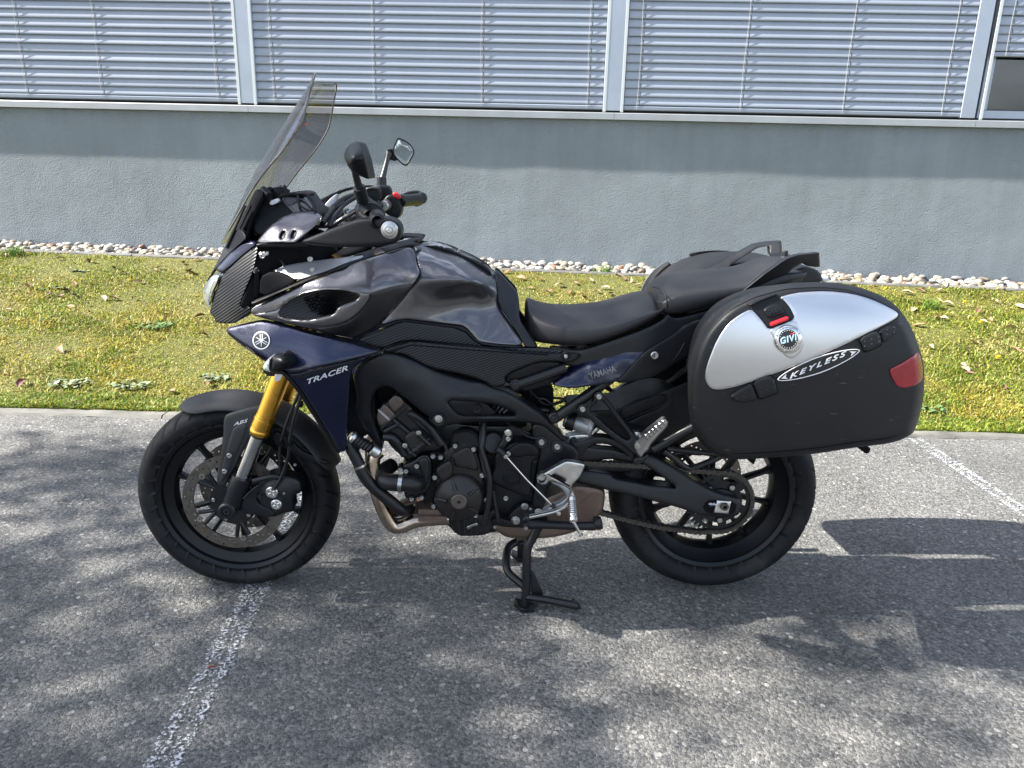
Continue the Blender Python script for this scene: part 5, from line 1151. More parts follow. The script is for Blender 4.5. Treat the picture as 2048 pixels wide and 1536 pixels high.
# cylinders and head
Yh = -.150
cyl_ = skin('cylinder_head', MT['engine'], bike, FD([(272, 590), (300, 520), (420, 415), (470, 440), (520, 488), (640, 590), (680, 640), (740, 720), (810, 790), (760, 850), (640, 860), (600, 890), (520, 935), (440, 860), (380, 790), (330, 740), (285, 660)]), Yh, edge=5, depth=.010, thick=.12, step=6)
skin('head_cover', MT['bronze'], cyl_, FD([(276, 592), (292, 545), (330, 494), (345, 487), (440, 585), (400, 612), (312, 672), (290, 640)]), Yh, edge=3, depth=.005, thick=.03, step=4, off=-.006)
skin('head_cover', MT['bronze'], cyl_, FD([(358, 480), (420, 418), (470, 440), (504, 486), (420, 560), (400, 540)]), Yh, edge=3, depth=.005, thick=.03, step=4, off=-.006)
skin('cover_flash', MT['grsatin'], cyl_, FD([(286, 540), (300, 532), (390, 612), (372, 622)]), Yh, edge=1, depth=.001, thick=.01, step=3, off=-.0082)
skin('head_gasket_edge', MT['engine'], cyl_, FD([(300, 680), (520, 492), (532, 506), (420, 606), (312, 700)]), Yh, edge=2, depth=.003, thick=.03, step=4, off=-.008)
for a, b_ in (((345, 700), (460, 640)), ((410, 610), (540, 720)), ((520, 560), (720, 740))):
    ptube('casting_rib', MT['engine'], cyl_, [(*FD(*a), Yh-.004), (*FD(*b_), Yh-.004)], .008, seg=8)
pk = skin('coil_cover', MT['cover'], cyl_, FD([(490, 740), (560, 690), (620, 700), (690, 770), (700, 800), (640, 830), (580, 880), (520, 840), (500, 800)]), Yh, edge=4, depth=.010, thick=.04, step=5, off=-.02)
for k in range(5): ptube('cover_fin', MT['cover'], pk, [(*FD(530+26*k, 870-26*k), Yh-.026), (*FD(600+22*k, 835-18*k), Yh-.026)], .003, seg=6)
ptube('breather_pipe', MT['pipe'], cyl_, [(*FD(600, 720), Yh-.028), (*FD(640, 760), Yh-.028), (*FD(690, 805), Yh-.026)], .007)
ptube('breather_pipe', MT['pipe'], cyl_, [(*FD(500, 815), Yh-.02), (*FD(540, 860), Yh-.02), (*FD(580, 890), Yh-.02)], .006)
for p in ((604, 716), (497, 812)): bolt(at(*FD(*p), Yh-.032), .0058, MT['bolt'], cyl_, style='flange')
ptube('casting_pipe', MT['engine'], cyl_, [(*FD(540, 560), Yh), (*FD(600, 590), Yh-.004), (*FD(680, 660), Yh-.004), (*FD(780, 800), Yh)], .013)
ptube('casting_pipe', MT['engine'], cyl_, [(*FD(340, 740), Yh), (*FD(420, 760), Yh-.006), (*FD(500, 880), Yh-.002)], .013)
# generator cover with its upper part
Yg2 = -.188
gen = skin('crankcase_cover', MT['cover'], bike, FD([(785, 868), (850, 818), (905, 788), (960, 780), (1005, 800), (1045, 850), (1075, 920), (1100, 1040), (1110, 1180), (1080, 1290), (1000, 1345), (900, 1330), (780, 1290), (735, 1200), (728, 1120), (745, 1000), (800, 930)]), -.150, edge=5, depth=.008, thick=.06, step=6)
gc = at(*FD(917, 1205), -.150)
lathe('generator_cover', MT['cover'], gen, [(0, .030), (.030, .030), (.033, .028), (.060, .022), (.070, .012), (.0735, 0), (.0735, -.02)], gc, (0, -1, 0), 64)
for k in range(5):
    a = R_(35+72*k); c, s_ = math.cos(a), math.sin(a); t1 = .034; t2 = .066
    tube('cover_rib', MT['cover'], gen, [gc+Vector((c*t1, -.029, s_*t1)), gc+Vector((c*t2, -.016, s_*t2))], [.006, .0045], seg=8)
lathe('timing_plug', MT['bronze'], gen, [(.0045, .0325), (.0055, .036), (.020, .036), (.0225, .034), (.0235, .028)], gc, (0, -1, 0), 40)
lathe('plug_socket', MT['blackbolt'], gen, [(0, .031), (.0055, .031), (.0055, .0335)], gc, (0, -1, 0), 6)
skin('cover_plate', MT['cover'], gen, FD([(728, 1000), (790, 950), (855, 918), (872, 1030), (800, 1090), (775, 1080)]), -.168, edge=3, depth=.006, thick=.03, step=5)
skin('cover_step', MT['cover'], gen, FD([(815, 920), (870, 870), (960, 820), (1010, 830), (1050, 920), (1070, 1010), (960, 985), (885, 975), (865, 905)]), -.156, edge=4, depth=.006, thick=.03, step=5)
for p in ((885, 812), (1026, 838), (714, 892), (773, 900), (1090, 1038), (1124, 1227), (1042, 1346), (868, 1362), (719, 1276)):
    q = at(*FD(*p), -.156); lathe('bolt_boss', MT['cover'], gen, [(0, 0), (.0085, 0), (.010, -.004), (.010, -.03)], q, (0, -1, 0), 16); bolt(q+Vector((0, -.003, 0)), .0066, MT['bolt'], gen)
bolt(at(*FD(740, 1228), -.165), .0058, MT['bronze'], gen)
lathe('starter_motor', MT['plastic'], bike, [(0, .05), (.035, .05), (.042, .044), (.042, -.02)], at(*FD(968, 765), -.10), (0, -1, .1), 32)
# water pump and hoses
wp = skin('water_pump', MT['engine'], bike, FD([(470, 960), (560, 930), (620, 880), (680, 880), (705, 930), (705, 1100), (660, 1180), (560, 1220), (500, 1215), (490, 1150), (560, 1060), (480, 1020)]), -.160, edge=5, depth=.010, thick=.06, step=5)
skin('pump_cover', MT['engine'], wp, FD([(600, 930), (640, 895), (680, 910), (690, 990), (680, 1090), (640, 1160), (610, 1150), (640, 1050), (610, 990)]), -.168, edge=4, depth=.008, thick=.02, step=5)
for p in ((465, 997), (507, 1008), (590, 968), (728, 1055), (550, 1220), (627, 1210)):
    q = at(*FD(*p), -.168); lathe('bolt_boss', MT['engine'], wp, [(0, 0), (.0082, 0), (.0095, -.004), (.0095, -.03)], q, (0, -1, 0), 16); bolt(q+Vector((0, -.003, 0)), .0066, MT['bolt'], wp)
eh = ptube('coolant_elbow', MT['hose'], bike, [(*FD(400, 960), -.10), (*FD(350, 1000), -.13), (*FD(335, 1050), -.160), (*FD(370, 1088), -.178), (*FD(470, 1098), -.185), (*FD(560, 1105), -.185), (*FD(610, 1100), -.165)], [.021, .023, .0245, .0245, .0235, .0235, .022], seg=20)
q = at(*FD(462, 1097), -.185); q2 = at(*FD(500, 1101), -.185)
lathe('hose_clamp', MT['bolt'], eh, [(.0243, -.0055), (.0252, -.0055), (.0252, .0055), (.0243, .0055)], q, (q2-q), 32, closed=True)
box('clamp_screw', MT['bolt'], eh, tuple(q+Vector((-.006, -.006, -.031))), tuple(q+Vector((.006, .006, -.024))), .001)
lh = ptube('lower_coolant_hose', MT['hose'], bike, [(*FD(70, 790), -.165), (*FD(100, 860), -.170), (*FD(140, 940), -.172), (*FD(185, 1040), -.172), (*FD(270, 1140), -.170), (*FD(390, 1240), -.165), (*FD(480, 1310), -.155), (*FD(540, 1300), -.12)], [.017, .017, .0165, .0175, .0175, .0175, .017, .0165], seg=18)
q = at(*FD(152, 965), -.172); lathe('hose_clamp', MT['bolt'], lh, [(.0175, -.003), (.0186, -.003), (.0186, .003), (.0175, .003)], q, at(*FD(185, 1040), -.172)-q, 28, closed=True)
box('radiator_tank', MT['plastic'], bike, tuple(at(*FD(45, 880), -.178)), tuple(at(*FD(140, 780), -.178)+Vector((0, .06, 0))), .006)
# ribbed boot with metal ends beside the radiator
A = at(*FD(92, 742), -.195); B_ = at(*FD(292, 866), -.180); h_ = (B_-A).length
prof = [(0, -.004), (.013, -.004), (.0155, -.001), (.0155, .012)]
z = .012
while z < h_-.028: prof += [(.0135, z), (.0165, z+.0035), (.0165, z+.006), (.0135, z+.0092)]; z += .0095
bt = lathe('ribbed_boot', MT['hose'], bike, prof+[(.015, h_-.026), (0, h_-.026)], A, B_-A, 24)
lathe('boot_cap', MT['silver'], bt, [(0, -.006), (.012, -.006), (.0165, -.002), (.017, .006), (.0156, .006)], A, B_-A, 24)
lathe('boot_end', MT['silver'], bt, [(.0145, h_-.024), (.0175, h_-.022), (.0175, h_), (.014, h_+.004), (.008, h_+.004), (0, h_-.004)], A, B_-A, 24)
# cover over the front sprocket
Ysp = -.165
spc = skin('sprocket_cover', MT['plastic'], bike, FF([(92, 480), (140, 440), (195, 402), (240, 392), (330, 396), (382, 440), (378, 495), (338, 520), (330, 560), (332, 735), (300, 748), (240, 730), (150, 690), (80, 662), (60, 640), (75, 590), (92, 580)]), Ysp, edge=6, depth=.012, thick=.05, step=6)
skin('cover_ridge', MT['plastic'], spc, FF([(150, 470), (230, 400), (330, 400), (378, 445), (372, 490), (310, 482), (240, 500)]), Ysp, edge=5, depth=.008, thick=.02, step=5, off=-.006)
lathe('cover_ring', MT['plastic'], spc, [(0, .0), (.0155, .0), (.0165, .004), (.0205, .004), (.0245, -.002)], at(*FF(203, 628), Ysp-.003), (0, -1, 0), 36)
bolt(at(*FF(180, 472), Ysp-.012), .0075, MT['bolt'], spc); bolt(at(*FF(165, 757), -.155), .0075, MT['bolt'], core)
# shift linkage
lk = skin('shift_crank', MT['pipe'], bike, FF([(150, 350), (170, 322), (200, 325), (212, 355), (205, 385), (185, 395), (150, 440), (120, 468), (104, 445), (120, 420), (140, 395)]), -.178, edge=3, depth=.004, thick=.015, step=4)
lathe('ball_joint', MT['silver'], lk, [(0, .004), (.008, .003), (.0105, 0), (.0105, -.012)], at(*FF(180, 340), -.182), (0, -1, 0), 20); bolt(at(*FF(180, 377), -.184), .0068, MT['bolt'], lk)
rod = ptube('shift_rod', MT['chrome'], bike, [(*FF(172, 496), -.190), (*FF(300, 640), -.190), (*FF(466, 806), -.190)], .0033, smooth=False, seg=10)
lathe('rod_end', MT['bolt'], rod, [(0, .006), (.006, .005), (.008, 0), (.006, -.012)], at(*FF(165, 488), -.188), (0, -1, 0), 16)
ptube('rod_boot', MT['hose'], rod, [(*FF(110, 440), -.186), (*FF(135, 460), -.188), (*FF(155, 480), -.189)], .0105)
cyl('rod_end', MT['blackbolt'], rod, at(*FF(455, 796), -.190), at(*FF(476, 815), -.190), .006)
# hoses and leads running down the engine
for P, r in (([(1105, 640, -.13), (1100, 760, -.15), (1092, 840, -.158), (1125, 960, -.165), (1150, 1080, -.17), (1142, 1250, -.17), (1110, 1420, -.165)], .0085), ([(1080, 640, -.12), (1085, 720, -.14), (1078, 840, -.15), (1105, 980, -.16), (1128, 1060, -.165)], .006),
             ([(1175, 1150, -.165), (1190, 1250, -.165), (1210, 1350, -.165), (1212, 1390, -.165)], .0065), ([(1290, 640, -.11), (1350, 680, -.13), (1440, 740, -.13), (1530, 760, -.13)], .004), ([(690, 590, -.15), (720, 690, -.15), (790, 780, -.15), (820, 850, -.15)], .006)):
    ptube('engine_hose', MT['hose'], bike, [(*FD(a, b), c) for a, b, c in P], r, seg=10)
cyl('throttle_spool', MT['hose'], bike, at(*FD(1180, 790), -.15), at(*FD(1160, 800), -.11), .03, seg=24)
sump = skin('sump', MT['engine'], bike, FD([(830, 1330), (1000, 1350), (1130, 1330), (1180, 1290), (1240, 1330), (1150, 1480), (1100, 1500), (940, 1508), (900, 1495), (860, 1440)]), -.13, edge=5, depth=.008, thick=.22, step=7)
for k in range(4): ptube('sump_fin', MT['engine'], sump, [(*FD(900+46*k, 1370), -.132), (*FD(915+46*k, 1490), -.130)], .005, seg=6)
skin('drain_bracket', MT['bolt'], sump, FD([(965, 1440), (1000, 1418), (1058, 1402), (1060, 1425), (1010, 1438), (985, 1462)]), -.140, edge=1.5, depth=.002, thick=.006, step=3)

# ---- exhaust: three header pipes sweeping under the sump into the box
for k, (dy, dx, mt) in enumerate(((-.062, 0, 'exhaust'), (.0, 14, 'exhaust'), (.062, 26, 'muffler'))):
    pts = [(300, 860, .02), (262, 900, .0), (256, 980, -.01), (268, 1080, -.02), (300, 1200, -.03), (350, 1330, -.03), (410, 1420, -.02), (480, 1430, 0), (600, 1390, .01), (840, 1370, .01)]
    tube('header_pipe', MT[mt], bike, [at(*FD(a-dx*2.5, b), -.147)+Vector((0, dy+.062+c*.3, 0)) for a, b, c in pts], .0195, seg=24, n=8)
box('collector', MT['muffler'], bike, tuple(at(*FD(560, 1432), -.170)), tuple(at(*FD(860, 1322), -.170)+Vector((0, .27, 0))), .015)
mf = skin('muffler_box', MT['muffler'], bike, FF([(60, 930), (180, 860), (330, 790), (560, 690), (620, 668), (720, 682), (798, 700), (800, 760), (788, 838), (740, 900), (620, 968), (500, 1002), (400, 1014), (260, 1014), (180, 1010), (120, 980)]), -.125, edge=7, depth=.02, thick=.25, step=7)
skin('muffler_seam', MT['muffler'], mf, FF([(640, 790), (735, 715), (742, 722), (650, 800)]), -.125, edge=1, depth=.001, thick=.004, step=3, off=-.003)

# ---- rider's footrest bracket, peg and gear lever
Yf = -.195
fb = skin('footrest_bracket', MT['silver'], bike, FF([(362, 628), (378, 600), (412, 594), (470, 560), (540, 522), (562, 517), (655, 532), (671, 540), (668, 566), (640, 622), (582, 680), (596, 720), (612, 758), (590, 772), (572, 756), (582, 716), (572, 690), (520, 668), (446, 640), (425, 668), (395, 674), (368, 656)]), Yf,
          holes=[FF([(462, 606), (480, 602), (545, 636), (548, 648), (530, 650), (470, 622)]), FF([(395+25*math.cos(a), 634+26*math.sin(a)) for a in np.linspace(0, 6.28, 15)[:-1]])], edge=3.5, depth=.006, thick=.016, step=4)
lathe('footrest_bolt', MT['bolt'], fb, [(0, -.012), (.010, -.012), (.012, -.014), (.012, -.03)], at(*FF(395, 634), Yf), (0, -1, 0), 20)
skin('bracket_groove', MT['dark'], fb, FF([(425, 604), (440, 598), (575, 672), (580, 684), (566, 680)]), Yf, edge=.8, depth=.0005, thick=.004, step=3, off=-.0006)
skin('bracket_arm', MT['grsatin'], fb, FF([(400, 838), (460, 805), (520, 780), (560, 742), (520, 690), (440, 652), (455, 640), (580, 690), (612, 740), (600, 770), (560, 800), (470, 832), (410, 850)]), Yf+.012, edge=4, depth=.008, thick=.02, step=4)
pg = lathe('footpeg', MT['silver'], bike, [(0, 0), (.009, 0), (.0115, .003), (.0115, .012), (.0095, .014), (.0105, .060), (.0125, .062), (.0125, .070), (.006, .074), (0, .074)], at(*FF(587, 745), Yf-.012)+Vector((0, -.004, 0)), Vector((.02, -.62, -.60)), 20)
pd = Vector((.02, -.62, -.60)).normalized()
for k in range(7): lathe('peg_rib', MT['silver'], pg, [(.0100, -.002), (.0122, -.001), (.0122, .001), (.0100, .002)], at(*FF(587, 745), Yf-.016)+pd*(.018+.0062*k), pd, 14, closed=True)
e0 = at(*FF(587, 745), Yf-.016)+pd*.074
pk_ = [e0]; e1 = at(*FF(645, 990), -.262); tube('peg_feeler', MT['silver'], pg, [e0, e0*.5+e1*.5, e1], [.0042, .0040, .0040], seg=10); lathe('feeler_tip', MT['silver'], pg, [(0, -.006), (.0062, -.003), (.0062, .003), (0, .006)], e1, (0, 0, 1), 14)
gl = skin('gear_lever', MT['silver'], bike, FF([(300, 882), (310, 872), (420, 850), (480, 836), (530, 812), (556, 784), (566, 770), (585, 790), (560, 818), (500, 848), (430, 868), (320, 892), (305, 892)]), -.205, edge=2.5, depth=.005, thick=.012, step=3)
skin('gear_boss', MT['blackbolt'], gl, FF([(270, 895), (285, 872), (315, 870), (320, 892), (305, 915), (275, 915)]), -.208, edge=3, depth=.006, thick=.02, step=4)
lathe('toe_peg_end', MT['silver'], gl, [(0, .014), (.0055, .012), (.0062, .004), (.0062, -.004)], at(*FF(294, 936), -.215), (-.1, -1, -.2), 18)
cyl('toe_peg', MT['hose'], gl, at(*FF(292, 905), -.205), at(*FF(294, 934), -.222), .0085, seg=16)
skin('lever_link', MT['silver'], gl, FF([(478, 845), (500, 838), (518, 850), (516, 868), (500, 873), (488, 860)]), -.204, edge=2, depth=.003, thick=.008, step=3)
# side stand folded up, its bracket
ss = ptube('side_stand', MT['frame'], bike, [(*FF(310, 922), -.150), (*FF(440, 926), -.158), (*FF(600, 934), -.168), (*FF(740, 934), -.178)], [.0150, .0125, .0125, .0135], seg=14)
lathe('stand_foot', MT['frame'], ss, [(0, -.012), (.018, -.010), (.020, 0), (.018, .010), (0, .012)], at(*FF(758, 916), -.180), (.95, -.1, .25), 20)
cyl('foot_lug', MT['frame'], ss, at(*FF(742, 920), -.184), at(*FF(738, 878), -.186), .007)
sb = skin('stand_bracket', MT['frame'], bike, FF([(170, 880), (230, 820), (290, 790), (340, 815), (420, 850), (440, 905), (400, 945), (270, 950), (190, 930), (180, 900)]), -.135, edge=3, depth=.005, thick=.02, step=6)
skin('stand_switch', MT['plastic'], sb, FF([(70, 895), (120, 880), (190, 900), (240, 925), (235, 945), (150, 940), (80, 925)]), -.150, edge=2.5, depth=.005, thick=.03, step=4)
for p, r in (((285, 810), .0085), ((227, 902), .0110), ((375, 848), .0095), ((323, 825), .004), ((115, 880), .003), ((94, 942), .0045)): bolt(at(*FF(*p), -.142 if p[0] > 200 else -.155), r, MT['bolt'], sb, style='flange' if r > .006 else 'hex')

# ---- centre stand, down and carrying the bike
cs = ptube('centre_stand', MT['pipe'], bike, [(*FF(372, 930), -.118), (*FF(340, 1000), -.122), (*FF(305, 1080), -.128), (*FF(298, 1200), -.136), (*FF(296, 1330), -.142), (*FF(282, 1445), -.146)], [.0165, .0145, .0125, .0125, .0125, .0125], seg=14)
foot = at(*FF(288, 1470), -.148); foot.z = 0
def stand_foot(p):
    bm = bmesh.new()
    pts = [(-.036, -.020), (-.012, -.030), (.026, -.026), (.030, .012), (.004, .026), (-.030, .020)]
    V = [(p.x+a, p.y+b_, .002+max(0, -a-.012)*.75) for a, b_ in pts]+[(p.x+a, p.y+b_, .008+max(0, -a-.012)*.75) for a, b_ in pts]; n = len(pts)
    return smesh('stand_plate', V, [tuple(range(n))[::-1], tuple(range(n, 2*n))]+[(i, (i+1) % n, n+(i+1) % n, n+i) for i in range(n)], MT['pipe'], cs, 20)
stand_foot(foot); cyl('foot_stub', MT['pipe'], cs, foot+Vector((-.003, 0, .008)), at(*FF(283, 1440), -.146), .0135)
fx = foot.copy(); fx.y = .148; stand_foot(fx)
top = at(*FF(372, 930), -.118)
tube('far_leg', MT['pipe'], cs, [(top.x, .118, top.z), (top.x-.03, .122, top.z-.06), (fx.x-.006, .128, .16), (fx.x-.004, .140, .06), (fx.x, .148, .006)], [.0165, .0145, .0125, .0125, .0125], seg=14)
ptube('bowed_brace', MT['pipe'], cs, [(*FF(300, 1020), -.05), (*FF(250, 1030), -.02), (*FF(195, 1058), -.03), (*FF(172, 1105), -.05), (*FF(168, 1180), -.08), (*FF(185, 1235), -.10), (*FF(240, 1285), -.12), (*FF(290, 1325), -.136)], .0125, seg=14)
ptube('kick_lever', MT['pipe'], cs, [(*FF(300, 1388), -.146), (*FF(420, 1405), -.165), (*FF(600, 1440), -.185), (*FF(628, 1448), -.190)], [.0115, .0115, .0125, .011], smooth=False, seg=14)
skin('kick_pad', MT['hose'], cs, FF([(585, 1420), (612, 1422), (652, 1466), (640, 1470), (604, 1452)]), -.192, edge=1.5, depth=.003, thick=.02, step=4)
skin('stand_gusset', MT['pipe'], cs, FF([(325, 1205), (350, 1240), (412, 1388), (400, 1396), (325, 1390)]), -.146, edge=1.5, depth=.003, thick=.006, step=5)

# ---- swingarm, chain and sprocket
Ysw = [(*FF(560, 600), -.105), (*FG(0, 440), -.125), (*FG(640, 620), -.140), (*FG(1100, 690), -.140), (*FG(450, 220), -.110), (*FG(900, 600), -.143)]
sw_out = FF([(470, 590), (560, 575), (690, 578), (850, 600)])+FG([(120, 425), (320, 460), (470, 492), (600, 502), (690, 520), (560, 420), (400, 310), (300, 255), (340, 205), (440, 215), (520, 240), (700, 350), (860, 460), (1000, 540), (1130, 585), (1235, 603), (1258, 640), (1258, 700), (1225, 768), (1100, 776), (955, 762), (880, 755), (700, 690), (500, 640), (250, 575), (0, 520), (-200, 470)])+FF([(640, 660), (560, 650), (480, 640)])
sw = skin('swingarm', MT['frame'], bike, sw_out, Ysw, edge=5, depth=.010, thick=.045, step=5.5)
skin('swingarm_far', MT['frame'], bike, sw_out, .10, edge=5, depth=.010, thick=.04, step=12).name = 'swingarm_arm'
ysw = tps(Ysw)
skin('axle_recess', MT['dark'], sw, FG([(910, 690), (955, 622), (1030, 622), (1220, 640), (1205, 745), (1120, 752), (960, 748)]), lambda x, y: ysw(x, y), edge=1, depth=.0006, thick=.004, step=5, off=-.001)
blk = skin('axle_block', MT['silver'], sw, FG([(1042, 624), (1170, 634), (1145, 745), (1012, 738)]), lambda x, y: ysw(x, y), edge=2, depth=.003, thick=.012, step=4, rnd=0, off=-.009)
lathe('axle_nut', MT['bronze'], blk, [(.0060, .003), (.0065, .008), (.0118, .008), (.0125, .006), (.0125, 0)], at(*FG(1108, 680), -.150), (0, -1, 0), 6, ang=20)
lathe('axle_shaft', MT['dark'], blk, [(0, .004), (.0068, .004), (.0068, 0)], at(*FG(1108, 680), -.150), (0, -1, 0), 20)
ptube('adjuster_bolt', MT['chrome'], sw, [(*FG(965, 657), -.148), (*FG(1035, 664), -.148)], .0038, smooth=False, seg=8)
for x in (985, 1010): lathe('adjuster_nut', MT['bolt'], sw, [(0, -.003), (.0065, -.003), (.0065, .003), (0, .003)], at(*FG(x, 660), -.148), (1, 0, 0), 6)
cyl('rear_axle', MT['frame'], bike, AX2+Vector((0, -.135, 0)), AX2+Vector((0, .13, 0)), .012)
skin('upper_brace', MT['frame'], bike, FF([(520, 412), (640, 395), (700, 372), (760, 360), (820, 366), (900, 395), (985, 470), (1045, 545), (1020, 560), (960, 500), (880, 432), (800, 408), (740, 410), (700, 430), (640, 500), (600, 500)]), -.100, edge=4, depth=.008, thick=.03, step=5)
skin('swingarm_shoulder', MT['frame'], bike, FF([(520, 412), (700, 430), (900, 450), (1010, 520), (960, 530), (820, 500), (700, 540), (650, 600), (470, 590), (520, 480)]), -.098, edge=4, depth=.008, thick=.03, step=7)
# sprocket
ys_ = -.098; SR = .0955; CH = .0135
def sprocket():
    C = AX2+Vector((0, ys_, 0)); N = 42; out = []
    for i in range(N):
        for k, (dr, da) in enumerate(((-.006, -.32), (-.001, -.2), (.0065, -.08), (.0065, .08), (-.001, .2), (-.006, .32))):
            a = 2*math.pi*(i+.5+da)/N; out.append((C.x+(SR+dr)*math.cos(a), C.z+(SR+dr)*math.sin(a)))
    H = [[(C.x+.040*math.cos(a), C.z+.040*math.sin(a)) for a in np.linspace(0, 2*math.pi, 33)[:-1]]]
    for i in range(6):
        a0 = 2*math.pi*i/6+.2; P = [(.067, -.34), (.080, -.36), (.080, -.12), (.080, .12), (.080, .36), (.067, .34), (.067, 0)]
        H.append([(C.x+r*math.cos(a0+d), C.z+r*math.sin(a0+d)) for r, d in P])
    loops = [out]+H; pts = []; ed = []
    for l in loops:
        s_ = len(pts); pts += l; ed += [(s_+i, s_+(i+1) % len(l)) for i in range(len(l))]
    r = delaunay_2d_cdt([Vector(p) for p in pts], ed, [], 0, 1e-7); V2 = np.array([tuple(v) for v in r[0]]); T = [tuple(f) for f in r[2]]
    cx = np.array([V2[list(t_)].mean(0) for t_ in T]); k = inside(out, cx[:, 0], cx[:, 1])
    for h in H: k &= ~inside(h, cx[:, 0], cx[:, 1])
    T = [t_ for t_, q in zip(T, k) if q]; n = len(V2); F = T+[tuple(i+n for i in t_[::-1]) for t_ in T]; E = {(t_[i], t_[(i+1) % 3]) for t_ in T for i in range(3)}
    F += [(a, a+n, b_+n, b_) for a, b_ in E if (b_, a) not in E]
    o = mesh('sprocket', [(p[0], C.y-.003, p[1]) for p in V2]+[(p[0], C.y+.003, p[1]) for p in V2], F, MT['frame'], bike, 30)
    lathe('sprocket_carrier', MT['frame'], o, [(.020, -.02), (.045, -.02), (.062, -.012), (.064, -.002), (.060, .006), (.046, .008), (.044, .016), (.03, .018), (.02, .018)], C+Vector((0, .006, 0)), (0, -1, 0), 48)
    for i in range(5):
        a = R_(58+72*i); P = C+Vector((.057*math.cos(a), -.006, .057*math.sin(a))); lathe('carrier_lug', MT['frame'], o, [(0, .002), (.010, .002), (.0125, -.002), (.0125, -.012)], P, (0, -1, 0), 18); bolt(P+Vector((0, -.004, 0)), .0062, MT['bolt'], o, style='flange')
    return o
sprocket()
# chain: plates and rollers, link by link
def chain():
    f0 = at(*FF(330, 630), ys_); f0.y = ys_; r0 = .036; c1 = AX2.copy(); c1.y = ys_; r1 = SR
    # path: upper run, round the rear sprocket, lower run with a little slack
    up0 = Vector((at(*FF(380, 512), ys_).x, ys_, at(*FF(380, 512), ys_).z)); up1 = at(*FG(330, 312), ys_); 
    a_top = R_(97); P = [up0+Vector((-.06, 0, .004)), up0, up1]
    path = [Vector(p) for p in P]
    for d in np.linspace(97, -100, 60): path.append(c1+Vector((r1*math.cos(R_(d)), 0, r1*math.sin(R_(d)))))
    low = [at(*FG(880, 905), ys_), at(*FG(600, 868), ys_), at(*FG(400, 830), ys_), at(*FG(150, 770), ys_), at(*FF(640, 812), ys_), at(*FF(480, 770), ys_), at(*FF(340, 728), ys_)]
    path += [Vector(p) for p in catmull([tuple(p) for p in low], 5, False)] if False else [Vector(tuple(map(float, p))) for p in catmull([tuple(p) for p in low], 5, False)]
    L_ = [0]
    for a, b_ in zip(path, path[1:]): L_.append(L_[-1]+(b_-a).length)
    def pos(s_):
        i = min(max(np.searchsorted(L_, s_)-1, 0), len(path)-2); t_ = (s_-L_[i])/max(1e-9, L_[i+1]-L_[i]); return path[i]+(path[i+1]-path[i])*t_
    pit_ = .01588; n = int(L_[-1]/pit_); root = None
    def plate_mesh(y, th, hgt, nm):
        out = []
        for sx in (-1, 1):
            for a in np.linspace(-80, 80, 7): 
                t_ = R_(a)+(0 if sx > 0 else math.pi); out.append((sx*pit_/2+hgt*math.cos(t_), hgt*math.sin(t_)))
            out.append((0, hgt*.72*(1 if sx > 0 else -1)))
        V = []; F = []
        k = len(out)
        for yy in (-1, 1):
            o_ = len(V)
            for q in (y*yy-th/2, y*yy+th/2): V += [(p[0], q, p[1]) for p in out]
            F += [tuple(range(o_, o_+k)), tuple(range(o_+2*k-1, o_+k-1, -1))]+[(o_+i, o_+k+i, o_+k+(i+1) % k, o_+(i+1) % k) for i in range(k)]
        for sx in (-1, 1):          # pin heads and rollers
            o_ = len(V); m_ = 10
            for q in (-abs(y)-.0022, abs(y)+.0022):
                V += [(sx*pit_/2+.0032*math.cos(2*math.pi*i/m_), q, .0032*math.sin(2*math.pi*i/m_)) for i in range(m_)]
            F += [tuple(range(o_, o_+m_)), tuple(range(o_+2*m_-1, o_+m_-1, -1))]+[(o_+i, o_+m_+i, o_+m_+(i+1) % m_, o_+(i+1) % m_) for i in range(m_)]
        me = bpy.data.meshes.new(nm); me.from_pydata(V, [], F); fin(me, 30); me.materials.append(MT['chain']); return me
    outer = plate_mesh(.0095, .0020, .0078, 'link'); inner = plate_mesh(.0068, .0020, .0084, 'link')
    ch = empty('chain', c1); ch.parent = bike; ch.matrix_parent_inverse = WORLD(bike).inverted()
    for i in range(n):
        a, b_ = pos(i*pit_), pos((i+1)*pit_); d = b_-a; ang = math.atan2(d.z, d.x)
        put('link', outer if i % 2 else inner, ch, Matrix.Translation((a+b_)/2) @ Matrix.Rotation(-ang, 4, 'Y'))
    return ch
chain()
cyl('front_sprocket', MT['chain'], bike, at(*FF(330, 640), ys_)+Vector((0, .006, 0)), at(*FF(330, 640), ys_)+Vector((0, -.006, 0)), .040, seg=32)
skin('chain_guard', MT['plastic'], bike, FF([(380, 545), (640, 555), (760, 570), (900, 560), (1080, 560), (1080, 570), (900, 590), (700, 590), (480, 590), (385, 570)]), -.09, edge=2, depth=.003, thick=.02, step=6)
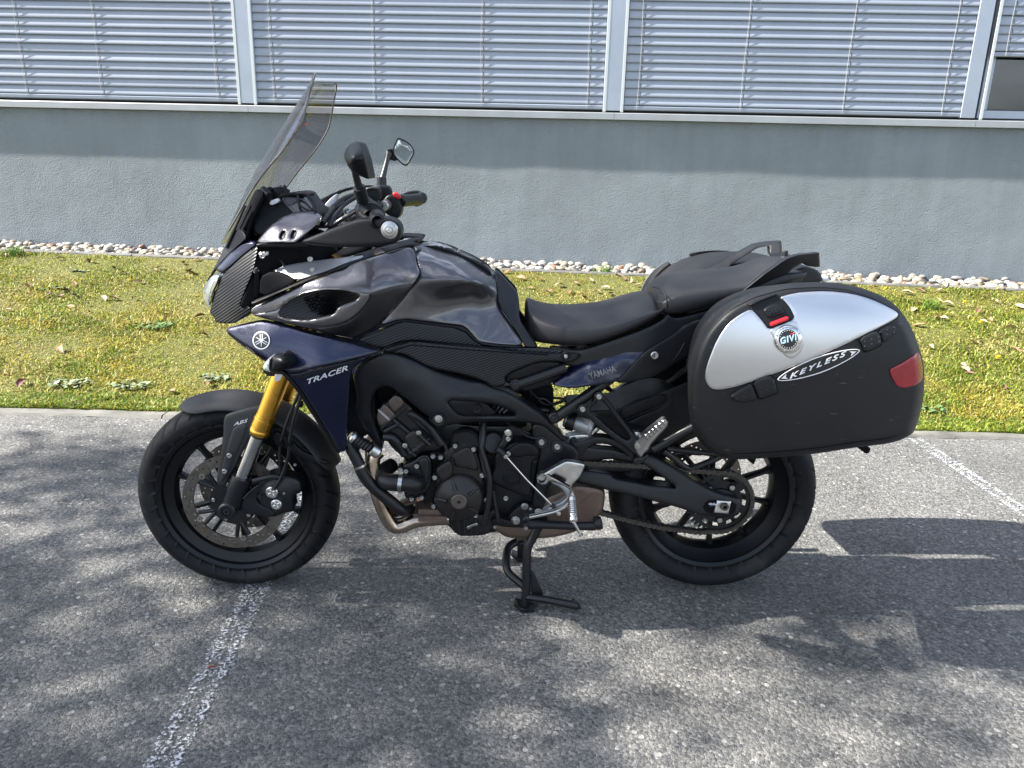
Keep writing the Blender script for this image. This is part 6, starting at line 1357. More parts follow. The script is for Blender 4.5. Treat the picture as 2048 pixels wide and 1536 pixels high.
# hugger and rear mudguard in front of the wheel
hgr = skin('rear_hugger', MT['plastic'], bike, FF([(560, 200), (700, 195), (880, 190), (1000, 130), (1190, 62), (1300, 20), (1420, -40), (1440, 330), (1330, 300), (1200, 370), (1080, 470), (1030, 520), (900, 400), (740, 300), (600, 260)]), [(*FF(900, 250), -.085), (*FF(1300, 150), -.10)], edge=4, depth=.008, thick=.16, step=10)
skin('hugger_panel', MT['plastic'], hgr, FF([(890, 200), (1000, 140), (1185, 75), (1200, 140), (1000, 220), (905, 262)]), -.10, edge=3, depth=.006, thick=.02, step=6)
skin('hugger_panel', MT['plastic'], hgr, FF([(1200, 70), (1300, 30), (1400, 0), (1400, 250), (1200, 300), (1000, 300), (920, 280), (1010, 235), (1205, 155)]), -.098, edge=3, depth=.006, thick=.02, step=6)
for P, r in (([(590, 165, -.12), (700, 176, -.11), (960, 206, -.10), (1100, 215, -.10)], .0085), ([(560, 185, -.12), (660, 255, -.11), (740, 320, -.105), (800, 340, -.10), (880, 320, -.10), (1000, 270, -.10), (1080, 230, -.10)], .0095),
             ([(470, 170, -.165), (600, 100, -.17), (720, 30, -.18), (900, -60, -.19)], .0135), ([(600, 200, -.10), (620, 230, -.10), (720, 200, -.10), (900, 212, -.10)], .006)):
    ptube('carrier_tube', MT['pipe'], bike, [(*FG(a, b), c) for a, b, c in P], r, seg=12)
# shock absorber with reservoir, subframe links
lathe('shock_reservoir', MT['grsatin'], bike, [(0, -.045), (.020, -.045), (.024, -.040), (.024, .030), (.026, .032), (.026, .040), (.02, .044), (0, .044)], at(*FF(635, 278), -.07), (.92, -.25, -.22), 28)
lathe('preload_collar', MT['hose'], bike, [(.026, -.012), (.029, -.010), (.029, .010), (.026, .012)], at(*FF(585, 262), -.075), (.92, -.25, -.22), 24)
skin('shock_link', MT['silver'], bike, FF([(548, 360), (640, 345), (700, 350), (740, 300), (770, 295), (760, 330), (700, 378), (640, 395), (560, 395)]), -.08, edge=3, depth=.006, thick=.03, step=5)
bolt(at(*FF(603, 388), -.095), .009, MT['blackbolt'], bike)
ptube('subframe_tube', MT['pipe'], bike, [(*FF(478, 245), -.135), (*FF(600, 160), -.135), (*FF(760, 45), -.135), (*FF(860, -30), -.13)], .0155, smooth=False, seg=14)
lathe('subframe_lug', MT['pipe'], bike, [(0, .004), (.012, .004), (.0165, 0), (.0165, -.03)], at(*FF(475, 245), -.148), (0, -1, 0), 20); bolt(at(*FF(475, 247), -.153), .0085, MT['blackbolt'], bike)
ptube('subframe_tube', MT['pipe'], bike, [(*FE(1270, 1190), -.155), (*FE(1450, 1130), -.155), (*FE(1660, 1055), -.155)], .0145, smooth=False, seg=14)
lathe('subframe_lug', MT['pipe'], bike, [(0, .004), (.012, .004), (.0165, 0), (.0165, -.03)], at(*FE(1270, 1192), -.162), (0, -1, 0), 20); bolt(at(*FE(1271, 1193), -.167), .0085, MT['blackbolt'], bike)
for P, r in (([(1380, 1230, -.09), (1440, 1290, -.08), (1500, 1300, -.08), (1560, 1350, -.08)], .005), ([(1400, 1260, -.07), (1500, 1340, -.07), (1620, 1320, -.06), (1660, 1280, -.06)], .005), ([(1560, 1290, -.06), (1640, 1300, -.06), (1680, 1360, -.06)], .004), ([(1350, 1195, -.145), (1385, 1240, -.13), (1390, 1275, -.12)], .0032), ([(1440, 1380, -.1), (1520, 1390, -.1), (1560, 1430, -.1)], .009)):
    ptube('wiring', MT['hose'], bike, [(*FE(a, b), c) for a, b, c in P], r, seg=8)
skin('battery_tray', MT['dark'], bike, FE([(1280, 1200), (1420, 1190), (1560, 1200), (1565, 1290), (1550, 1390), (1480, 1440), (1440, 1470), (1340, 1320)]), -.06, edge=2, depth=.004, thick=.12, step=8)

# ---- pillion footrest hanger
Yph = -.165
hng = skin('pillion_hanger', MT['frame'], bike, FF([(740, 112), (748, 88), (775, 82), (800, 100), (880, 210), (970, 330), (1010, 385), (1035, 430), (1010, 470), (985, 478), (950, 440), (880, 395), (760, 310), (690, 235), (632, 205), (634, 178), (660, 168), (688, 182)]), Yph, holes=[FF([(712, 208), (760, 240), (820, 300), (900, 362), (942, 388), (962, 372), (940, 335), (880, 262), (800, 150), (772, 128), (745, 140), (706, 182)])], edge=3.5, depth=.006, thick=.018, step=4)
for p in ((762, 107), (657, 187)): lathe('hanger_washer', MT['blackbolt'], hng, [(0, .002), (.0105, .002), (.0125, 0), (.0125, -.01)], at(*FF(*p), Yph-.004), (0, -1, 0), 20); bolt(at(*FF(*p), Yph-.008), .0075, MT['bolt'], hng)
Ypp = [(*FF(1000, 440), -.17), (*FF(1190, 265), -.235)]
ppg = skin('pillion_peg', MT['silver'], bike, FF([(975, 425), (985, 398), (1040, 355), (1100, 305), (1150, 268), (1172, 250), (1192, 248), (1206, 268), (1200, 300), (1150, 350), (1090, 420), (1075, 455), (1045, 478), (1040, 495), (1020, 500), (1000, 480), (992, 455)]), Ypp, edge=5, depth=.010, thick=.022, step=3.5)
skin('peg_top', MT['silver'], ppg, FF([(980, 330), (1030, 332), (1010, 375), (992, 360)]), -.150, edge=2, depth=.004, thick=.02, step=4)
for k in range(6): 
    x, y = 1060+22*k, 362-18*k; skin('peg_tooth', MT['silver'], ppg, FF([(x-14, y-8), (x+2, y-20), (x+24, y+14), (x+8, y+26)]), Ypp, edge=1.5, depth=.004, thick=.006, step=3, off=-.006)
lathe('peg_hinge', MT['bolt'], ppg, [(0, .001), (.008, .001), (.010, -.002), (.010, -.02)], at(*FF(1008, 425), -.178), (0, -1, 0), 18)
skin('peg_foot', MT['pipe'], ppg, FF([(985, 500), (1050, 492), (1070, 470), (1085, 480), (1050, 525), (1000, 548), (980, 530)]), -.165, edge=2, depth=.004, thick=.02, step=4)

# ---- seats
def seat(name, st, par=bike, mt='vinyl', ex=0):
    """st: (X, half width, top z on the centre line, z of the side seam, shoulder drop)"""
    rows = []
    for X, wd, zt, zb, sh in st:
        prof = [(-wd*.80, zb-.004), (-wd*.97, zb+.006), (-wd*1.0, zb+(zt-zb)*.30), (-wd*.965, zb+(zt-zb)*.62), (-wd*.84, zt-sh), (-wd*.58, zt-sh*.30), (-wd*.25, zt-sh*.04), (0, zt)]
        prof = prof+[(-a, z) for a, z in prof[:-1][::-1]]
        rows.append([(X, a, z) for a, z in prof])
    return loft(name, MT[mt], par, rows, closed=True, sub=2)
def zx(px, py, Y): p = at(px, py, Y); return p.x, p.z
# rider's seat: stations from the silhouette
S = []
def stn(top, bot, wd, sh, yt=.0):
    xt, zt = zx(*top, yt); 
    # bottom seam on the near side at the same X
    xb, zb = zx(*bot, -wd); return (xt, wd, zt, zb, sh)
S = [stn((1050, 597), (1062, 650), .070, .02), stn((1058, 596), (1076, 684), .088, .025), stn((1078, 606), (1100, 690), .112, .03), stn((1110, 611), (1122, 694), .135, .032), stn((1150, 612), (1160, 698), .150, .034), stn((1190, 609), (1200, 688), .160, .034), stn((1225, 603), (1238, 674), .165, .034), stn((1260, 590), (1275, 660), .165, .036), stn((1290, 583), (1308, 643), .160, .040), stn((1305, 586), (1326, 628), .150, .045), stn((1314, 598), (1331, 616), .135, .03)]
rs = seat('rider_seat', S)
S2 = [stn((1300, 578), (1333, 625), .120, .03), stn((1308, 566), (1338, 632), .135, .035), stn((1325, 552), (1350, 634), .142, .035), stn((1350, 545), (1372, 632), .145, .034), stn((1400, 540), (1420, 618), .146, .034), stn((1450, 540), (1470, 602), .145, .034), stn((1495, 530), (1510, 592), .143, .034), stn((1530, 515), (1545, 580), .140, .034), stn((1555, 512), (1572, 570), .132, .034), stn((1580, 518), (1596, 560), .118, .03), stn((1596, 530), (1610, 552), .09, .02)]
psn = seat('pillion_seat', S2)
ptube('seat_piping', MT['hose'], psn, [(*FH(755, 415), -.075), (*FH(800, 430), -.105), (*FH(840, 470), -.135), (*FH(856, 520), -.146), (*FH(858, 575), -.144)], .0022, seg=6)
# tail side panels, blue flash, lock
Ybt = [(*FH(0, 1120), -.166), (*FH(130, 1005), -.138), (*FH(130, 1065), -.164), (*FH(300, 935), -.134), (*FH(310, 1005), -.166), (*FH(300, 1100), -.170), (*FH(600, 815), -.124), (*FH(560, 930), -.158), (*FH(540, 1050), -.160), (*FH(980, 705), -.125), (*FH(800, 800), -.140)]
ybt = tps(Ybt)
skin('tail_side', MT['frame'], bike, FH([(0, 850), (130, 875), (220, 880), (300, 860), (520, 785), (700, 720), (830, 650), (860, 610), (900, 645), (960, 640), (1150, 590), (1380, 510), (1560, 440), (1600, 520), (1300, 620), (1180, 700), (1080, 860), (990, 940), (740, 1082), (520, 1122), (480, 1110), (400, 1000), (130, 1000), (60, 960), (0, 900)]), [(*FH(100, 900), -.138), (*FH(700, 850), -.150), (*FH(1000, 750), -.138), (*FH(1500, 480), -.125), (*FH(520, 1100), -.150)], edge=3, depth=.006, thick=.02, step=7, mir=bike)
bt_ = skin('tail_cover', MT['blue'], bike, FH([(8, 1128), (62, 1092), (105, 1050), (130, 1002), (300, 930), (450, 868), (600, 812), (800, 752), (985, 702), (978, 718), (900, 762), (750, 872), (640, 962), (560, 1062), (490, 1112), (380, 1128), (270, 1146), (150, 1160), (60, 1145)]), Ybt, edge=4, depth=.008, thick=.012, step=5, mir=bike)[0]
letters('maker_lettering', 'YAMAHA', FH(292, 1094), FH(488, 1034), 13.2, lambda x, y: ybt(x, y), MT['greyprint'], bt_, shear=-.12, off=-.0015, bold=.012)
tl = skin('tail_lower', MT['plastic'], bike, FH([(985, 695), (900, 765), (700, 880), (600, 990), (540, 1060), (480, 1108), (520, 1120), (640, 1100), (745, 1082), (880, 1000), (995, 935), (1080, 850), (1140, 740), (1185, 650), (1100, 645)]), [(*FH(980, 720), -.150), (*FH(560, 1080), -.170), (*FH(760, 920), -.168), (*FH(1100, 800), -.150)], edge=4, depth=.006, thick=.03, step=6)
lathe('seat_lock', MT['silver'], tl, [(0, .0), (.0015, .0), (.0088, .0005), (.0105, -.001), (.0105, -.01)], at(*FH(766, 919), -.172), (0, -1, 0), 24)
box('lock_slot', MT['dark'], tl, tuple(at(*FH(762, 930), -.1735)), tuple(at(*FH(769, 905), -.1735)+Vector((0, .002, 0))), 0)
ptube('panel_crease', MT['plastic'], tl, [(*FH(800, 1010), -.166), (*FH(915, 935), -.162), (*FH(985, 825), -.156)], .0025, seg=6)
skin('undertail', MT['dark'], bike, FH([(700, 1090), (760, 1045), (1000, 930), (1180, 700), (1600, 480), (1850, 380), (1750, 520), (1300, 720), (1100, 1000), (1020, 1110), (860, 1105), (760, 1080)]), -.07, edge=3, depth=.004, thick=.14, step=14)
ptube('case_stay', MT['pipe'], bike, [(*FH(860, 1110), -.10), (*FH(940, 1055), -.12), (*FH(1010, 1010), -.15), (*FH(1100, 960), -.17)], .0085)
ptube('case_stay', MT['pipe'], bike, [(*FH(1014, 1010), -.155), (*FH(1020, 970), -.155), (*FH(1010, 935), -.155)], .0085)
# far pillion hanger seen through the gap
skin('pillion_hanger', MT['frame'], bike, FH([(380, 1150), (420, 1130), (470, 1180), (560, 1110), (650, 1075), (645, 1110), (600, 1160), (545, 1245), (520, 1240), (480, 1200), (440, 1190)]), .16, edge=2, depth=.004, thick=.016, step=5)
skin('pillion_peg', MT['silver'], bike, FH([(520, 1225), (560, 1160), (590, 1105), (645, 1080), (620, 1130), (575, 1180), (540, 1240)]), .19, edge=3, depth=.006, thick=.02, step=4)
# grab rails and the bolt-on plate
grn = skin('grab_rail', MT['frame'], bike, FH([(1375, 470), (1440, 420), (1560, 325), (1680, 240), (1740, 205), (1810, 182), (1968, 165), (1976, 270), (1940, 272), (1890, 265), (1850, 240), (1790, 270), (1700, 350), (1600, 430), (1480, 465)]), [(*FH(1400, 460), -.148), (*FH(1700, 270), -.150), (*FH(1970, 220), -.120)], edge=2.5, depth=.005, thick=.022, step=4, rnd=0, ang=30)
skin('grab_rail', MT['frame'], bike, FH([(1140, 300), (1240, 240), (1400, 155), (1490, 105), (1600, 85), (1692, 80), (1696, 150), (1694, 182), (1650, 190), (1625, 185), (1608, 175), (1606, 125), (1580, 118), (1520, 130), (1400, 205), (1330, 248), (1300, 290), (1220, 302)]), [(*FH(1200, 290), .148), (*FH(1500, 130), .150), (*FH(1690, 130), .120)], edge=2, depth=.004, thick=.02, step=4, rnd=0, ang=30)
skin('carrier_plate', MT['frame'], bike, FH([(1625, 185), (1700, 180), (1780, 186), (1785, 200), (1720, 215), (1650, 205)]), [(*FH(1700, 190), .06), (*FH(1700, 212), .03)], edge=1.5, depth=.003, thick=.04, step=4)
cyl('plate_bolt', MT['blackbolt'], bike, at(*FH(1720, 192), .04), at(*FH(1720, 152), .04), .0085, seg=16)
cyl('plate_washer', MT['blackbolt'], bike, at(*FH(1720, 200), .04), at(*FH(1720, 190), .04), .015, seg=20)
tail = skin('tail_light_housing', MT['plastic'], bike, FH([(1560, 440), (1720, 340), (1790, 280), (1860, 262), (1945, 285), (1990, 330), (1988, 382), (1880, 400), (1740, 420), (1640, 470)]), [(*FH(1700, 400), -.11), (*FH(1980, 350), -.06)], edge=4, depth=.010, thick=.16, step=6)
skin('tail_facet', MT['frame'], tail, FH([(1735, 350), (1800, 300), (1880, 320), (1830, 400), (1720, 410)]), [(*FH(1700, 400), -.114), (*FH(1980, 350), -.07)], edge=2, depth=.004, thick=.01, step=5)
skin('tail_lens', MT['lens'], tail, FH([(1988, 335), (2036, 342), (2040, 372), (1990, 385)]), -.03, edge=2, depth=.006, thick=.10, step=4)

# ---- hard cases, one each side
OUT = FI([(100, 965), (108, 830), (158, 620), (250, 448), (400, 292), (580, 190), (700, 150), (850, 112), (1000, 98), (1200, 96), (1400, 122), (1600, 192), (1740, 282), (1850, 430), (1912, 580), (1950, 700), (1966, 850), (1950, 1050), (1902, 1230), (1850, 1302), (1700, 1362), (1400, 1402), (1100, 1448), (700, 1482), (450, 1490), (345, 1462), (236, 1400), (150, 1280), (112, 1130)])
ctr = FI(1030, 800)
def ycase(x, y):
    x = np.asarray(x, float); y = np.asarray(y, float)
    u = (x-ctr[0])/238.; v = (y-ctr[1])/175.
    return -.455+.030*np.abs(u)**2.4+.040*np.clip(-v, 0, 2)**2.2+.012*np.clip(v, 0, 2)**2
def case_parts(par, near):
    s_ = None
    main = skin('side_case', MT['case'], par, OUT, ycase, edge=19, depth=.055, thick=.20, step=5.5, rnd='S', taper=.81)
    return main
sc1 = case_parts(bike, True)
# rim of the lid: the joint line between the two shells
IN_ = [(ctr[0]+(x-ctr[0])*.945, ctr[1]+(y-ctr[1])*.94) for x, y in OUT]; IN2 = [(ctr[0]+(x-ctr[0])*.937, ctr[1]+(y-ctr[1])*.931) for x, y in OUT]
skin('case_joint', MT['dark'], sc1, IN_, lambda x, y: ycase(x, y), holes=[IN2], edge=.5, depth=.0005, thick=.006, step=4, rnd='S', off=.0035)
lid = skin('lid_panel', MT['lid'], sc1, FI([(234, 850), (240, 790), (268, 700), (330, 545), (420, 420), (510, 350), (602, 304), (640, 340), (700, 410), (738, 466), (840, 424), (945, 386), (905, 300), (860, 245), (826, 214), (900, 192), (1000, 174), (1200, 164), (1400, 186), (1550, 230), (1680, 290), (1745, 328), (1762, 352), (1750, 375), (1700, 408), (1600, 460), (1440, 540), (1200, 650), (1000, 735), (760, 826), (600, 886), (450, 930), (340, 946), (282, 936), (246, 896)]), lambda x, y: ycase(x, y), edge=2.5, depth=.003, thick=.008, step=5, off=-.0035)
skin('lid_seam', MT['dark'], sc1, FI([(228, 850), (236, 785), (262, 697), (325, 540), (415, 414), (508, 343), (600, 298), (830, 206), (1000, 168), (1200, 157), (1402, 179), (1553, 223), (1684, 283), (1752, 324), (1771, 352), (1756, 382), (1704, 415), (1604, 467), (1443, 548), (1202, 658), (1002, 743), (762, 834), (602, 894), (450, 938), (338, 954), (278, 944), (240, 900)]), lambda x, y: ycase(x, y), edge=1, depth=.001, thick=.008, step=5, off=-.0008)
latch = skin('latch', MT['plastic'], sc1, FI([(573, 268), (600, 250), (792, 180), (826, 214), (862, 246), (906, 300), (946, 386), (840, 426), (738, 468), (700, 408), (640, 338), (596, 300)]), lambda x, y: ycase(x, y), edge=3, depth=.004, thick=.01, step=4, off=-.0055)
skin('latch_hood', MT['plastic'], latch, FI([(573, 266), (792, 178), (806, 200), (700, 236), (598, 292)]), lambda x, y: ycase(x, y), edge=2.5, depth=.004, thick=.01, step=3.5, off=-.011)
skin('latch_button', MT['red'], latch, FI([(746, 420), (820, 388), (892, 362), (898, 394), (826, 420), (758, 448)]), lambda x, y: ycase(x, y), edge=2, depth=.003, thick=.01, step=3, off=-.012)
skin('dial_cover', MT['plastic'], latch, FI([(694, 312), (740, 280), (800, 266), (848, 288), (868, 330), (860, 350), (740, 384), (712, 350)]), lambda x, y: ycase(x, y), edge=4, depth=.005, thick=.01, step=3, off=-.010)
letters('dial_digits', '000', FI(742, 348), FI(820, 324), 9.0, lambda x, y: ycase(x, y), MT['hose'], latch, off=-.0125, bold=.02)
# round maker's badge
CB = FI(893, 545)
def ell2(rx, ry, n=36, c=CB): return [(c[0]+rx*math.cos(a), c[1]+ry*math.sin(a)) for a in np.linspace(0, 2*math.pi, n+1)[:-1]]
skin('badge_pad', MT['lid'], lid, FI([(738, 466), (945, 388), (990, 470), (1020, 560), (1000, 640), (930, 700), (880, 690), (800, 600), (770, 520)]), lambda x, y: ycase(x, y), edge=3, depth=.002, thick=.004, step=4, off=-.0052)
bz = skin('case_badge', MT['chrome'], sc1, ell2(28.6, 29.3), lambda x, y: ycase(x, y), edge=6, depth=.006, thick=.008, step=3, rnd=0, off=-.0125)
skin('badge_face', MT['blackprint'], bz, ell2(19.2, 20), lambda x, y: ycase(x, y), edge=1, depth=.0006, thick=.004, step=3, rnd=0, off=-.0138)
letters('badge_lettering', 'GIVI', FI(838, 583), FI(968, 548), 12.5, lambda x, y: ycase(x, y), MT['lightblue'], bz, shear=.25, off=-.0148, bold=.03, sp=1.2)
skin('badge_accent', MT['red'], bz, FI([(905, 503), (945, 491), (949, 499), (910, 511)]), lambda x, y: ycase(x, y), edge=.4, depth=.0003, thick=.001, step=3, rnd=0, off=-.0148)
for k in range(8):
    a = 2*math.pi*k/8+.3; p = (CB[0]+24*math.cos(a), CB[1]+24.6*math.sin(a)); bolt(at(*p, float(ycase(p[0], p[1]))-.013), .0022, MT['bolt'], bz)
for k in range(22):
    a = 2*math.pi*k/22; p = (CB[0]+17*math.cos(a), CB[1]+17.7*math.sin(a))
    if k % 11 in (0, 10): continue
    q = at(*p, float(ycase(p[0], p[1]))-.0145); box('badge_tick', MT['silverprint'], bz, tuple(q-Vector((.0009, .0004, .0009))), tuple(q+Vector((.0009, .0004, .0009))), 0)
# oval plate with the lettering
CO = FI(1133, 749); ao = math.atan2(FI(0, 640)[1]-FI(0, 862)[1], FI(1440, 0)[0]-FI(825, 0)[0])
def oval(a_, b_, n=60):
    P = []
    for t_ in np.linspace(0, 2*math.pi, n+1)[:-1]:
        c, s_ = math.cos(t_), math.sin(t_); x = a_*np.sign(c)*abs(c)**1.15; y = b_*np.sign(s_)*abs(s_)**1.25
        P.append((CO[0]+x*math.cos(ao)-y*math.sin(ao), CO[1]+x*math.sin(ao)+y*math.cos(ao)))
    return P
pl = skin('name_plate', MT['blackprint'], sc1, oval(87.5, 16.0), lambda x, y: ycase(x, y), edge=1.5, depth=.001, thick=.004, step=3.5, rnd=0, off=-.0035)
skin('plate_border', MT['white'], pl, oval(87.5, 16.0), lambda x, y: ycase(x, y), holes=[oval(85.3, 14.4)], edge=.3, depth=.0002, thick=.002, step=3, rnd=0, off=-.0045)
letters('plate_lettering', 'KEYLESS', FI(905, 858), FI(1362, 668), 8.8, lambda x, y: ycase(x, y), MT['white'], pl, shear=.55, off=-.0045, bold=.022, sp=1.45)
for s_ in (-1, 1):
    c = np.array(CO)+np.array([math.cos(ao), math.sin(ao)])*s_*72; u = np.array([math.cos(ao), math.sin(ao)])*s_; n_ = np.array([-math.sin(ao), math.cos(ao)])
    skin('plate_arrow', MT['white'], pl, [tuple(c+u*8), tuple(c-u*5+n_*5), tuple(c-u*1.5), tuple(c-u*5-n_*5)], lambda x, y: ycase(x, y), edge=.3, depth=.0002, thick=.002, step=3, rnd=0, off=-.0045)
# hinges and grip pods
for nm, P, of in (('hinge', [(607, 880), (750, 826), (790, 868), (806, 958), (805, 970), (662, 1024), (645, 975)], -.010), ('hinge', [(1447, 540), (1590, 472), (1620, 515), (1628, 585), (1620, 596), (1492, 656), (1478, 600)], -.008),
              ('hinge_pod', [(425, 1002), (470, 962), (540, 922), (604, 884), (640, 972), (656, 1022), (560, 1046), (480, 1040)], -.008), ('hinge_pod', [(1596, 470), (1680, 430), (1730, 430), (1752, 470), (1700, 540), (1634, 586), (1624, 515)], -.004)):
    h_ = skin(nm, MT['case'], sc1, FI(P), lambda x, y: ycase(x, y), edge=4.5, depth=.007, thick=.012, step=4, off=of)
    c = np.array(FI(P)).mean(0)
    for k in range(6):
        q = c+np.array([(-14+14*(k % 3))*1.0, (-4.5 if k < 3 else 5)-(k % 3-1)*4.5]); p = at(*q, float(ycase(q[0], q[1]))+of-.0004); lathe('grip_dot', MT['case'], h_, [(0, .0016), (.0018, .0010), (.0024, 0), (.0024, -.003)], p, (0, -1, 0), 10)
    if nm == 'hinge': skin('hinge_gap', MT['dark'], h_, [tuple(c+(np.array(q)-c)*1.08) for q in FI(P)], lambda x, y: ycase(x, y), edge=1, depth=.001, thick=.004, step=4, off=-.0012)
skin('case_reflector', MT['reflector'], sc1, FI([(1686, 786), (1730, 762), (1800, 726), (1870, 680), (1918, 642), (1936, 690), (1950, 760), (1955, 862), (1900, 905), (1850, 922), (1800, 930), (1762, 920), (1738, 902), (1708, 850)]), lambda x, y: ycase(x, y)+.055*(1-np.sqrt(np.clip(1-np.clip(1-segdist([np.array(catmull(OUT, 3))], np.ravel(x), np.ravel(y)).reshape(np.shape(x))/19., 0, 1)**2, 0, 1))), edge=2, depth=.0025, thick=.012, step=4, off=-.003)
skin('case_foot', MT['dark'], sc1, FI([(1445, 1405), (1545, 1395), (1530, 1440), (1505, 1450)]), -.33, edge=2, depth=.004, thick=.03, step=4); skin('case_foot', MT['dark'], sc1, FI([(560, 1485), (640, 1482), (635, 1500), (620, 1535), (600, 1520)]), -.33, edge=2, depth=.004, thick=.03, step=4)
# the far case: the same shell mirrored, with its lid
def mirror_of(o, par):
    me = o.data.copy()
    me.transform(Matrix.Diagonal((1, -1, 1, 1))); me.flip_normals(); n = bpy.data.objects.new(o.name.split('.')[0], me); COL.objects.link(n); n.parent = par; n.matrix_parent_inverse = WORLD(par).inverted(); return n
tmp = skin('side_case', MT['case'], bike, OUT, ycase, edge=19, depth=.055, thick=.20, step=9, rnd='S', taper=.97)
sc2 = mirror_of(tmp, bike); bpy.data.objects.remove(tmp); sc2.location = (.045, 0, -.012); mirror_of(lid, sc2)

# ================================================================== ON THE LAWN, AND THE TREE THAT SHADES THE YARD
LEAFM = [mat('dry leaf', (.23, .135, .07), .7, noise=(40, .35)), mat('pale dry leaf', (.36, .25, .16), .7, noise=(40, .3)), mat('brown leaf', (.13, .07, .038), .7, noise=(40, .35)), mat('dark red leaf', (.09, .02, .022), .6, noise=(40, .3))]
def leaf_mesh(k):
    g = np.random.default_rng(100+k); V = []; F = []; nl, nw = 8, 4
    for i in range(nl+1):
        t_ = i/nl; wd = .5*math.sin(math.pi*min(1, t_*1.02+.02))**.8*(1-.25*t_)*.55
        for j in range(nw+1):
            s_ = (j/nw-.5)*2; curl = .28*(s_*s_)*(.6+g.random()*.15)*math.sin(math.pi*t_)+.10*math.sin(4*t_+k)+g.normal(0, .012)
            V.append((t_-.5, s_*wd*(1+g.normal(0, .05)), curl*.8+.05))
    for i in range(nl):
        for j in range(nw): a = i*(nw+1)+j; F.append((a, a+1, a+nw+2, a+nw+1))
    V.append((-.62, 0, .02)); V.append((-.62, .015, .02)); F.append((len(V)-2, len(V)-1, 2))
    me = bpy.data.meshes.new('dead_leaf'); me.from_pydata(V, [], F); fin(me, 180); return me
lm = {}
for k in range(6):
    b0 = leaf_mesh(k)
    for j in range(4): q = b0.copy(); q.materials.append(LEAFM[j]); lm[(k, j)] = q
def lawn_hit(px, py):
    d = AR*(px-1024)/FPX+AD*(py-768)/FPX+AF; t_ = 2.5
    for _ in range(60):
        p = CAM+d*t_; z, q = lawn_xy(p[0], p[1]); t_ += (p[2]-float(z))/(-d[2]+.06)*.7
    p = CAM+d*t_; return Vector((p[0], p[1], float(lawn_xy(p[0], p[1])[0])))
def dead_leaf(p, sz, j, label, group=None):
    o = bpy.data.objects.new('dead_leaf', lm[(int(rng.integers(6)), j)]); COL.objects.link(o); o.location = p+Vector((0, 0, .018)); o.scale = (sz, sz, sz*rng.uniform(.7, 1.1))
    o.rotation_euler = (rng.normal(0, .25), rng.normal(0, .25), rng.uniform(0, 6.28)); tag(o, label, 'leaf', group); return o
def leaf_label(x, y, j):
    k = ('tan', 'pale', 'dark brown')[j]
    w_ = ('near the pebble edging, left of the windscreen' if y < 560 else 'in the middle of the lawn left of the headlight' if y < 680 else 'near the kerb, left of the front wheel') if x < 450 else \
         ('behind the rider seat' if x < 1320 else ('near the pebbles right of the grab rails' if y < 600 else 'on the lawn right of the silver case'))
    return f'{k} curled dry leaf {w_}'
GRP = 'dry leaves scattered over the lawn'
spots = [(100, 595), (128, 585), (230, 602), (230, 540), (318, 540), (380, 547), (310, 545), (57, 577), (150, 595), (208, 603), (268, 602), (335, 635), (382, 550), (400, 638), (125, 705), (345, 788), (420, 775), (365, 530), (395, 522), (180, 527), (10, 515),
         (1080, 562), (1040, 560), (1150, 570), (1195, 588), (1210, 580), (1245, 560), (1180, 565), (1220, 592), (1260, 565), (1120, 575), (1060, 580), (1095, 590), (1140, 590), (1275, 575), (1015, 548), (1230, 552),
         (1750, 578), (1845, 582), (1840, 585), (1890, 575), (1968, 597), (1825, 625), (1835, 612), (1875, 605), (1895, 612), (1965, 648), (1980, 645), (1870, 640), (2010, 583), (2040, 618), (1930, 745), (1940, 752), (2006, 780), (1960, 690), (1945, 690), (1885, 642), (1838, 655), (2020, 660), (1990, 608), (1905, 640), (1925, 735), (2030, 705), (1860, 700), (1880, 585), (1815, 590)]
for i, (x, y) in enumerate(spots):
    pale = x > 1000; j = int(rng.choice(3, p=[.4, .45, .15] if pale else [.45, .2, .35]))
    dead_leaf(lawn_hit(x, y), rng.uniform(.055, .10), j, leaf_label(x, y, j), GRP)
for i in range(26):
    s_ = rng.uniform(.0, 1); x, y = (rng.uniform(0, 430), rng.uniform(520, 800)) if i % 2 else (rng.uniform(1000, 2040), rng.uniform(560, 640))
    j = int(rng.choice(3, p=[.4, .3, .3])); dead_leaf(lawn_hit(x, y), rng.uniform(.04, .075), j, leaf_label(x, y, j), GRP)
dead_leaf(lawn_hit(46, 772), .085, 3, 'dark red fallen leaf on the grass beside the kerb, left of the front wheel')
# dandelions
YEL = mat('dandelion yellow', (.72, .50, .01), .6); STEM = mat('flower stalk', (.09, .14, .03), .6)
def dandelion(px, py, label):
    p = lawn_hit(px, py); p.z -= .012; r = empty('dandelion', p, label, 'flower', 'dandelions in the lawn'); g = random.Random(px)
    bm = bmesh.new()
    for lay in range(3):
        for k in range(16):
            a = 2*math.pi*(k+.5*lay)/16; L0 = .019-.004*lay; z0 = .045+.003*lay; up_ = .10+.35*lay
            u = Vector((math.cos(a), math.sin(a), 0)); v_ = Vector((-u.y, u.x, 0)); c = Vector((p.x, p.y, p.z+z0)); t_ = c+u*L0+Vector((0, 0, L0*up_))
            q = [bm.verts.new(c-v_*.0012), bm.verts.new(c+v_*.0012), bm.verts.new(t_+v_*.0022), bm.verts.new(t_-v_*.0022)]; bm.faces.new(q)
    me = bpy.data.meshes.new('flower_head'); bm.to_mesh(me); bm.free(); link('flower_head', me, YEL, r)
    tube('stalk', STEM, r, [p+Vector((.004, 0, -.005)), p+Vector((.002, .002, .025)), p+Vector((0, 0, .045))], .0018, seg=6)
dandelion(*FW(960, 580), 'yellow dandelion right of the tail of the silver case, second from the wall')
dandelion(*FW(1070, 714), 'yellow dandelion in the middle of the lawn right of the silver case')
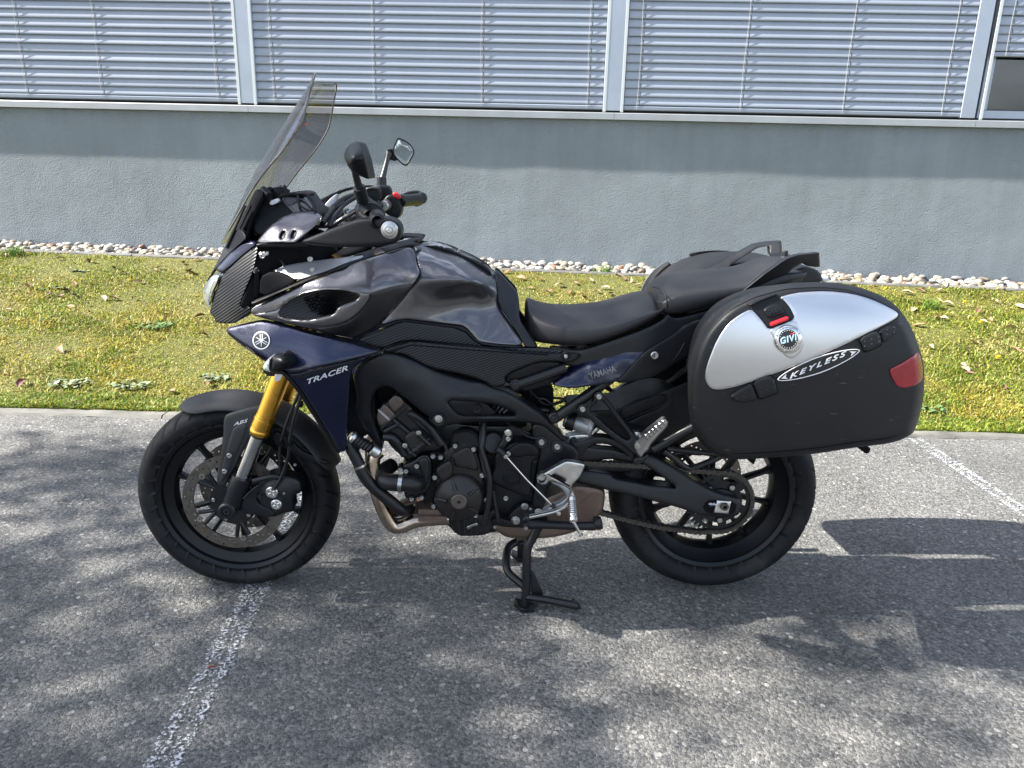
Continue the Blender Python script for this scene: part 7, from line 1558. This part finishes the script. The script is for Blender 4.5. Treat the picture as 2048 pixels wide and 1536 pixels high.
dandelion(*FW(1182, 956), 'yellow dandelion nearest to the kerb, right of the silver case')
dandelion(*FW(430, 490), 'yellow dandelion peeping over the top edge of the silver case')
dandelion(*FW(1187, 486), 'yellow dandelion close to the pebbles at the far right')
# clumps of low broad leaves
WEED = mat('weed leaf', (.10, .17, .055), .5, noise=(60, .3)); WEED2 = mat('grey green weed leaf', (.17, .21, .12), .5, noise=(60, .25))
def weed(px, py, rad, n, mt, label, hgt=.02):
    p = lawn_hit(px, py); r = empty('weed_plant', p, label, 'plant', 'low weeds in the lawn'); bm = bmesh.new(); g = np.random.default_rng(int(px))
    for k in range(n):
        a = g.uniform(0, 6.28); d = rad*math.sqrt(g.random()); c = p+Vector((d*math.cos(a)*1.6, d*math.sin(a), hgt*g.uniform(.5, 1.4))); L0 = g.uniform(.010, .018); b_ = g.uniform(0, 6.28); u = Vector((math.cos(b_), math.sin(b_), g.uniform(-.1, .5))); v_ = Vector((-u.y, u.x, g.normal(0, .2)))
        ring = [c+u*L0*math.cos(t_)+v_*L0*.75*math.sin(t_) for t_ in np.linspace(0, 6.28, 8)[:-1]]; bm.faces.new([bm.verts.new(q) for q in ring])
    me = bpy.data.meshes.new('leaves'); bm.to_mesh(me); bm.free(); o = link('leaves', me, mt, r); o['kind'] = 'stuff'
weed(140, 772, .07, 60, WEED2, 'grey green weed with round leaves near the kerb, behind the front mudguard tip')
weed(258, 775, .08, 70, WEED2, 'low clover like weed by the kerb, just left of the front wheel')
weed(432, 760, .06, 40, WEED2, 'small weed with round leaves beside the golden fork tube')
weed(112, 577, .04, 26, WEED2, 'pale weed rosette in the middle of the left lawn', .012)
weed(88, 580, .04, 26, WEED, 'dark green weed rosette in the middle of the left lawn', .012)
weed(160, 543, .05, 26, WEED2, 'flat weed rosette near the edging on the left', .010)
weed(1860, 822, .05, 30, WEED, 'broad leaved weed at the kerb, right of the silver case')
weed(310, 655, .08, 60, WEED, 'bright green weed patch between the headlight and the kerb')
def tuft(px, py, n, h_, label):
    p = lawn_hit(px, py); bm = bmesh.new(); g = np.random.default_rng(int(px)+5)
    for k in range(n):
        a = g.uniform(0, 6.28); c = p+Vector((g.normal(0, .035), g.normal(0, .03), -.004)); u = Vector((math.cos(a), math.sin(a), 0)); v_ = Vector((-u.y, u.x, 0))*.0022; q = h_*g.uniform(.5, 1.2)
        m_ = c+u*q*.25+Vector((0, 0, q*.7)); t_ = c+u*q*.75+Vector((0, 0, q*.95)); bm.faces.new([bm.verts.new(x_) for x_ in (c-v_, c+v_, m_+v_, m_-v_)]); bm.faces.new([bm.verts.new(x_) for x_ in (m_-v_, m_+v_, t_)])
    me = bpy.data.meshes.new('grass_tuft'); bm.to_mesh(me); bm.free(); o = link('grass_tuft', me, mat('tuft green', (.11, .19, .02), .5)); tag(o, label, 'plant', 'tall grass tufts')
tuft(30, 512, 120, .085, 'bright grass tuft against the edging at the far left')
tuft(1862, 618, 160, .085, 'tall green grass tuft right of the top of the silver case')
tuft(1208, 547, 90, .08, 'green grass tuft at the edging above the rider seat')

# a stray reddish twig on the white line
p = at(0, 0, 0); q = unp(424, 1334, 2, .006); tw = tube('twig', mat('reddish twig', (.22, .05, .02), .7), None, [(q[0]-.010, q[1]-.002, .006), (q[0], q[1]+.001, .009), (q[0]+.009, q[1]+.003, .006)], .0022, seg=6); tag(tw, 'tiny reddish bud scale lying on the white parking line', 'twig')

# tree left of the frame, its thin spring crown dapples the yard
def tree():
    g = np.random.default_rng(11); T0 = Vector((-7.6, -2.45, 0)); CC = Vector((-7.45, -.95, 6.25))
    root = empty('tree', T0, 'spring tree beside the yard, left of the picture, dappling the asphalt', 'tree')
    bark = mat('tree bark', (.085, .07, .055), .9, noise=(8, .35), bump=(30, 1, .02))
    def branch(name, P, r, par, seg=8):
        v, f = tubemesh(P, r, seg, 3); return mesh(name, v, f, bark, par, 60)
    trunk = branch('trunk', [T0, T0+Vector((.05, .1, 1.2)), T0+Vector((.0, .4, 2.6)), T0+Vector((.1, .9, 4.2)), T0+Vector((.15, 1.45, 6.4)), T0+Vector((.1, 1.6, 7.6))], [.19, .15, .13, .10, .05, .02], root)
    clumps = []
    while len(clumps) < 230:
        q = g.uniform(-1, 1, 3)
        if not .2 < np.linalg.norm(q) < 1: continue
        c = CC+Vector((q[0]*2.5, q[1]*2.15, q[2]*1.95)); k_ = c.z/SUND.z; gx, gy = c.x-SUND.x*k_, c.y-SUND.y*k_      # where its shade falls
        thr = .22 if gx < .2 else (.37+.29*min(1, (gx-.2)/1.5) if gy < .1 else .40+.5*min(1, max(0, gx-.2)/1.0))
        if gy > 1.25: thr = .8
        if vnoise(np.array([gx]), np.array([gy]), 1.55, 31)[0] > thr: clumps.append(c)
    for k in range(24):
        c = clumps[k*8]; z0 = min(7.2, max(3.2, c.z-1.0-g.random())); tt = (z0)/7.6; b0 = T0+Vector((.1, .2*z0-.1, z0)); m_ = b0.lerp(c, .5)+Vector((0, 0, .15))
        branch('limb', [b0, b0.lerp(m_, .5), m_, c], [.045, .035, .024, .008], root, 6)
    n = 230*75; ci = np.repeat(np.arange(230), 75); C = np.array([tuple(t_) for t_ in clumps])[ci]+g.normal(0, .19, (n, 3)); s_ = g.uniform(.035, .062, n)
    d = g.normal(size=(n, 3)); d /= np.linalg.norm(d, axis=1)[:, None]; e = np.cross(d, g.normal(size=(n, 3))); e /= np.linalg.norm(e, axis=1)[:, None]
    Q = np.stack([C-d*s_[:, None], C+e*s_[:, None]*.55, C+d*s_[:, None], C-e*s_[:, None]*.55], 1).reshape(-1, 3)
    me = bpy.data.meshes.new('crown'); me.from_pydata(Q.tolist(), [], [(4*i, 4*i+1, 4*i+2, 4*i+3) for i in range(n)]); o = link('crown', me, mat('spring leaf', (.075, .12, .025), .5), root); o['kind'] = 'stuff'
tree()
